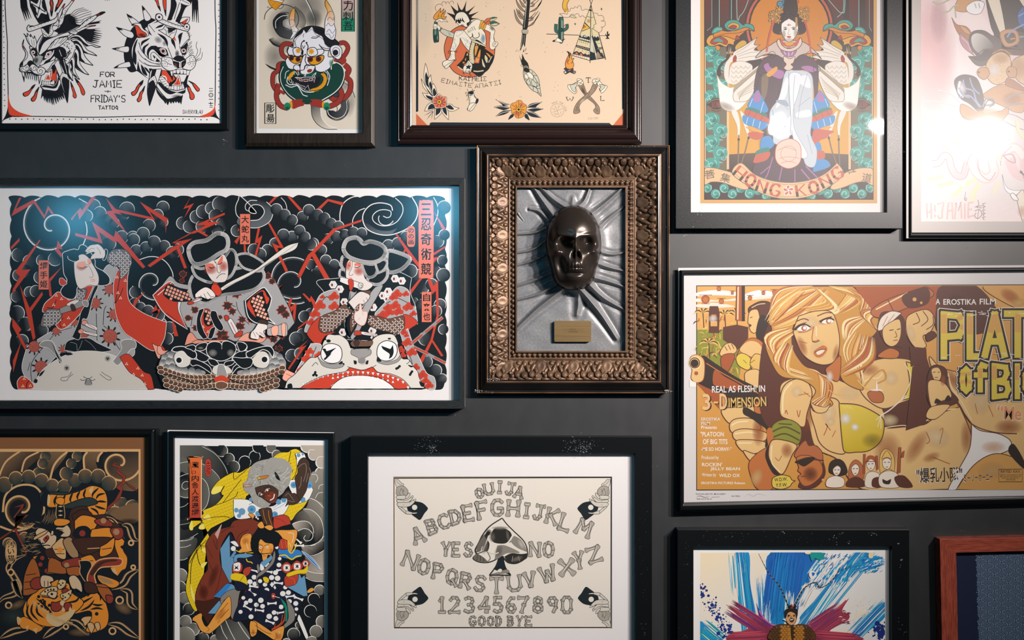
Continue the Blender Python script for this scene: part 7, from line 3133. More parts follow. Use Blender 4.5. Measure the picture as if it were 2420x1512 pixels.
	# robe
	cv.draw('''
O p k 4 640 400 740 340 820 300 900 340 990 390 1010 460 1000 640 980 760 1000 1000 1080 1100 1000 1150 830 1175 660 1140 590 1090 660 900 620 720 600 560
L m 6 720 1000 690 1100 670 1140
L m 6 780 1060 760 1150
L m 8 900 1080 960 1150
L m 8 930 1060 1000 1130
L m 6 700 1060 640 1110
L m 6 860 1080 860 1160
W d .5 700 900 80 120 0
W d .5 990 700 40 120 0
O p k 3 640 480 700 460 780 470 760 580 720 690 700 720 640 640 620 560
P S 650 490 690 480 680 600 650 640
O m k 3 660 420 690 400 710 430 790 455 770 505 690 470
P O 680 470 740 425 745 450 700 490
P m 900 430 950 420 1000 445 960 460
L O 10 900 450 950 470 975 560 980 800
''')
	for (tx, ty, fl) in ((0, 0, 1), (1642, 0, -1)):
		cv.at(1560 if fl > 0 else 1560 + 1642 / 2.7, 0, 2.7, (fl, 1)).draw('''
P b 570 640 620 575 640 600 690 700 650 720 600 700 560 680
P m 600 610 630 580 640 640 600 650
P e 550 690 600 690 680 730 660 750 560 720
P R 540 715 560 700 660 740 700 760 680 780 560 740
P b 525 750 545 735 640 770 690 790 650 830 600 810 540 790
P O 545 810 600 815 650 835 660 850 600 840
P R 560 850 610 840 660 860 630 890 580 880
P b 650 880 700 870 730 920 680 960 640 950
P e 620 960 690 940 690 980 610 1000
P R 600 1010 620 985 700 970 680 1020 600 1040
L H 3 560 750 550 790
L H 3 600 760 590 805
L H 3 640 775 630 820
L H 3 590 630 570 680
L H 3 660 650 640 720
L p 2 580 700 560 740
L p 2 620 710 600 750
L p 2 660 730 640 770
''')
	cv.at(1560, 0, 2.7).draw('''
P R 980 830 1060 830 1110 840 1040 880 980 930
P b 990 920 1020 910 1030 960 990 980
P b 1000 1020 1060 1020 1085 1060 1010 1090 975 1090
P R 1000 965 1045 965 1050 1010 1000 1010
O h g 3 800 460 860 450 930 455 970 490 975 600 970 760 960 860 1000 960 985 1060 930 1050 900 960 840 860 800 920 730 915 720 860 700 720 760 620
O H g 3 830 470 900 480 880 600 850 700 860 830 940 980 910 1010 870 960 840 830 830 700 820 580
P H 760 620 800 500 820 520 800 620 740 690
P g 740 640 800 640 820 680 760 660
P H 880 500 940 480 960 560 900 540
P H 870 720 950 700 960 740 880 750
P g 750 830 800 800 840 810 780 880 740 870
P H 710 740 780 780 840 740 830 860 740 880
L g 4 820 460 825 600 835 760 830 850
L g 3 860 480 850 620 860 760
L g 3 940 470 900 620 880 760
L g 3 760 640 820 700
L g 3 960 620 880 680
L g 3 940 860 970 980
L B 5 715 700 740 770 800 810
O f R 4 750 920 830 885 890 920 900 1000 880 1050 820 1075 760 1050 735 1000
R R 2 820 980 50
L R 2 750 960 800 940 870 960
L R 2 760 1010 820 1000 890 1010
L R 2 770 1040 820 1030 870 1040
''')
	# collar, head
	cv.draw('''
O c k 4 640 330 700 290 760 260 880 260 950 290 1030 375 980 340 900 350 860 380 830 390 780 370 740 350 680 345 610 370
O m k 3 770 315 830 305 870 320 850 355 820 362 790 350
L H 3 790 320 800 350
L H 3 820 315 822 360
L H 3 850 320 840 352
O f k 4 745 270 760 250 780 290 820 310 870 290 895 240 905 275 880 310 830 330 770 315
O f k 3 790 360 830 375 860 360 850 400 835 410 850 430 820 450 790 435 805 410 790 390
P R 770 240 790 270 860 270 885 240 880 280 820 300 775 280
P O 800 270 850 265 845 285 810 290
L k 6 720 350 700 350 680 345
R k 3 715 350 22
R k 3 955 350 22
R k 3 650 460 24
R k 3 1000 440 22
O k k 4 720 195 735 140 770 90 820 80 880 90 910 130 930 190 910 215 870 220 780 220 740 215
O W k 3 775 150 790 130 825 110 860 130 880 160 878 200 860 240 822 268 790 240 775 200
W s .6 790 220 14 40 0
W s .5 865 210 16 50 0
W s .4 822 255 40 16 0
P k 775 150 790 110 822 95 822 118 795 135
P k 880 160 865 120 822 95 822 118 850 135
B k 5 785 180 798 174 812 180
B k 5 836 180 850 174 868 178
E k 800 186 9 5 0
E k 852 185 9 5 0
L s 3 822 180 820 205 814 214
L s 3 812 216 824 220 832 215
P R 808 234 822 228 836 234 824 244
L r 2 806 236 838 236
P r 822 150 826 160 822 166 818 160
B r 4 812 154 814 162 818 164
B r 4 834 154 832 162 828 164
p G 862 112 876 110 878 170 864 172
R G 2 772 210 7
R G 2 878 208 7
''')
	for (x, y, r) in ((785, 40, 24), (830, 30, 30), (810, 60, 26), (840, 62, 24), (765, 25, 20), (800, 15, 22)):
		cv.draw(f'C #2f7f98 {x} {y} {r}\nR n 3 {x} {y} {r}\nK B 2.5 {x} {y} 3 0 {r - 5} 420')
	for (x, y, r) in ((740, 90, 30), (720, 120, 26), (760, 60, 22), (920, 90, 32), (900, 70, 22), (925, 120, 24), (750, 130, 20), (935, 60, 18), (715, 90, 20)):
		for k in range(6):
			a = k * 1.05 + x
			cv.draw(f'O G k 1.5 {x} {y} {x + r * math.cos(a - .3):.0f} {y + r * math.sin(a - .3):.0f} {x + r * 1.15 * math.cos(a):.0f} {y + r * 1.15 * math.sin(a):.0f} {x + r * math.cos(a + .3):.0f} {y + r * math.sin(a + .3):.0f}')
		cv.draw(f'C O {x} {y} {r * .3}')
	cv.draw('''
P k 790 90 800 -20 860 -30 880 60 860 100 820 80
L R 12 730 120 700 220 680 330
L R 12 925 130 950 240 962 340
L R 8 880 -30 885 20
''')
	# ribbon with the name
	cv.draw('''
O q S 4 283 1080 330 1070 400 1085 470 1110 560 1190 540 1210 470 1190 400 1165 330 1160 283 1175
O q S 4 1360 1085 1310 1070 1240 1080 1170 1110 1090 1190 1110 1210 1170 1195 1250 1165 1310 1160 1360 1180
O q S 4 515 1040 600 1110 700 1150 825 1165 950 1150 1050 1110 1130 1040! 1170 1110 1080 1190 960 1250 825 1268 690 1250 570 1190 460 1105
L S 2 510 1055 600 1122 700 1162 825 1177 950 1162 1050 1122 1132 1055
L S 2 470 1105 580 1186 690 1238 825 1256 960 1238 1080 1180 1160 1106
U S 290 1146 66 56 -12 菩
U S 378 1152 66 56 16 集
U S 1190 1150 70 60 -8 滅
U S 1284 1156 62 58 10 道
''')
	for ch, x, y, rot in (('H', 510, 1105, 40), ('O', 578, 1150, 28), ('N', 650, 1190, 18), ('G', 735, 1212, 10), ('K', 900, 1215, -8), ('O', 980, 1195, -16), ('N', 1055, 1155, -26), ('G', 1130, 1105, -36)):
		r = math.radians(rot)
		for st in strokes(ch):
			pp = [(x + (a - 2) * 14 * math.cos(r) - (b - 3) * 12.5 * math.sin(r), y + (a - 2) * 14 * math.sin(r) + (b - 3) * 12.5 * math.cos(r)) for a, b in st]
			for k in range(len(pp) - 1):
				q = cv.xf([pp[k], pp[k + 1]])
				v = abs(st[k][0] - st[k + 1][0]) < 1.6
				cv.ribbon(q, (17 if v else 8) / 2.7, cv.col('R'))
				if v and abs(st[k][1] - st[k + 1][1]) > 2:
					lo = q[0] if st[k][1] > st[k + 1][1] else q[1]
					hi = q[1] if st[k][1] > st[k + 1][1] else q[0]
					cv.ribbon([lo, lo + (hi - lo) * .45], 17 / 2.7, cv.col('k'))
	for k in range(5):
		a = -1.57 + k * 1.257
		x, y = 818 + 18 * math.cos(a), 1215 + 18 * math.sin(a)
		cv.draw(f'E W {x:.1f} {y:.1f} 19 13 {math.degrees(a):.0f}\nE R {x:.1f} {y:.1f} 15 9 {math.degrees(a):.0f}\nL W 2 818 1215 {818 + 26 * math.cos(a + .2):.1f} {1215 + 26 * math.sin(a + .2):.1f}')
	return cv.build('printed_poster', parent)

art_cranes(F5)

# ------------------------------------------------------------------ wide orange film poster
def art_film(parent):
	cv = Canvas(.0141, '#ece6e2', {'o': '#d0903c', 'O': '#dba257', 'k': '#33231a', 'd': '#5c3020', 'r': '#a8552a', 'R': '#c06f35', 's': '#e2b878', 'S': '#ecd0a0', 'h': '#e0b460', 'H': '#efd9a4', 'y': '#c8a91e', 'Y': '#dcc04a',
								'w': '#efe6dc', 'W': '#e9d8c4', 'c': '#e6b487', 'g': '#8a8a2e', 'G': '#5a4a1e', 'p': '#e08f66', 'l': '#c98f3f', 'm': '#b5673a'}, clip=(1617, 642, 2560, 1186), gain=0.7)
	cv.at(1570, 620, 2.52)
	rn = random.Random(12)
	cv.draw('''
p k 190 137 2800 128 2800 1348 190 1358
g O o 900 140 500 1350 195 142 2800 133 2800 1343 195 1352
''')
	cv.clip = (1620, 675, 2560, 1157)
	# sky with clouds, palms, jungle
	cv.draw('''
p O 195 142 720 140 720 560 195 560
P w 195 180 300 165 420 175 480 190 480 200 300 195 195 200
P W 195 215 330 225 480 205 640 190 660 210 480 225 195 235
P w 480 190 560 165 640 175 660 195 500 205
P W 195 250 300 240 420 262 300 270 195 265
p g 195 400 480 400 440 760 195 700
''')
	for x, y, r in ((245, 220, 26), (340, 230, 16), (325, 155, 14), (510, 210, 14), (590, 180, 12), (405, 180, 10), (655, 175, 14)):
		cv.draw(f'C r {x} {y} {r}\nl d 3 {x - r * 1.5} {y - r} {x + r * 1.5} {y - r}\nC R {x} {y + 2} {r * .6}\nl d 3 {x - r} {y + r} {x + r} {y + r}')
	for i in range(120):
		x, y = rn.uniform(200, 440), rn.uniform(290, 700)
		a = rn.uniform(0, 6.28)
		cv.draw(f'B {rn.choice(["O", "h", "r", "d", "o", "Y"])} {rn.uniform(3, 9):.1f} {x:.0f} {y:.0f} {x + 22 * math.cos(a):.0f} {y + 18 * math.sin(a):.0f} {x + 34 * math.cos(a):.0f} {y + 34 * math.sin(a) + 10:.0f}')
	for x, y in ((230, 300), (360, 310), (265, 480), (430, 300)):
		for k in range(9):
			a = 3.4 + k * .36
			cv.draw(f'B {"d" if k % 2 else "h"} 9 {x} {y} {x + 34 * math.cos(a):.0f} {y + 26 * math.sin(a):.0f} {x + 60 * math.cos(a):.0f} {y + 46 * math.sin(a) + 22:.0f}')
		cv.draw(f'L d 6 {x} {y} {x + 6} {y + 90}')
	cv.draw('''
p d 270 260 320 260 330 300 325 420 265 420 265 300
p R 280 310 310 310 308 330 282 330
p O 275 350 315 350 315 380 275 380
W w .7 290 335 30 26 0
''')
	# background woman with rifle, left
	cv.draw('''
p d 350 385 430 370 500 385 500 450 440 520 350 460
o r d 4 430 140 475 140 470 350 425 345
l S 8 440 145 437 340
p k 460 140 480 140 480 350 462 350
O d k 4 500 290 530 250 590 230 640 260 640 420 600 460 560 400
O s d 4 505 300 530 280 560 290 570 380 540 420 515 410 505 380 512 370 498 360
P k 570 320 610 330 620 440 570 480 545 420
L H 4 520 270 560 250 600 245
L k 4 510 330 525 325
P d 504 372 518 370 516 382 504 382
O R d 4 480 470 540 450 600 490 640 560 640 740 560 800 520 640 470 560 430 560
P s 450 520 500 470 560 480 590 540 520 560
O Y d 4 430 560 460 540 505 560 520 600 500 640 450 620 430 590
O h d 4 510 600 540 545 590 560 620 590 600 640 540 650
L d 3 490 600 470 580
L d 3 510 600 540 580
L d 3 505 605 530 630
C Y 500 602 10
O s d 4 330 540 360 490 400 480 430 510 420 540 350 560
l d 4 360 500 375 525
l d 4 380 490 395 520
l d 4 400 485 415 515
O r d 4 340 560 420 550 380 650 350 660
O s d 4 480 660 560 640 600 740 560 830 500 760
''')
	# big pistol and fist, lower left
	cv.clip = (1620, 645, 2560, 1157)
	cv.draw('''
O k k 4 220 560 300 600 420 680 560 750 640 800 640 960 560 920 480 860 330 780 240 740 200 700
P r 300 640 360 680 450 730 440 760 330 740 290 720
L R 6 250 600 330 650 420 700 560 780
O s r 4 150 600 160 560 200 550 235 580 240 640 230 700 190 715 160 690 165 640
R d 6 180 598 30
C k 180 600 24
R H 4 182 598 36
C r 190 660 12
p w 150 700 190 715 190 742 150 742
''')
	cv.clip = (1646.5, 675, 2560, 1157)
	cv.draw('''
P r 195 720 240 740 330 790 340 880 230 760
O s d 5 340 880 440 860 560 860 600 900 560 960 470 940 390 960
O R d 4 540 830 590 850 610 910 570 930 540 900
O s d 5 390 960 430 930 520 930 570 970 560 1000 460 1010 400 1010
O s d 5 410 1010 480 990 600 1010 610 1050 560 1070 430 1060
O s d 5 430 1060 560 1060 610 1080 590 1120 520 1140 460 1120
O s d 5 470 1120 540 1140 600 1130 570 1180 520 1190
L H 8 400 970 440 950 500 945
L H 8 420 1020 500 1010 560 1020
L H 7 440 1075 520 1075
W r .7 560 1000 40 100 0
P k 480 860 560 900 620 900 640 1040 600 1100 610 1000 560 960 520 930 470 900
O R d 4 510 1180 640 1100 700 1260 640 1350 560 1352 520 1290
P k 600 1150 640 1080 700 1240 650 1260
W s .7 550 1280 40 60 20
''')
	# central figure: arm, torso, hair, face
	cv.draw('''
P d 600 420 700 380 1200 300 1560 560 1560 1000 1440 1000 1300 1100 1000 1150 900 1100 640 1000 560 800
O s d 6 700 720 800 680 920 660 1040 700 1240 800 1310 900 1310 980 1420 980 1500 970 1560 960 1640 900 1760 860! 1820 1000 1830 1100 1780 1220 1700 1350! 1180 1350 1040 1180 900 1100 840 920 700 900 690 800
W S .7 780 760 60 60 0
W r .6 860 900 50 120 10
W S .6 1100 780 80 50 0
W r .5 1330 1120 90 120 0
W S .7 1340 940 60 40 0
W S .8 1620 1040 90 70 20
W r .5 1500 1100 50 120 30
W r .5 1800 1040 40 110 0
L r 5 1560 1080 1580 1060 1560 1010
L r 4 1640 1000 1660 990 1640 1080
L r 5 1700 1200 1600 1160
W r .5 1590 1160 60 30 -20
L H 6 1440 980 1530 960 1640 890 1740 870
L S 5 1310 985 1420 970 1480 985
O s d 6 690 900 700 760 760 700 840 700 880 780 850 900 830 980 750 940
L H 9 705 900 710 780 760 715
W S .8 790 770 40 40 0
L r 4 800 790 860 780
L r 4 830 770 870 800
L r 5 720 900 725 880 735 905
L r 5 790 880 800 920 810 880
O g d 5 640 980 690 940 760 940 815 990 800 1080 720 1070 650 1050
L G 9 640 1010 720 980 810 1020
L G 9 650 1040 720 1020 805 1060
L G 7 680 960 760 965
P R 610 1000 640 990 650 1080 620 1090
O s d 6 640 1060 720 1060 790 1090 760 1150 720 1240 690 1260 640 1200 620 1140
L H 7 640 1090 640 1190 690 1250
L r 4 660 1160 680 1180 700 1150
W r .6 730 1120 40 50 0
O s d 6 870 860 950 810 1040 830 1060 1000 1080 1130 1000 1130 930 1080 900 1000
W S .8 980 900 50 80 0
W S .8 990 950 30 30 0
L r 5 950 1030 970 980 960 960 990 1000
L r 4 1000 1040 1020 1000
O y d 6 1040 840! 1160 850 1280 910 1310 960 1290 1060 1220 1120 1140 1130 1080 1130 1060 1080
G Y y 1100 860 1200 1120 1045 845! 1160 855 1270 910 1300 960 1280 1050 1220 1105 1140 1115 1085 1110 1065 1060
W w .9 1080 930 36 40 0
W w 1 1135 980 28 26 0
W G .4 1240 1060 70 50 0
L S 3 1060 850 1080 870
L S 3 1080 850 1100 870
L S 3 1100 855 1120 872
O s d 6 1160 640 1260 580 1380 570 1480 590 1520 680 1500 790 1400 840 1300 870 1200 810 1150 720
W r .5 1220 640 70 40 0
W S .8 1350 690 50 50 0
O Y d 6 1440 590! 1500 620 1525 700 1500 790 1420 820! 1460 720
L S 6 1430 600 1470 680 1440 770 1400 830
L W 7 1405 825 1340 880 1290 910
L W 4 1290 910 1260 940
L W 4 1290 910 1270 980
L W 4 1290 910 1290 990
L W 4 1410 820 1440 790
L W 4 1410 820 1450 800
O m d 4 1210 780 1250 760 1300 780 1300 830 1240 830
''')
	cv.draw('''
O l d 5 620 330 680 200 760 142! 1120 140! 1180 200 1230 280 1290 260 1320 300 1260 420 1200 480 1240 560 1170 680 1180 760 1060 700 1040 560 1040 420 980 300 800 320 760 480 820 600 900 650 960 720 980 800 1000 850 900 890 870 830 900 760 820 700 700 680 640 600 600 480 640 400
''')
	# hair strands
	def lock(p0, p1, p2, n, w, sp):
		for i in range(n):
			t = i / max(n - 1, 1)
			o = (t - .5) * sp
			c = rn.choice(['h', 'H', 'H', 'l', 'r', 'O', 'm'])
			q = [(p0[0] + o * .6, p0[1] + o * .3), (p1[0] + o, p1[1] + o * .8 + rn.uniform(-4, 4)), (p2[0] + o * .5 + rn.uniform(-8, 8), p2[1] + o * .5)]
			cv.draw(f'B {c} {w * rn.uniform(.5, 1.1):.1f} ' + ' '.join(f'{a:.0f} {b:.0f}' for a, b in q))
	for a in (((900, 150), (720, 200), (640, 330), 16, 12, 90), ((960, 160), (800, 300), (640, 380), 16, 12, 80), ((900, 150), (1000, 260), (840, 290), 14, 11, 80), ((1000, 150), (1130, 200), (1040, 290), 14, 11, 80),
			((1080, 150), (1200, 220), (1180, 300), 14, 11, 70), ((760, 400), (640, 480), (720, 640), 16, 12, 90), ((740, 480), (700, 620), (860, 680), 16, 12, 90), ((880, 640), (960, 700), (950, 820), 16, 11, 80),
			((1180, 330), (1100, 380), (1080, 470), 10, 10, 60), ((1160, 420), (1120, 560), (1160, 700), 16, 12, 100), ((1230, 440), (1200, 560), (1060, 660), 12, 11, 80), ((1290, 280), (1200, 320), (1270, 400), 10, 10, 60),
			((960, 800), (900, 860), (990, 850), 9, 10, 50), ((820, 160), (700, 260), (620, 360), 10, 10, 60)):
		lock(*a)
	cv.draw('''
O s d 5 800 320! 900 290 1000 300 1040 420 1040 520 1010 590 950 610 880 590 820 540 780 450 770 400
W S .7 870 360 60 50 0
W S .6 920 520 60 60 0
W r .6 820 500 30 70 -20
W r .5 1020 540 20 60 10
W r .5 840 400 60 20 -15
W r .6 970 350 60 20 -12
P d 770 400 800 370 850 355! 820 380 800 400
P w 790 400 830 372 870 390 840 410
C m 832 392 17
C w 836 390 10
L k 8 775 405 800 380 840 370 870 385
L r 5 800 415 840 412 870 395
P d 920 350 960 330 1000 320! 980 345 950 355
P w 935 355 970 335 1010 350 970 365
C m 978 350 16
C w 982 348 10
L k 8 930 358 950 340 990 332 1010 345
L d 6 790 350 830 335 860 345
L d 6 910 320 960 300 1000 300
L r 5 890 380 880 450 890 470 920 460
L S 8 905 380 905 440
L d 5 880 470 900 475 925 465
P R 890 530 930 500 950 495 970 510 960 540 930 565 900 560
P W 905 535 930 520 955 520 940 540 915 550
L d 4 895 535 930 520 965 518
L r 4 800 470 850 480
O R d 4 960 640 1000 600 1050 560 1040 700 990 690
W W .9 985 680 24 40 0
L h 4 980 760 1040 790 1110 780
O s d 4 870 830 900 850 960 860 990 840 960 890 900 890
L S 8 1190 710 1230 690 1270 690 1300 660
L l 10 1190 740 1240 680 1300 640 1320 690 1270 720
L h 8 1150 700 1200 750 1260 760
P w 1265 760 1259 750 1265 700 1271 750
P w 1265 755 1220 760 1265 765 1305 760
''')
	# helmeted woman, hand with gun, upper right
	cv.draw('''
p r 1130 142 1650 140 1600 400 1250 300
O m d 5 1230 290 1330 220 1560 142! 1600 200 1400 290 1280 330
l S 8 1260 280 1450 180
l d 5 1330 220 1370 300
O d d 5 1420 200 1560 150 1570 240 1460 270
C O 1490 220 12
C O 1530 240 8
P d 1290 300 1420 320 1440 480 1380 500 1290 440
O W d 5 1270 400 1290 330 1350 290 1415 300! 1360 350 1300 400
L r 3 1300 380 1330 320
L r 3 1330 360 1370 310
O s d 4 1300 400 1340 360 1400 340 1410 420 1390 480 1350 500 1310 470
L k 5 1340 405 1365 400
L k 5 1385 400 1405 395
L d 4 1375 410 1385 440 1370 445
L r 6 1365 465 1390 462
O R d 4 1270 560 1340 510 1400 530 1380 570
O s d 5 1440 340 1480 300 1560 280 1600 310 1610 360 1580 420 1540 440 1560 500 1500 510 1450 440
L d 5 1500 300 1520 350 1480 370
L d 5 1540 290 1570 340 1530 380
L d 5 1600 320 1600 370 1560 400
O d k 4 1560 430 1600 410 1620 440 1570 470
W S .7 1470 420 30 60 -20
p d 1460 500 1560 510 1565 600 1470 620
p d 1480 620 1560 600 1560 960 1440 1000
''')
	cv.draw('''
P d 1650 140 1860 140 2000 330 1900 420 1640 420 1620 250
P O 1900 142 2142 138 2142 270 2030 240
W R .8 2060 200 70 40 30
W h .8 2110 240 50 30 0
W d .6 1760 260 90 60 40
O s d 5 1580 560 1640 620 1740 650 1900 660 2200 660! 2200 1220 2080 1160 1960 1140 1830 960 1740 830 1690 740 1600 640
W S .6 1880 830 80 90 0
W r .6 2050 980 90 50 0
W r .6 1720 700 40 80 -30
L S 7 1690 660 1710 740 1770 830 1830 940
L d 6 1690 680 1700 750 1760 850 1830 960 1960 1010 2100 1020
L r 4 1850 840 1865 900
L r 4 1930 850 1960 920
O d k 4 1580 640 1620 610 1680 640 1690 740 1750 830 1600 860 1560 760
O s d 4 1590 640 1630 625 1650 660 1640 700 1610 705
L k 4 1600 655 1615 652
L k 4 1628 655 1640 652
L d 4 1610 685 1630 685
O s d 4 1570 720 1620 700 1680 730 1710 800 1640 830 1590 860
P k 1620 810 1650 830 1610 840
P k 1690 790 1710 820 1670 825
W m .6 1660 700 20 40 0
O s d 4 1590 860 1700 850 1620 930 1560 920
O w d 5 1830 960! 1880 1000 1990 1020 2060 1060 2060 1110 2000 1140 1900 1180 1800 1260 1740 1352! 1690 1352 1760 1220 1820 1100
W c .6 1960 1100 80 40 0
O O d 5 1740 1352! 1840 1210 1960 1140 2080 1160 2200 1220 2200 1352
W s .6 1950 1240 90 60 0
P k 2050 1130 2080 1080 2142 1180 2142 1230
''')
	# small heads along the bottom
	cv.draw('''
P d 800 1100 830 1050 880 1080 920 1100 940 1160 960 1260 900 1340 800 1340 820 1260
O m d 4 780 1160 800 1100 840 1060 860 1090 900 1090 940 1130 940 1200 900 1180
O R d 4 790 1160 860 1150 930 1190 940 1260 880 1320 830 1330 800 1290 800 1270 815 1260 795 1240 800 1220
P k 780 1185 850 1160 900 1165 860 1200 830 1215 800 1200
l k 6 860 1170 950 1180
W d .7 870 1260 50 50 0
L d 5 815 1275 840 1272
C O 945 1295 8
C O 965 1310 8
O k k 3 980 1240 990 1190 1030 1170 1070 1190 1090 1250 1050 1270 1000 1260
O W d 3 1005 1230 1030 1210 1050 1225 1045 1255 1025 1270 1008 1255
O W d 3 970 1290 1020 1270 1070 1290 1060 1336 970 1336
O m d 3 1100 1290 1105 1210 1140 1175 1180 1210 1185 1290
O W d 3 1115 1220 1140 1200 1160 1220 1155 1255 1135 1270 1118 1250
P d 1090 1300 1140 1275 1190 1300 1190 1336 1090 1336
O W d 3 1205 1190 1230 1170 1255 1190 1250 1225 1228 1240 1208 1220
P r 1200 1200 1205 1160 1230 1148 1260 1165 1265 1230 1255 1190 1230 1170
l d 4 1200 1185 1262 1185
O W d 3 1200 1270 1230 1245 1280 1260 1290 1336 1200 1336
P d 1240 1290 1280 1280 1300 1336 1240 1336
O h d 3 1285 1250 1285 1150 1320 1110 1365 1150 1370 1240 1340 1230 1310 1240
O W d 3 1300 1180 1325 1165 1350 1180 1345 1220 1325 1232 1303 1215
O h d 3 1295 1170 1325 1120 1355 1170 1325 1160
O W d 3 1280 1270 1330 1240 1390 1260 1400 1336 1290 1336
P k 1300 1290 1325 1300 1350 1290 1340 1320 1305 1315
o r d 3 1185 1140 1198 1140 1195 1260 1182 1260
o r d 3 1395 1100 1410 1100 1405 1250 1385 1260
o r d 3 1415 1130 1430 1120 1425 1160 1410 1165
o r d 3 1258 1150 1270 1150 1275 1230 1262 1240
P d 1370 1280 1430 1270 1480 1336 1400 1336
''')
	for x, y in ((1018, 1235), (1038, 1235), (1128, 1228), (1148, 1228), (1218, 1200), (1240, 1198), (1314, 1190), (1337, 1190)):
		cv.draw(f'l k 4 {x - 6} {y} {x + 6} {y}')
	for x, y in ((1026, 1256), (1138, 1256), (1229, 1226), (1326, 1218)):
		cv.draw(f'l r 5 {x - 6} {y} {x + 6} {y}')
	# lettering
	cv.draw('''
U w 284 776 316 40 -1 REAL AS FLESH! IN
U k 232 884 50 98 0 3
U k 300 845 26 12 0 -
U k 336 880 46 96 0 D
U k 390 868 226 58 -2 IMENSION
U h 224 880 50 98 0 3
U h 294 840 26 12 0 -
U h 328 876 46 96 0 D
U c 230 876 42 90 0 3
U c 333 872 38 88 0 D
U h 384 864 224 58 -2 IMENSION
U w 220 942 112 18 0 EROSTIKA
U w 220 967 50 18 0 FILM
U w 220 991 92 19 0 Presents
U w 216 1036 138 28 0 "PLATOON
U w 230 1082 146 30 0 OF BIG TITS
U w 220 1122 180 22 0 -ME SO HORNY-"
T w 222 1178 102 28 0 Produced by
U w 224 1214 120 22 0 ROCKIN'
U w 274 1242 176 22 0 JELLY BEAN
T w 224 1280 84 26 0 Written by
U w 326 1278 124 20 0 WILD OX
U w 220 1320 260 14 0 EROSTIKA PICTURES Release
U w 1616 250 26 34 0 A
U w 1662 252 196 34 0 EROSTIKA
U w 1878 250 96 34 0 FILM
''')
	cv.clip = (1620, 645, 2560, 1186)
	cv.draw('''
O Y d 5 640 1310 650 1280 700 1265 745 1275 760 1295 780 1300! 760 1315 745 1335 700 1350 650 1340
U k 656 1306 78 22 -5 W.D.W.
U k 664 1338 70 22 -3 Y.F.W.
''')
	for g, x0, x1, y0, y1 in (('P', 1665, 1785, 310, 560), ('L', 1820, 1890, 320, 560), ('A', 1910, 2025, 310, 550), ('T', 2040, 2170, 305, 550), ('O', 1775, 1820, 635, 765), ('f', 1850, 1920, 610, 760),
							('B', 1965, 2055, 615, 800), ('I', 2085, 2120, 615, 800), ('G', 2150, 2240, 615, 800)):
		segs = [[(x0 + (x1 - x0) * a / 4, y0 + (y1 - y0) * b / 6) for a, b in st] for st in strokes('i' if g == 'I' else g)]
		wd = 40 if y0 < 500 else 32
		for col, w in (('w', wd + 34), ('k', wd + 26), ('Y', wd)):
			for st in segs:
				for k in range(len(st) - 1):
					q = cv.xf([st[k], st[k + 1]])
					d = (q[1] - q[0]) / max(np.hypot(*(q[1] - q[0])), .1)
					cv.ribbon([q[0] - d * w / 5.6, q[1] + d * w / 5.6], w / 2.52, cv.col(col))
		for st in segs:
			for k in range(len(st) - 1):
				q = cv.xf([st[k], st[k + 1]])
				m = (q[0] + q[1]) / 2
				hi = q[0] if q[0][1] < q[1][1] else q[1]
				if abs(q[0][1] - q[1][1]) > 15:
					cv.ribbon([hi, hi + (m - hi) * .9], wd / 2.52 * .8, cv.col('O'))
	for i in range(30):
		x, y = rn.uniform(1650, 2140), rn.choice([rn.uniform(290, 320), rn.uniform(540, 575)])
		cv.draw(f'l w 3 {x:.0f} {y:.0f} {x + rn.uniform(10, 34):.0f} {y + rn.uniform(-4, 4):.0f}')
	cv.draw('''
U w 1974 936 154 92 4 “Me
U p 1978 932 148 84 4 “Me
T w 1498 1318 280 96 -2 "爆乳小隊"
U k 1504 1314 272 90 -2 "爆乳小隊"
T w 1780 1312 180 52 -3 ミーソーホーニー
T k 1784 1308 174 46 -3 ミーソーホーニー
o - k 4 1992 1232 2132 1230 2132 1306 1992 1306
U k 2004 1252 116 16 0 RATED XXX
T k 2000 1268 126 8 0 DUE TO THE NATURE OF THIS
T k 2002 1278 122 8 0 MOTION PICTURE PROOF OF
T k 2010 1288 104 8 0 AGE WILL BE STRICTLY
T k 2036 1298 56 8 0 ENFORCED
T k 186 1384 180 10 0 "PLATOON of BIG TITS - ME SO HORNY"
B d 3 188 1400 210 1390 240 1398 272 1394
l d 2 280 1397 330 1396
U d 194 1412 90 7 0 EROSTIKA
T d 400 1396 50 9 0 INC PRESS
B #b9aca4 3 476 1396 500 1380 530 1392 560 1378 610 1390
''')
	return cv.build('printed_poster', parent)

art_film(F8)

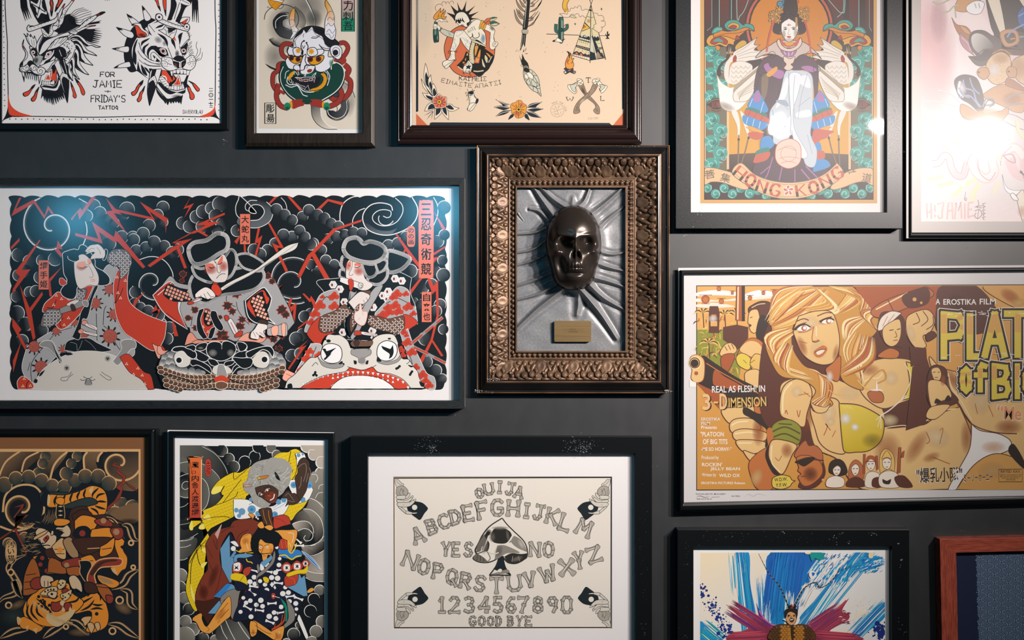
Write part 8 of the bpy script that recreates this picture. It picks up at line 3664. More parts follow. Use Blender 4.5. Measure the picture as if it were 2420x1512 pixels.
# ------------------------------------------------------------------ pink airbrushed print
def art_pink(parent):
	q = [(2142, -284), (2614, -284), (2614, 563), (2142, 563)]
	window_board('mat_board', q, [(2177, -250), (2580, -250), (2580, 523), (2177, 523)], .0160, .0175, mat('grey_beige_mat_board', (0.40, 0.36, 0.33), 0.55, 0.4), parent)
	cv = Canvas(.0161, '#f3ebea', {'p': '#eab4b4', 'P': '#f3dcda', 'w': '#f4eceb', 'k': '#3c302c', 'K': '#5a4a44', 'b': '#b0703a', 'o': '#cf9560', 'O': '#e3bd90', 's': '#ecd9c4', 'r': '#b9808a', 'R': '#d9a8b0', 'm': '#e4bcbf',
								'g': '#8a949a', 'B': '#8c9cc8', 'c': '#d8cfc8', 'y': '#ecd9a6', 'G': '#a8b48c', 'u': '#3a66a8', 'd': '#6c4226'}, clip=(2170, -255, 2590, 530), gain=0.8)
	cv.at(2100, 0, 2.606).draw('''
g p P 200 300 800 700 190 -700 1300 -700 1300 1370 190 1370
g p w 200 -300 500 200 190 -700 700 -700 700 900 190 700
W p .9 250 400 180 460 0
W R .6 310 120 60 160 0
W w .9 560 1000 520 420 0
P k 590 -60 640 200 700 260 1300 300 1300 -500 560 -500
P s 590 -80 660 -80 720 200 690 210
P s 770 -80 840 -80 850 60
P P 440 110 540 60 650 220 520 190
O o d 3 410 60 440 -20 520 -40 570 20 500 70
O w K 3 480 40 520 10 560 5 590 20 580 60 560 85 520 88 485 70
L K 3 530 20 540 50
L K 3 555 20 562 50
L G 10 270 10 310 25 370 0 400 -20
L G 9 330 75 370 70 400 40 430 30
L G 9 410 60 415 110
''')
	cv.draw('''
O b d 3 388 105! 420 150 480 165 510 210 490 250! 440 220 410 170
O o d 2 440 160 480 175 505 210 470 200
O r d 3 440 200! 480 240 510 270 520 330 540 350! 470 300 440 250
L R 8 450 230 490 270 505 310
O K k 4 500 220 530 190 590 190 650 230 700 270 760 300 834 310! 834 200 690 200! 834 330 700 340 600 400 540 400 490 345! 580 370 540 340 500 280
G c K 520 220 640 300 510 230 540 205 590 220 640 270 650 300 600 330 560 330 520 290
L k 5 540 340 590 300
L k 5 560 350 610 310
L k 5 580 370 640 310
P k 490 345! 560 380 620 360 660 320 600 300 560 340
P d 600 300 680 300 834 310 834 330 700 320
L K 10 640 220 700 260 760 290 834 300
l g 12 690 240 834 225
O o b 6 690 200 780 185 800 260 720 285
O K d 4 715 215 770 205 780 250 735 265
L o 8 750 240 780 236
O O d 4 600 400 640 340 700 320 750 360 750 440 720 500 660 520 610 480
O O d 4 760 400 800 350 900 340 900 520 800 500
W o .6 690 360 60 40 0
W w .7 650 430 50 50 0
W o .5 800 420 60 80 0
O o d 4 545 440 570 415 610 420 620 460 590 490 555 470
O o d 4 725 440 745 410 785 420 785 470 745 475
C d 556 445 7
C d 740 440 7
L o 5 640 330 700 305 760 340
L b 4 650 320 710 310 750 350
''')
	rn = random.Random(8)
	for i in range(90):
		a, r = rn.uniform(0, 6.28), rn.uniform(40, 78)
		cv.draw(f'D o 2 {660 + r * math.cos(a) * .8:.0f} {440 + r * math.sin(a):.0f} {800 + r * math.cos(a) * .6:.0f} {440 + r * math.sin(a):.0f}')
	cv.draw('''
O o d 3 590 600 610 560 700 520 834 540 834 680 780 690 720 660
W b .5 760 610 70 50 0
O b d 3 720 520 740 480 834 540 834 560 760 540
O k K 4 405 510 430 470 480 460 540 480 570 540 585 600 590 660 560 690 500 640 440 600
W w .8 450 540 30 50 -20
L w 12 440 500 430 560 460 600
L B 9 460 490 470 540 520 560 540 620 570 660
L B 8 500 480 520 540 560 580
L B 8 430 540 470 590 500 600
L B 8 430 600 500 590 560 660
L g 10 580 660 600 610 640 610 640 640 600 650
L K 5 590 660 610 620 640 615 650 640 620 660
O o d 3 440 670 450 640 500 660 540 690 570 680 600 700 650 690 700 680 730 660 740 690 720 720 690 750 640 760 600 740 560 720 520 740 470 730 445 700
W O .7 600 700 120 40 0
L c 5 210 625 300 625 440 660
L c 5 300 555 370 570 440 630
L c 5 205 755 300 710 440 690
L c 5 310 810 380 750 450 720
L c 5 440 790 460 760
L g 6 720 620 760 590 834 570
L g 6 720 660 770 645 834 640
L g 5 730 700 780 710 834 740
L g 5 690 730 760 770 834 800
L g 8 660 760 670 810 710 860 750 860
L w 5 672 770 685 820 720 850
''')
	cv.draw('''
L r 44 270 1010 310 1000 340 960 370 970 390 1040 420 1080 460 1080 480 1020 500 980
L m 36 270 1010 310 1000 340 960 370 970 390 1040 420 1080 460 1080 480 1020 500 980
L m 60 440 960 500 980 540 1060 600 1100 650 1060 640 980 700 920 780 910
L P 44 440 960 500 980 540 1060 600 1100 650 1060 640 980 700 920 780 910
L m 60 700 920 780 910 834 970 834 1080 780 1060 740 980
L r 8 700 960 760 950 780 1000 740 990 710 960
L P 40 720 930 780 910 834 970
L r 4 480 1020 500 960 540 950
L r 5 550 980 560 1060 620 1110 660 1060
L r 4 690 1020 700 960 760 900
L y 14 400 860 440 890 490 900
L y 12 330 890 370 920 400 945
L y 22 235 1100 280 1100 340 1085
L y 24 300 1145 350 1135 400 1120
L y 22 395 1210 430 1180 450 1150
L y 24 480 1150 500 1120 540 1100
L y 28 510 1240 530 1180 560 1130
L y 20 650 1190 665 1150 680 1120
L y 16 590 930 640 960 680 940
L y 14 610 980 650 950 690 990
L y 18 790 740 800 800 834 850
W w .8 560 830 180 130 0
O w g 4 700 1075 720 1140 760 1170 834 1170! 780 1200 720 1170
O s d 4 790 1220 800 1190 834 1180 834 1360 815 1330
O w K 4 750 1200 770 1190 800 1230 770 1230
W o .5 820 1300 30 40 0
''')
	# dripping signature letters HI JAMIE
	for st in ('235 1250 238 1340', '262 1250 264 1345', '236 1300 250 1310 262 1290', '285 1262 285 1300', '286 1322 286 1335', '300 1258 340 1245 330 1300 330 1340', '330 1340 310 1345 303 1325', '360 1350 368 1250 392 1248 395 1350', '365 1300 392 1295',
			'408 1350 415 1250 428 1300 445 1245 450 1345', '470 1250 470 1345', '492 1250 490 1340', '490 1250 522 1245', '490 1290 515 1288', '490 1338 525 1325'):
		p = cv.xf(np.array([float(v) for v in st.split()]).reshape(-1, 2))
		cv.ribbon(p, 3.6, cv.col('#c79a94'))
		cv.ribbon(p, 1.6, cv.col('#e0b9b0'))
		if p[-1][1] > p[0][1]:
			cv.ribbon([p[-1], p[-1] + np.array((.3, 4))], 1.4, cv.col('#c79a94'), 'end')
	cv.draw('''
L K 4 550 1230 555 1260 540 1275 575 1280
L K 4 530 1300 560 1290 575 1320 550 1345 530 1330 540 1310
l K 4 530 1275 580 1265
l K 3 555 1290 548 1350
L K 3 475 1180 470 1220 480 1240
R K 3 474 1225 8
''')
	for i in range(5):
		cv.draw(f'l K 4 578 {1255 + i * 21} 598 {1250 + i * 21}\nl K 4 {578 + (i % 2) * 10} {1255 + i * 21} {590 - (i % 2) * 8} {1270 + i * 21}')
	cv.at(2100, 0, 2.606).draw('O u k 4 795 90 810 60 834 40 900 60 880 200 840 190 800 140\nL B 10 730 230 760 190 834 150\nL B 8 800 100 834 80')
	return cv.build('airbrushed_print', parent)

art_pink(F6)

# ------------------------------------------------------------------ blue brush strokes and an armoured shouting man
def art_paint(parent):
	cv = Canvas(.0141, '#e4dedc', {'w': '#e6dfd8', 'c': '#e6d0ac', 'C': '#ecdcc2', 'b': '#1f62b0', 'B': '#1d86bf', 't': '#2aa2c4', 'T': '#1b8f8a', 'n': '#1a2f78', 'r': '#a03a4c', 'R': '#c2495a', 'v': '#5a2f80', 'm': '#84304a', 'k': '#2a211b',
								'a': '#5a3a1c', 'A': '#b5762a', 's': '#d29a68', 'd': '#3a2a1a', 'g': '#6e7068', 'o': '#b8452e'}, clip=(1639, 1291, 2110, 1640))
	rn = random.Random(21)
	cv.at(1560, 1230, 2.814).draw('p w 224 175 1540 172 1540 1200 220 1200')
	cv.draw('p w 268 214 1497 211 1497 1200 262 1200\ng c w 300 250 600 700 268 214 740 214 620 560 480 800 264 800\nP C 1100 760 1230 720 1350 760 1300 794 1150 794')
	cv.clip = (1654.5, 1305, 2091.5, 1640)

	def strokes_in(p0, p1, wd, n, cols, w, jitter=.12, bend=0.0):
		"""bundle of dry-brush lines from p0 to p1 spread over width wd"""
		p0, p1 = np.array(p0, float), np.array(p1, float)
		d = p1 - p0
		L = np.hypot(*d)
		d /= L
		nn = np.array((-d[1], d[0]))
		for i in range(n):
			o = (rn.random() - .5) * wd
			a = rn.uniform(-jitter, jitter * 1.5) * L
			b = L * (1 - rn.uniform(-jitter, jitter * 2))
			q = [p0 + d * a + nn * o, p0 + d * (a + b) / 2 + nn * (o + bend), p0 + d * b + nn * o]
			cv.ribbon(spline(cv.xf(q), False), w * rn.uniform(.4, 1.3) / cv.s, cv.col(rn.choice(cols)), 'both')
	# broad blue fields
	cv.draw('''
P B 500 214 590 214 600 420 640 640 640 794 550 794 540 500 520 320
G b B 850 214 800 600 735 214 1090 214 1090 260 1040 300 1000 330 990 400 940 440 910 500 880 600 840 640 780 794 690 794 700 600 715 420
P B 1310 214 1410 230 1380 300 1260 380 1160 500 1080 620 980 700 900 720 930 640 1000 560 1100 460 1200 340
P B 1497 540 1497 640 1350 760 1280 794 1230 794 1380 640
P B 262 670 340 720 420 794 262 794
''')
	strokes_in((530, 230), (590, 780), 80, 70, ['B', 't', 't', 'w', 'b'], 7)
	strokes_in((560, 300), (620, 740), 40, 20, ['T', 't', 'b'], 6)
	strokes_in((480, 230), (500, 480), 60, 20, ['t', 'w', 't'], 6)
	strokes_in((680, 400), (700, 780), 90, 60, ['w', 'B', 't', 'w'], 6)
	strokes_in((850, 220), (790, 640), 240, 130, ['b', 'b', '#2a6cbc', 'B', '#1a54a0'], 7)
	strokes_in((860, 480), (850, 640), 60, 30, ['w', 't', 'B'], 6)
	strokes_in((1360, 230), (960, 720), 130, 120, ['B', 'B', 't', '#2a7fc0', 'w'], 7)
	strokes_in((1180, 420), (1000, 690), 60, 40, ['w', 't', 'w'], 7)
	strokes_in((1480, 560), (1270, 780), 100, 60, ['B', 't', 'b', 'w'], 7)
	strokes_in((1250, 640), (1400, 560), 100, 14, ['w', 'C'], 7)
	strokes_in((280, 700), (400, 800), 110, 40, ['B', 't', 'T', 'w'], 7)
	strokes_in((1160, 230), (1020, 420), 150, 40, ['w', 'w', 't', 'B'], 8)
	strokes_in((1000, 430), (930, 560), 80, 30, ['w', 'w', 'B'], 7)
	strokes_in((1480, 260), (1300, 320), 70, 40, ['b', 'B', 't', 'w'], 8)
	for i in range(160):
		x, y = rn.uniform(990, 1280), rn.uniform(214, 420)
		if x + y > 1330:
			cv.draw(f'B {rn.choice(["b", "w", "B", "w"])} {rn.uniform(3, 8):.1f} {x:.0f} {y:.0f} {x - 8:.0f} {y + 12:.0f} {x - rn.uniform(10, 30):.0f} {y + rn.uniform(16, 40):.0f}')
	for i in range(110):
		x, y = rn.uniform(1340, 1496), rn.uniform(225, 340)
		cv.draw(f'B {rn.choice(["b", "B", "w", "t"])} {rn.uniform(3, 9):.1f} {x:.0f} {y:.0f} {x - 10:.0f} {y + 7:.0f} {x - rn.uniform(14, 34):.0f} {y + rn.uniform(8, 22):.0f}')
	cv.draw('''
P T 1000 214 1080 214 1090 250 1060 262 1030 250 1010 270
P w 990 360 1000 335 1030 340 1040 370 1010 390
P b 1010 345 1030 350 1015 370
P c 1390 212 1418 212 1414 246 1388 246
P c 964 211 1000 211 996 222 970 222
''')
	for i in range(190):
		u = rn.random()
		x, y = 270 + 200 * u + rn.gauss(0, 22), 440 + 340 * u + rn.gauss(0, 26)
		cv.fill(cv.ell(*cv.xf([x, y])[0], *(2 * [abs(rn.gauss(1.2, 1.1)) + .4]), 0, 10), cv.col('n'))
	for i in range(70):
		cv.fill(cv.ell(*cv.xf([1462 + rn.gauss(0, 22), 745 + rn.gauss(0, 34)])[0], *(2 * [abs(rn.gauss(1.6, 1.8)) + .4]), 0, 10), cv.col('n'))
	for i in range(60):
		cv.fill(cv.ell(*cv.xf([rn.uniform(1240, 1490), rn.uniform(500, 790)])[0], .5, .5, 0, 6), cv.col('n'))
	# crimson cape
	cv.draw('''
P v 640 545! 680 640 740 690 820 705! 780 740 700 720 660 640
P r 458 562! 560 620 640 660 720 700 800 705 760 794 480 794 440 780 480 750 560 730 600 700 560 650
P m 560 630! 680 680 740 720 720 794 560 794 620 740
P r 1260 512! 1180 590 1080 650 960 710 1010 794 1330 794 1320 770 1180 750 1130 735 1160 710 1250 660 1255 620 1210 600
P v 1100 640 1160 600 1100 680 1040 700
L R 10 1240 530 1150 610 1060 660 950 710
L #c06aa0 10 660 600 720 680 820 706
''')
	strokes_in((480, 580), (700, 720), 110, 60, ['r', 'R', 'm', 'v', 'r'], 6)
	strokes_in((1200, 600), (1000, 740), 120, 60, ['r', 'R', 'm', 'v', 'r'], 6)
	strokes_in((470, 770), (720, 760), 60, 40, ['r', 'm', 'R'], 8)
	strokes_in((1300, 780), (1000, 760), 60, 40, ['r', 'm', 'R'], 8)
	strokes_in((460, 566), (640, 680), 14, 8, ['R', 'r'], 4)
	for i in range(24):
		x, y = rn.uniform(1170, 1250), rn.uniform(600, 690)
		cv.draw(f'B {rn.choice(["w", "r", "m"])} 5 {x:.0f} {y:.0f} {x + 12:.0f} {y - 6:.0f} {x + 26:.0f} {y - 2:.0f}')
	# the man in scale armour, pheasant plumes
	for a, w in (('655 220 690 290 730 360 790 430 825 500 855 575', 7), ('890 572 910 530 950 460 1000 420 1040 412 1058 440 1090 438 1140 400 1190 340 1262 304', 6)):
		p = spline(zpts(cv, a), False, 12)
		n = len(p)
		for i in range(n - 1):
			t = i / n if a.startswith('655') else 1 - i / n
			cv.ribbon(p[i:i + 2], (1.2 + 2.2 * t), cv.col('k' if i % 4 < 2 else 'g'))
	cv.draw('''
O a k 3 735 794 745 720 790 690 860 690 940 690 1000 710 1020 794
O A k 3 800 794 800 720 860 710 940 710 960 794
P d 870 700 910 700 905 794 875 794
P w 812 655! 840 670 870 690 910 690 930 660! 920 640 880 650 840 650
O s k 3 838 630 850 610 880 605 905 620 908 650 895 685 870 695 848 680 836 655
O k k 3 836 640 832 600 850 585 880 580 910 590 914 620 906 650 900 620 870 605 848 615
P k 850 625 868 630 850 636
P k 884 628 902 625 890 634
L d 4 845 640 860 638
L d 4 884 637 900 635
P d 860 655 880 650 892 656 884 674 866 674
P w 864 657 886 655 880 661 866 662
L a 4 873 635 868 648 880 648
P o 868 580 876 552 886 580
P k 850 575 868 560 880 575 900 560 906 578
L #c06aa0 8 770 706 800 712 830 708
L #c06aa0 8 930 706 960 708 1000 700
''')
	for j in range(7):
		for i in range(13):
			x, y = 742 + i * 22 + (j % 2) * 11, 704 + j * 14
			if 735 < x < 1015 and abs(x - 878) > 16 and y > 690 + abs(x - 878) * .12:
				inn = 800 < x < 960
				cv.draw(f'E {"A" if inn else "a"} {x} {y} 10 8 0\nL {"#6e4415" if inn else "k"} 3 {x - 10} {y} {x} {y + 9} {x + 10} {y}')
	return cv.build('printed_picture', parent)

art_paint(F12)

# ------------------------------------------------------------------ navy cloth with wave dots
def art_waves(parent):
	cv = Canvas(.0141, '#b8b6b4', {'n': '#131b30', 'N': '#182239', 'w': '#7f94a4'}, clip=(2250, 1295, 2500, 1600), gain=.8)
	cv.at(0, 0, 1).draw('p n 2245 1280 2740 1280 2740 1780 2245 1780\np N 2306 1290 2740 1290 2740 1780 2317 1780')
	P, R = 33.4, 19.0
	cs = [(2300 + i * P + (j % 2) * P / 2, 1290 + j * P / 4 * 1.18) for j in range(44) for i in range(-1, 8)]
	for j in range(44):
		row = [(2300 + i * P + (j % 2) * P / 2, 1290 + j * 9.9) for i in range(-1, 8)]
		nxt = [(x, y) for k in (1, 2, 3) for (x, y) in [(2300 + i * P + ((j + k) % 2) * P / 2, 1290 + (j + k) * 9.9) for i in range(-2, 9)]]
		for cx, cy in row:
			for r in (3.2, 6.2, 9.2, 12.2, 15.2, 18.2):
				n = int(2 * math.pi * r / 3.0)
				for k in range(n):
					a = math.pi + k * 2 * math.pi / n
					x, y = cx + r * math.cos(a), cy + r * math.sin(a)
					edge = 2306 + (y - 1306) * .033
					if math.sin(a) < .05 and x > edge + rn_w.uniform(-1.5, 1.5) and x < 2470 and 1308 < y < 1580 and not any((x - u) ** 2 + (y - v) ** 2 < 18.9 ** 2 for u, v in nxt):
						cv.fill(cv.ell(x, y, .95, .95, 0, 6), cv.col('w'))
	return cv.build('dotted_cloth', parent)

rn_w = random.Random(1)
art_waves(F13)

# ------------------------------------------------------------------ skull under leather in an ornate frame
def relief(name, us, vs, hfun, to_world, m, parent, mask=None, smooth=True):
	"""height-field mesh over the grid us x vs"""
	U, V = np.meshgrid(us, vs)
	P = to_world(U, V, hfun(U, V))
	nu, nv = len(us), len(vs)
	idx = np.arange(nu * nv).reshape(nv, nu)
	q = np.stack([idx[:-1, :-1], idx[1:, :-1], idx[1:, 1:], idx[:-1, 1:]], -1).reshape(-1, 4)
	if mask is not None:
		q = q[mask(U, V)[:-1, :-1].reshape(-1)]
	return link(name, P.reshape(-1, 3).tolist(), q.tolist(), m, parent, smooth=smooth)

def bump(x, y, cx, cy, rx, ry, rot=0.0, p=1.0):
	"""1 at the centre of an ellipse falling to 0 at its rim, domed"""
	r = math.radians(rot)
	a = ((x - cx) * math.cos(r) + (y - cy) * math.sin(r)) / rx
	b = (-(x - cx) * math.sin(r) + (y - cy) * math.cos(r)) / ry
	return np.maximum(0, 1 - a * a - b * b) ** (.5 * p)

def gauss(x, y, cx, cy, rx, ry, rot=0.0):
	r = math.radians(rot)
	a = ((x - cx) * math.cos(r) + (y - cy) * math.sin(r)) / rx
	b = (-(x - cx) * math.sin(r) + (y - cy) * math.cos(r)) / ry
	return np.exp(-(a * a + b * b))

def skull_frame():
	root = thing('relief_sculpture', 'bronze skull pushing through grey leather in a carved dark gold frame', 'sculpture', W(1355, 929, 0), 'framed pictures on the charcoal wall')
	lac = noisy(mat('black_lacquer', (0.01, 0.01, 0.01), 0.24, 0.5), 12, (1, 1, 1), (0.006, 0.006, 0.007), (0.014, 0.013, 0.013), 3)
	rim = noisy(mat('rubbed_gilt_edge', (0.2, 0.09, 0.04), 0.38, 0.5, 0.6), 18, (1, 1, 1), (0.06, 0.03, 0.018), (0.34, 0.16, 0.07), 5)
	gilt = noisy(mat('aged_bronze_gilding', (0.2, 0.12, 0.06), 0.46, 0.5, 0.45), 14, (1, 1, 1), (0.06, 0.034, 0.020), (0.19, 0.112, 0.064), 5, 0.15)
	qo, qi = Q(1127, 343, 1582, 929), Q(1157, 371, 1555, 897)
	f = frame_mesh('outer_frame', qi, qo, [(0, .028), (.0, .036), (.3, .034), (.62, .025), (.8, .019), (.86, .018), (.87, .022), (1, .022), (1, 0)], lac, root)
	frame_mesh('gilt_edge', Q(1129, 345, 1580, 927), Q(1126.5, 342.5, 1582.5, 929.5), [(0, .0225), (.3, .0245), (.8, .0245), (1, .0215)], rim, f)
	frame_mesh('gilt_edge', Q(1154.5, 368.5, 1557.5, 899.5), Q(1149, 363, 1563, 905), [(0, .030), (.2, .0355), (.8, .0355), (1, .031)], rim, f)
	# carved moulding: mitred height-field rails, u along the rail, v from the outer (0) to the inner edge (1)
	X0, Y0, X1, Y1 = 1157, 371, 1555, 897
	x0, y0, x1, y1 = 1222, 443, 1478, 829

	def carve(u, v):
		per = 78.0
		t = (u / per) % 1.0 * per
		s = np.minimum(t, per - t)
		v = v * 62
		h = .010 + .019 * (1 - np.clip(v / 43, 0, 1)) ** 1.15
		k = np.zeros_like(u)
		for cx, cy, rx, ry, rot, g in ((39, 29, 13, 15, 0, 6), (0, 10, 9, 8, 0, 9), (17, 12, 8, 9, 0, 9), (28, 9, 6, 6, 0, 7), (8, 24, 5, 13, 24, 6), (20, 27, 5, 11, -30, 5), (27, 20, 4, 9, 30, 5), (0, 34, 6, 7, 0, 5), (14, 36, 5, 5, 0, 4),
									(33, 14, 4, 8, -40, 5), (9, 3, 9, 4, 0, 4), (29, 2, 9, 4, 0, 4)):
			k = np.maximum(k, g * bump(s, v, cx if cx < 39 else 39, cy, rx, ry, rot))
		k -= 3.2 * gauss(s, v, 39, 29, 8, 10) * (s > 20)
		for cx, cy, r in ((39, 29, 12.5), (17, 12, 5), (0, 10, 5.5)):
			d = np.hypot(s - cx, (v - cy) * .85)
			k += 1.3 * np.exp(-((d - r) / 1.3) ** 2)
		k *= np.clip((43 - v) / 3, 0, 1)
		h = h + k * .00105
		lip = np.exp(-((v - 44) / 1.4) ** 2) * .004 + np.exp(-((v - 47) / 1.0) ** 2) * .002
		bt = (u / 12.2) % 1.0 - .5
		bead = np.maximum(0, 1 - (bt / .46) ** 2 - ((v - 52.5) / 4.6) ** 2) ** .5 * .0062
		inn = np.clip((v - 56.5) / 2, 0, 1) * .0075
		base = np.where(v > 45, .0115, h)
		return base + lip + bead + inn

	for side in ('top', 'bottom', 'left', 'right'):
		hor = side in ('top', 'bottom')
		L = (X1 - X0) if hor else (Y1 - Y0)
		us, vs = np.linspace(0, 1, int(L * 1.5)), np.linspace(0, 1, 90)

		def place(U, V, H, side=side, hor=hor):
			if hor:
				yy = Y0 + (y0 - Y0) * V if side == 'top' else Y1 + (y1 - Y1) * V
				a, b = X0 + (x0 - X0) * V, X1 + (x1 - X1) * V
				px, py = a + (b - a) * U, yy
			else:
				xx = X0 + (x0 - X0) * V if side == 'left' else X1 + (x1 - X1) * V
				a, b = Y0 + (y0 - Y0) * V, Y1 + (y1 - Y1) * V
				px, py = xx, a + (b - a) * U
			k = (CAMD - H) / CAMD
			return np.stack([(px - 1210) / 1000 * k, -H, CZ + (756 - py) / 1000 * k], -1)

		def height(U, V, hor=hor, L=L):
			a, b = (65, L - 77) if hor else (72, L - 68)
			u = (a * V) + (L - (a + L - b) * V) * U
			return carve(u - L / 2 + 39, V)
		relief('carved_moulding', us, vs, height, place, gilt, root)
	# leather panel with a skull pushed through it
	leather = noisy(mat('grey_bronze_leather', (0.15, 0.15, 0.15), 0.42, 0.5, 0.15), 220, (1, 1, 1), (0.165, 0.172, 0.18), (0.225, 0.228, 0.232), 6, 0.1, 0.3)
	bronze = mat('dark_bronze_skull_leather', (0.055, 0.044, 0.037), 0.28, 0.5, 0.7)
	cx, cy = 1355, 588

	def rim_r(th):
		"""outline of the skull seen from the front: distance from its centre by angle (0 right, 90 down)"""
		a = np.degrees(th) % 360
		xs = [0, 20, 40, 55, 65, 75, 90, 105, 115, 125, 140, 160, 180, 200, 220, 240, 255, 270, 285, 300, 320, 340, 360]
		rs = [64, 64, 68, 84, 93, 97, 96, 97, 93, 84, 68, 64, 64, 68, 78, 92, 100, 103, 100, 92, 78, 68, 64]
		t = np.interp(np.arange(-360, 720, 2.0) % 360, xs, rs)
		w = np.hanning(17)
		return np.interp(a, np.arange(-360, 720, 2.0), np.convolve(t, w / w.sum(), 'same'))

	def height(X, Y):
		x, y = X - cx, Y - cy
		r, th = np.hypot(x, y), np.arctan2(y, x)
		R = rim_r(th)
		q = r / R
		ax = np.abs(x)
		# skull volume; the face sits a little right of the cranium's middle
		dome = np.sqrt(np.maximum(0, 1 - np.clip(q, 0, 1) ** 2.4))
		s = 62 * dome
		ax = np.abs(x - 6)
		X6 = x - 6
		s += 8 * gauss(X6, y, 0, -58, 46, 32)                         # forehead
		s += 8 * gauss(ax, y, 25, -31, 21, 6, -10)                    # brow ridge
		s += 12 * gauss(ax, y, 44, 6, 13, 8, 22)                      # cheekbones
		s -= 36 * gauss(ax, y, 25.5, -13, 16, 13.5, 10) ** .8       # eye sockets
		s += 7 * gauss(X6, y, 0, -12, 6, 17)                          # nasal bone
		s -= 20 * gauss(ax, y, 4.8, 14, 4.8, 9.5, -16)                # nose opening
		s += 5 * gauss(X6, y, 0, 12, 1.8, 9)
		s -= 11 * gauss(ax, y, 34, 40, 10, 24, 12)                     # hollow cheeks
		s += 6 * gauss(ax, y, 50, 48, 7, 26, 14)                     # jaw ramus
		s += 13 * gauss(X6, y, 0, 38, 20, 17)                         # tooth rows
		s += 1.0 * np.cos(X6 * 2 * math.pi / 8) * gauss(X6, y, 0, 40, 19, 9) - 2.4 * gauss(X6, y, 0, 45, 20, 1.8)
		s += 10 * gauss(X6, y, 0, 74, 24, 14)                         # chin
		s -= 6 * gauss(X6, y, 0, 58, 17, 4)
		s -= 9 * gauss(ax, y, 57, -30, 8, 22)                         # temples
		d = np.maximum(0, r - R)
		skirt = 20 * np.exp(-d / 9.0)
		# tension folds: centre lines in panel coordinates, width, height
		f = np.zeros_like(r)
		for pts, w, h in FOLDS:
			p = spline(np.array(pts, float).reshape(-1, 2) / 2.17 + np.array((1215, 435)), False, 6)
			best = np.full_like(r, 1e9)
			sd, uu = np.zeros_like(r), np.zeros_like(r)
			for i in range(len(p) - 1):
				e = p[i + 1] - p[i]
				t = np.clip(((X - p[i][0]) * e[0] + (Y - p[i][1]) * e[1]) / (e @ e), 0, 1)
				dx, dy = X - p[i][0] - t * e[0], Y - p[i][1] - t * e[1]
				dd = np.hypot(dx, dy)
				m = dd < best
				best = np.where(m, dd, best)
				sd = np.where(m, np.sign(e[0] * dy - e[1] * dx) * dd, sd)
				uu = np.where(m, (i + t) / (len(p) - 1), uu)
			ww = w * .85 * (1 - .35 * uu)
			pr = np.exp(-(np.abs(sd) / ww) ** 1.6) - .3 * np.exp(-((np.abs(sd) - 2.1 * ww) / (1.3 * ww)) ** 2)
			f += 1.3 * h * pr * (1 - .6 * uu)
		base = np.where(q < 1, np.maximum(s + 20, 20), skirt + f)
		wv = .35 * np.sin(X * .11 + Y * .05) + .3 * np.sin(Y * .13 - X * .07)
		return .005 + (base + wv) * .00088

	FOLDS = [((165, 225, 100, 250, 5, 258), 4, 11), ((160, 290, 95, 335, 5, 354), 4, 11), ((155, 365, 90, 395, 5, 418), 4, 10), ((190, 455, 110, 490, 5, 524), 5, 11), ((215, 515, 120, 565, 5, 596), 4.5, 11), ((250, 540, 120, 640, 12, 742), 7, 14),
			((175, 185, 130, 140, 80, 128), 5, 10), ((200, 160, 150, 90, 95, 10), 7, 14), ((265, 120, 200, 75, 130, 10), 5, 12), ((320, 120, 360, 85, 390, 10), 5.5, 12), ((400, 150, 470, 95, 560, 15), 5.5, 13), ((440, 215, 490, 170, 560, 118), 4.5, 9),
			((450, 350, 510, 360, 590, 343), 4.5, 11), ((425, 405, 500, 430, 590, 450), 5.5, 13), ((415, 480, 490, 500, 590, 536), 5.5, 13), ((385, 515, 470, 590, 590, 655), 6, 13), ((345, 545, 440, 660, 525, 790), 8, 16), ((325, 545, 332, 600, 322, 668), 10, 12),
			((20, 150, 32, 168, 48, 188), 2, 3), ((300, 130, 300, 100, 302, 70), 7, 6)]

	def place(U, V, H):
		k = (CAMD - H) / CAMD
		return np.stack([(U - 1210) / 1000 * k, -H, CZ + (756 - V) / 1000 * k], -1)
	us, vs = np.linspace(1212, 1488, 500), np.linspace(433, 839, 720)

	def head(U, V):
		x, y = U - cx, V - cy
		return np.hypot(x, y) <= rim_r(np.arctan2(y, x)) * 1.01
	relief('leather_panel', us, vs, height, place, leather, root, lambda U, V: ~head(U, V))
	relief('skull', us, vs, height, place, bronze, root, head)
	# engraved brass plaque
	brass = noisy(mat('brushed_brass', (0.4, 0.26, 0.1), 0.36, 0.5, 0.8), 90, (.1, 1, 14), (0.30, 0.20, 0.09), (0.44, 0.30, 0.14), 4, 0.1)
	p = []
	for x, y, a0 in ((1394, 761, -90), (1394, 804.5, 0), (1313, 804.5, 90), (1313, 761, 180)):
		for k in range(5):
			a = math.radians(a0 + k * 22.5)
			p.append((x + 3 * math.cos(a), y + 3 * math.sin(a)))
	pl = [W(*q, .0145) for q in p]
	nb = len(pl)
	pq = link('plaque', pl + [(v[0], -.009, v[2]) for v in pl], [tuple(range(nb))[::-1]] + [(i, (i + 1) % nb, nb + (i + 1) % nb, nb + i) for i in range(nb)], brass, root)
	cv = Canvas(.01452, '#ffffff', {'k': '#4a3518', 'l': '#7a5c30'}, gain=1)
	cv.at(1090, 330, 2.438).draw('''
R l 2 570 1100 13
R l 2 722 1100 13
R l 1.5 570 1100 8
R l 1.5 722 1100 8
T k 624 1096 36 7 0 NEW
T k 616 1111 54 9 0 WINNER
T l 560 1070 172 6 0 INTERNATIONAL TATTOO CONVENTION
T l 575 1128 140 5 0 AWARD FOR THE BEST OF SHOW
l l 2 548 1139 578 1139
l l 2 704 1139 736 1139
''')
	cv.build('engraving', pq)
	return root

SK = skull_frame()

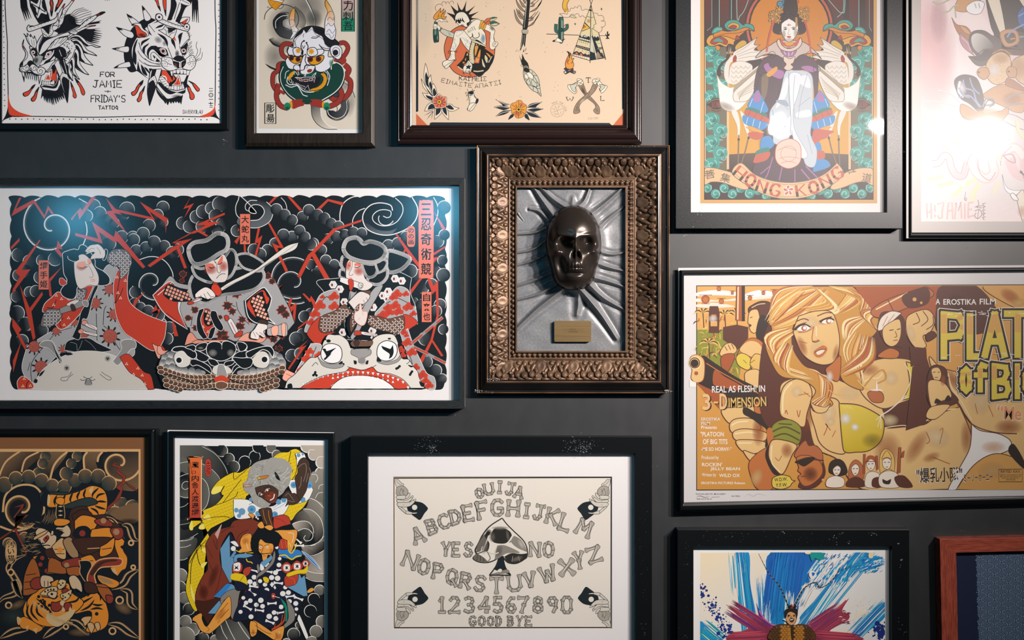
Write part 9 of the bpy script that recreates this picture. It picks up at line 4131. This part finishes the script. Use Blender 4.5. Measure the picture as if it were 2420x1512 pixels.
# ------------------------------------------------------------------ paint flecks, chips and scuffs
def flecks(parent, depth, spec, seed, name='paint_fleck', tone='#aeb2b2'):
	"""small irregular chips: spec lists x y spread_x spread_y count size (photo pixels)"""
	rn = random.Random(seed)
	cv = Canvas(depth, '#ffffff', {'f': tone, 'g': '#8a9092', 'h': '#5f686b'}, gain=.75)
	for x, y, sx, sy, n, sz in spec:
		for _ in range(n):
			u, v = x + rn.gauss(0, sx), y + rn.gauss(0, sy)
			a = rn.uniform(0, 6.28)
			s = sz * rn.uniform(.4, 1.2)
			m = rn.randint(4, 6)
			cv.fill(np.array([(u + s * rn.uniform(.5, 1.1) * math.cos(a + i * 6.283 / m), v + s * rn.uniform(.3, 1.0) * math.sin(a + i * 6.283 / m)) for i in range(m)]), cv.col(rn.choice('ffgh')))
	return cv.build(name, parent)

o = flecks(F12, .0302, [(1971, 1275, 5, 8, 6, 2.2), (1990, 1262, 5, 3, 4, 2), (2000, 1280, 6, 3, 3, 2), (2065, 1261, 12, 4, 7, 1.8), (2122, 1284, 3, 2, 2, 3), (2131, 1320, 2, 2, 2, 3), (2128, 1335, 3, 4, 3, 1.4), (2127, 1480, 4, 14, 6, 1.4), (2140, 1500, 3, 8, 4, 1),
						(1850, 1257, 5, 2, 4, 1.6), (1621, 1308, 4, 16, 9, 1.2), (1630, 1440, 6, 30, 8, .8), (1720, 1270, 50, 8, 26, .7), (1880, 1272, 70, 8, 30, .7), (1614, 1500, 8, 8, 8, .8)], 1)
o = flecks(F11, .0302, [(1013, 1050, 16, 10, 60, 1.1), (1020, 1060, 7, 5, 20, 1.8), (1372, 1052, 22, 10, 110, 1.2), (1376, 1062, 9, 5, 34, 2), (1520, 1300, 8, 90, 50, .6), (1523, 1495, 5, 10, 10, 1), (850, 1200, 8, 120, 24, .6)], 2, tone='#75828a')
flecks(F5, .0302, [(1657, 505, 8, 2, 6, 1.2), (1637, 536, 1.5, 1, 2, 2.4), (2113, 300, 8, 60, 60, .8), (2122, 380, 8, 40, 60, .8), (1750, 520, 90, 10, 20, .5)], 3)
flecks(F9, .0222, [(362, 1016, 3, 1, 3, 1.2)], 4)
flecks(wall, .0003, [(531, 333, 3, 3, 7, 1.4), (1621, 551, 4, 4, 8, 1.7), (1012, 410, 10, 3, 7, .8), (1680, 633, 6, 2, 6, .9), (1545, 1100, 4, 2, 4, .9), (2275, 1255, 8, 2, 5, 1), (2240, 580, 30, 8, 10, 1), (860, 393, 60, 6, 8, .6), (1075, 976, 1.5, 5, 5, 1.1)], 5, 'scuff_mark')
flecks(SK, .0252, [(1130, 924, 4, 2, 12, 1.7), (1150, 926, 10, 1.2, 14, 1.2), (1578, 924, 3, 2.5, 14, 2), (1581, 396, .8, 4, 4, 1.2), (1500, 345.5, 30, .8, 14, .8)], 6, 'chipped_gesso', '#c9c2b8')
flecks(SK, .037, [(1160, 897, 4, 2, 12, 1.8), (1178, 898, 10, 1.5, 16, 1.5)], 7, 'chipped_gesso', '#c9c2b8')
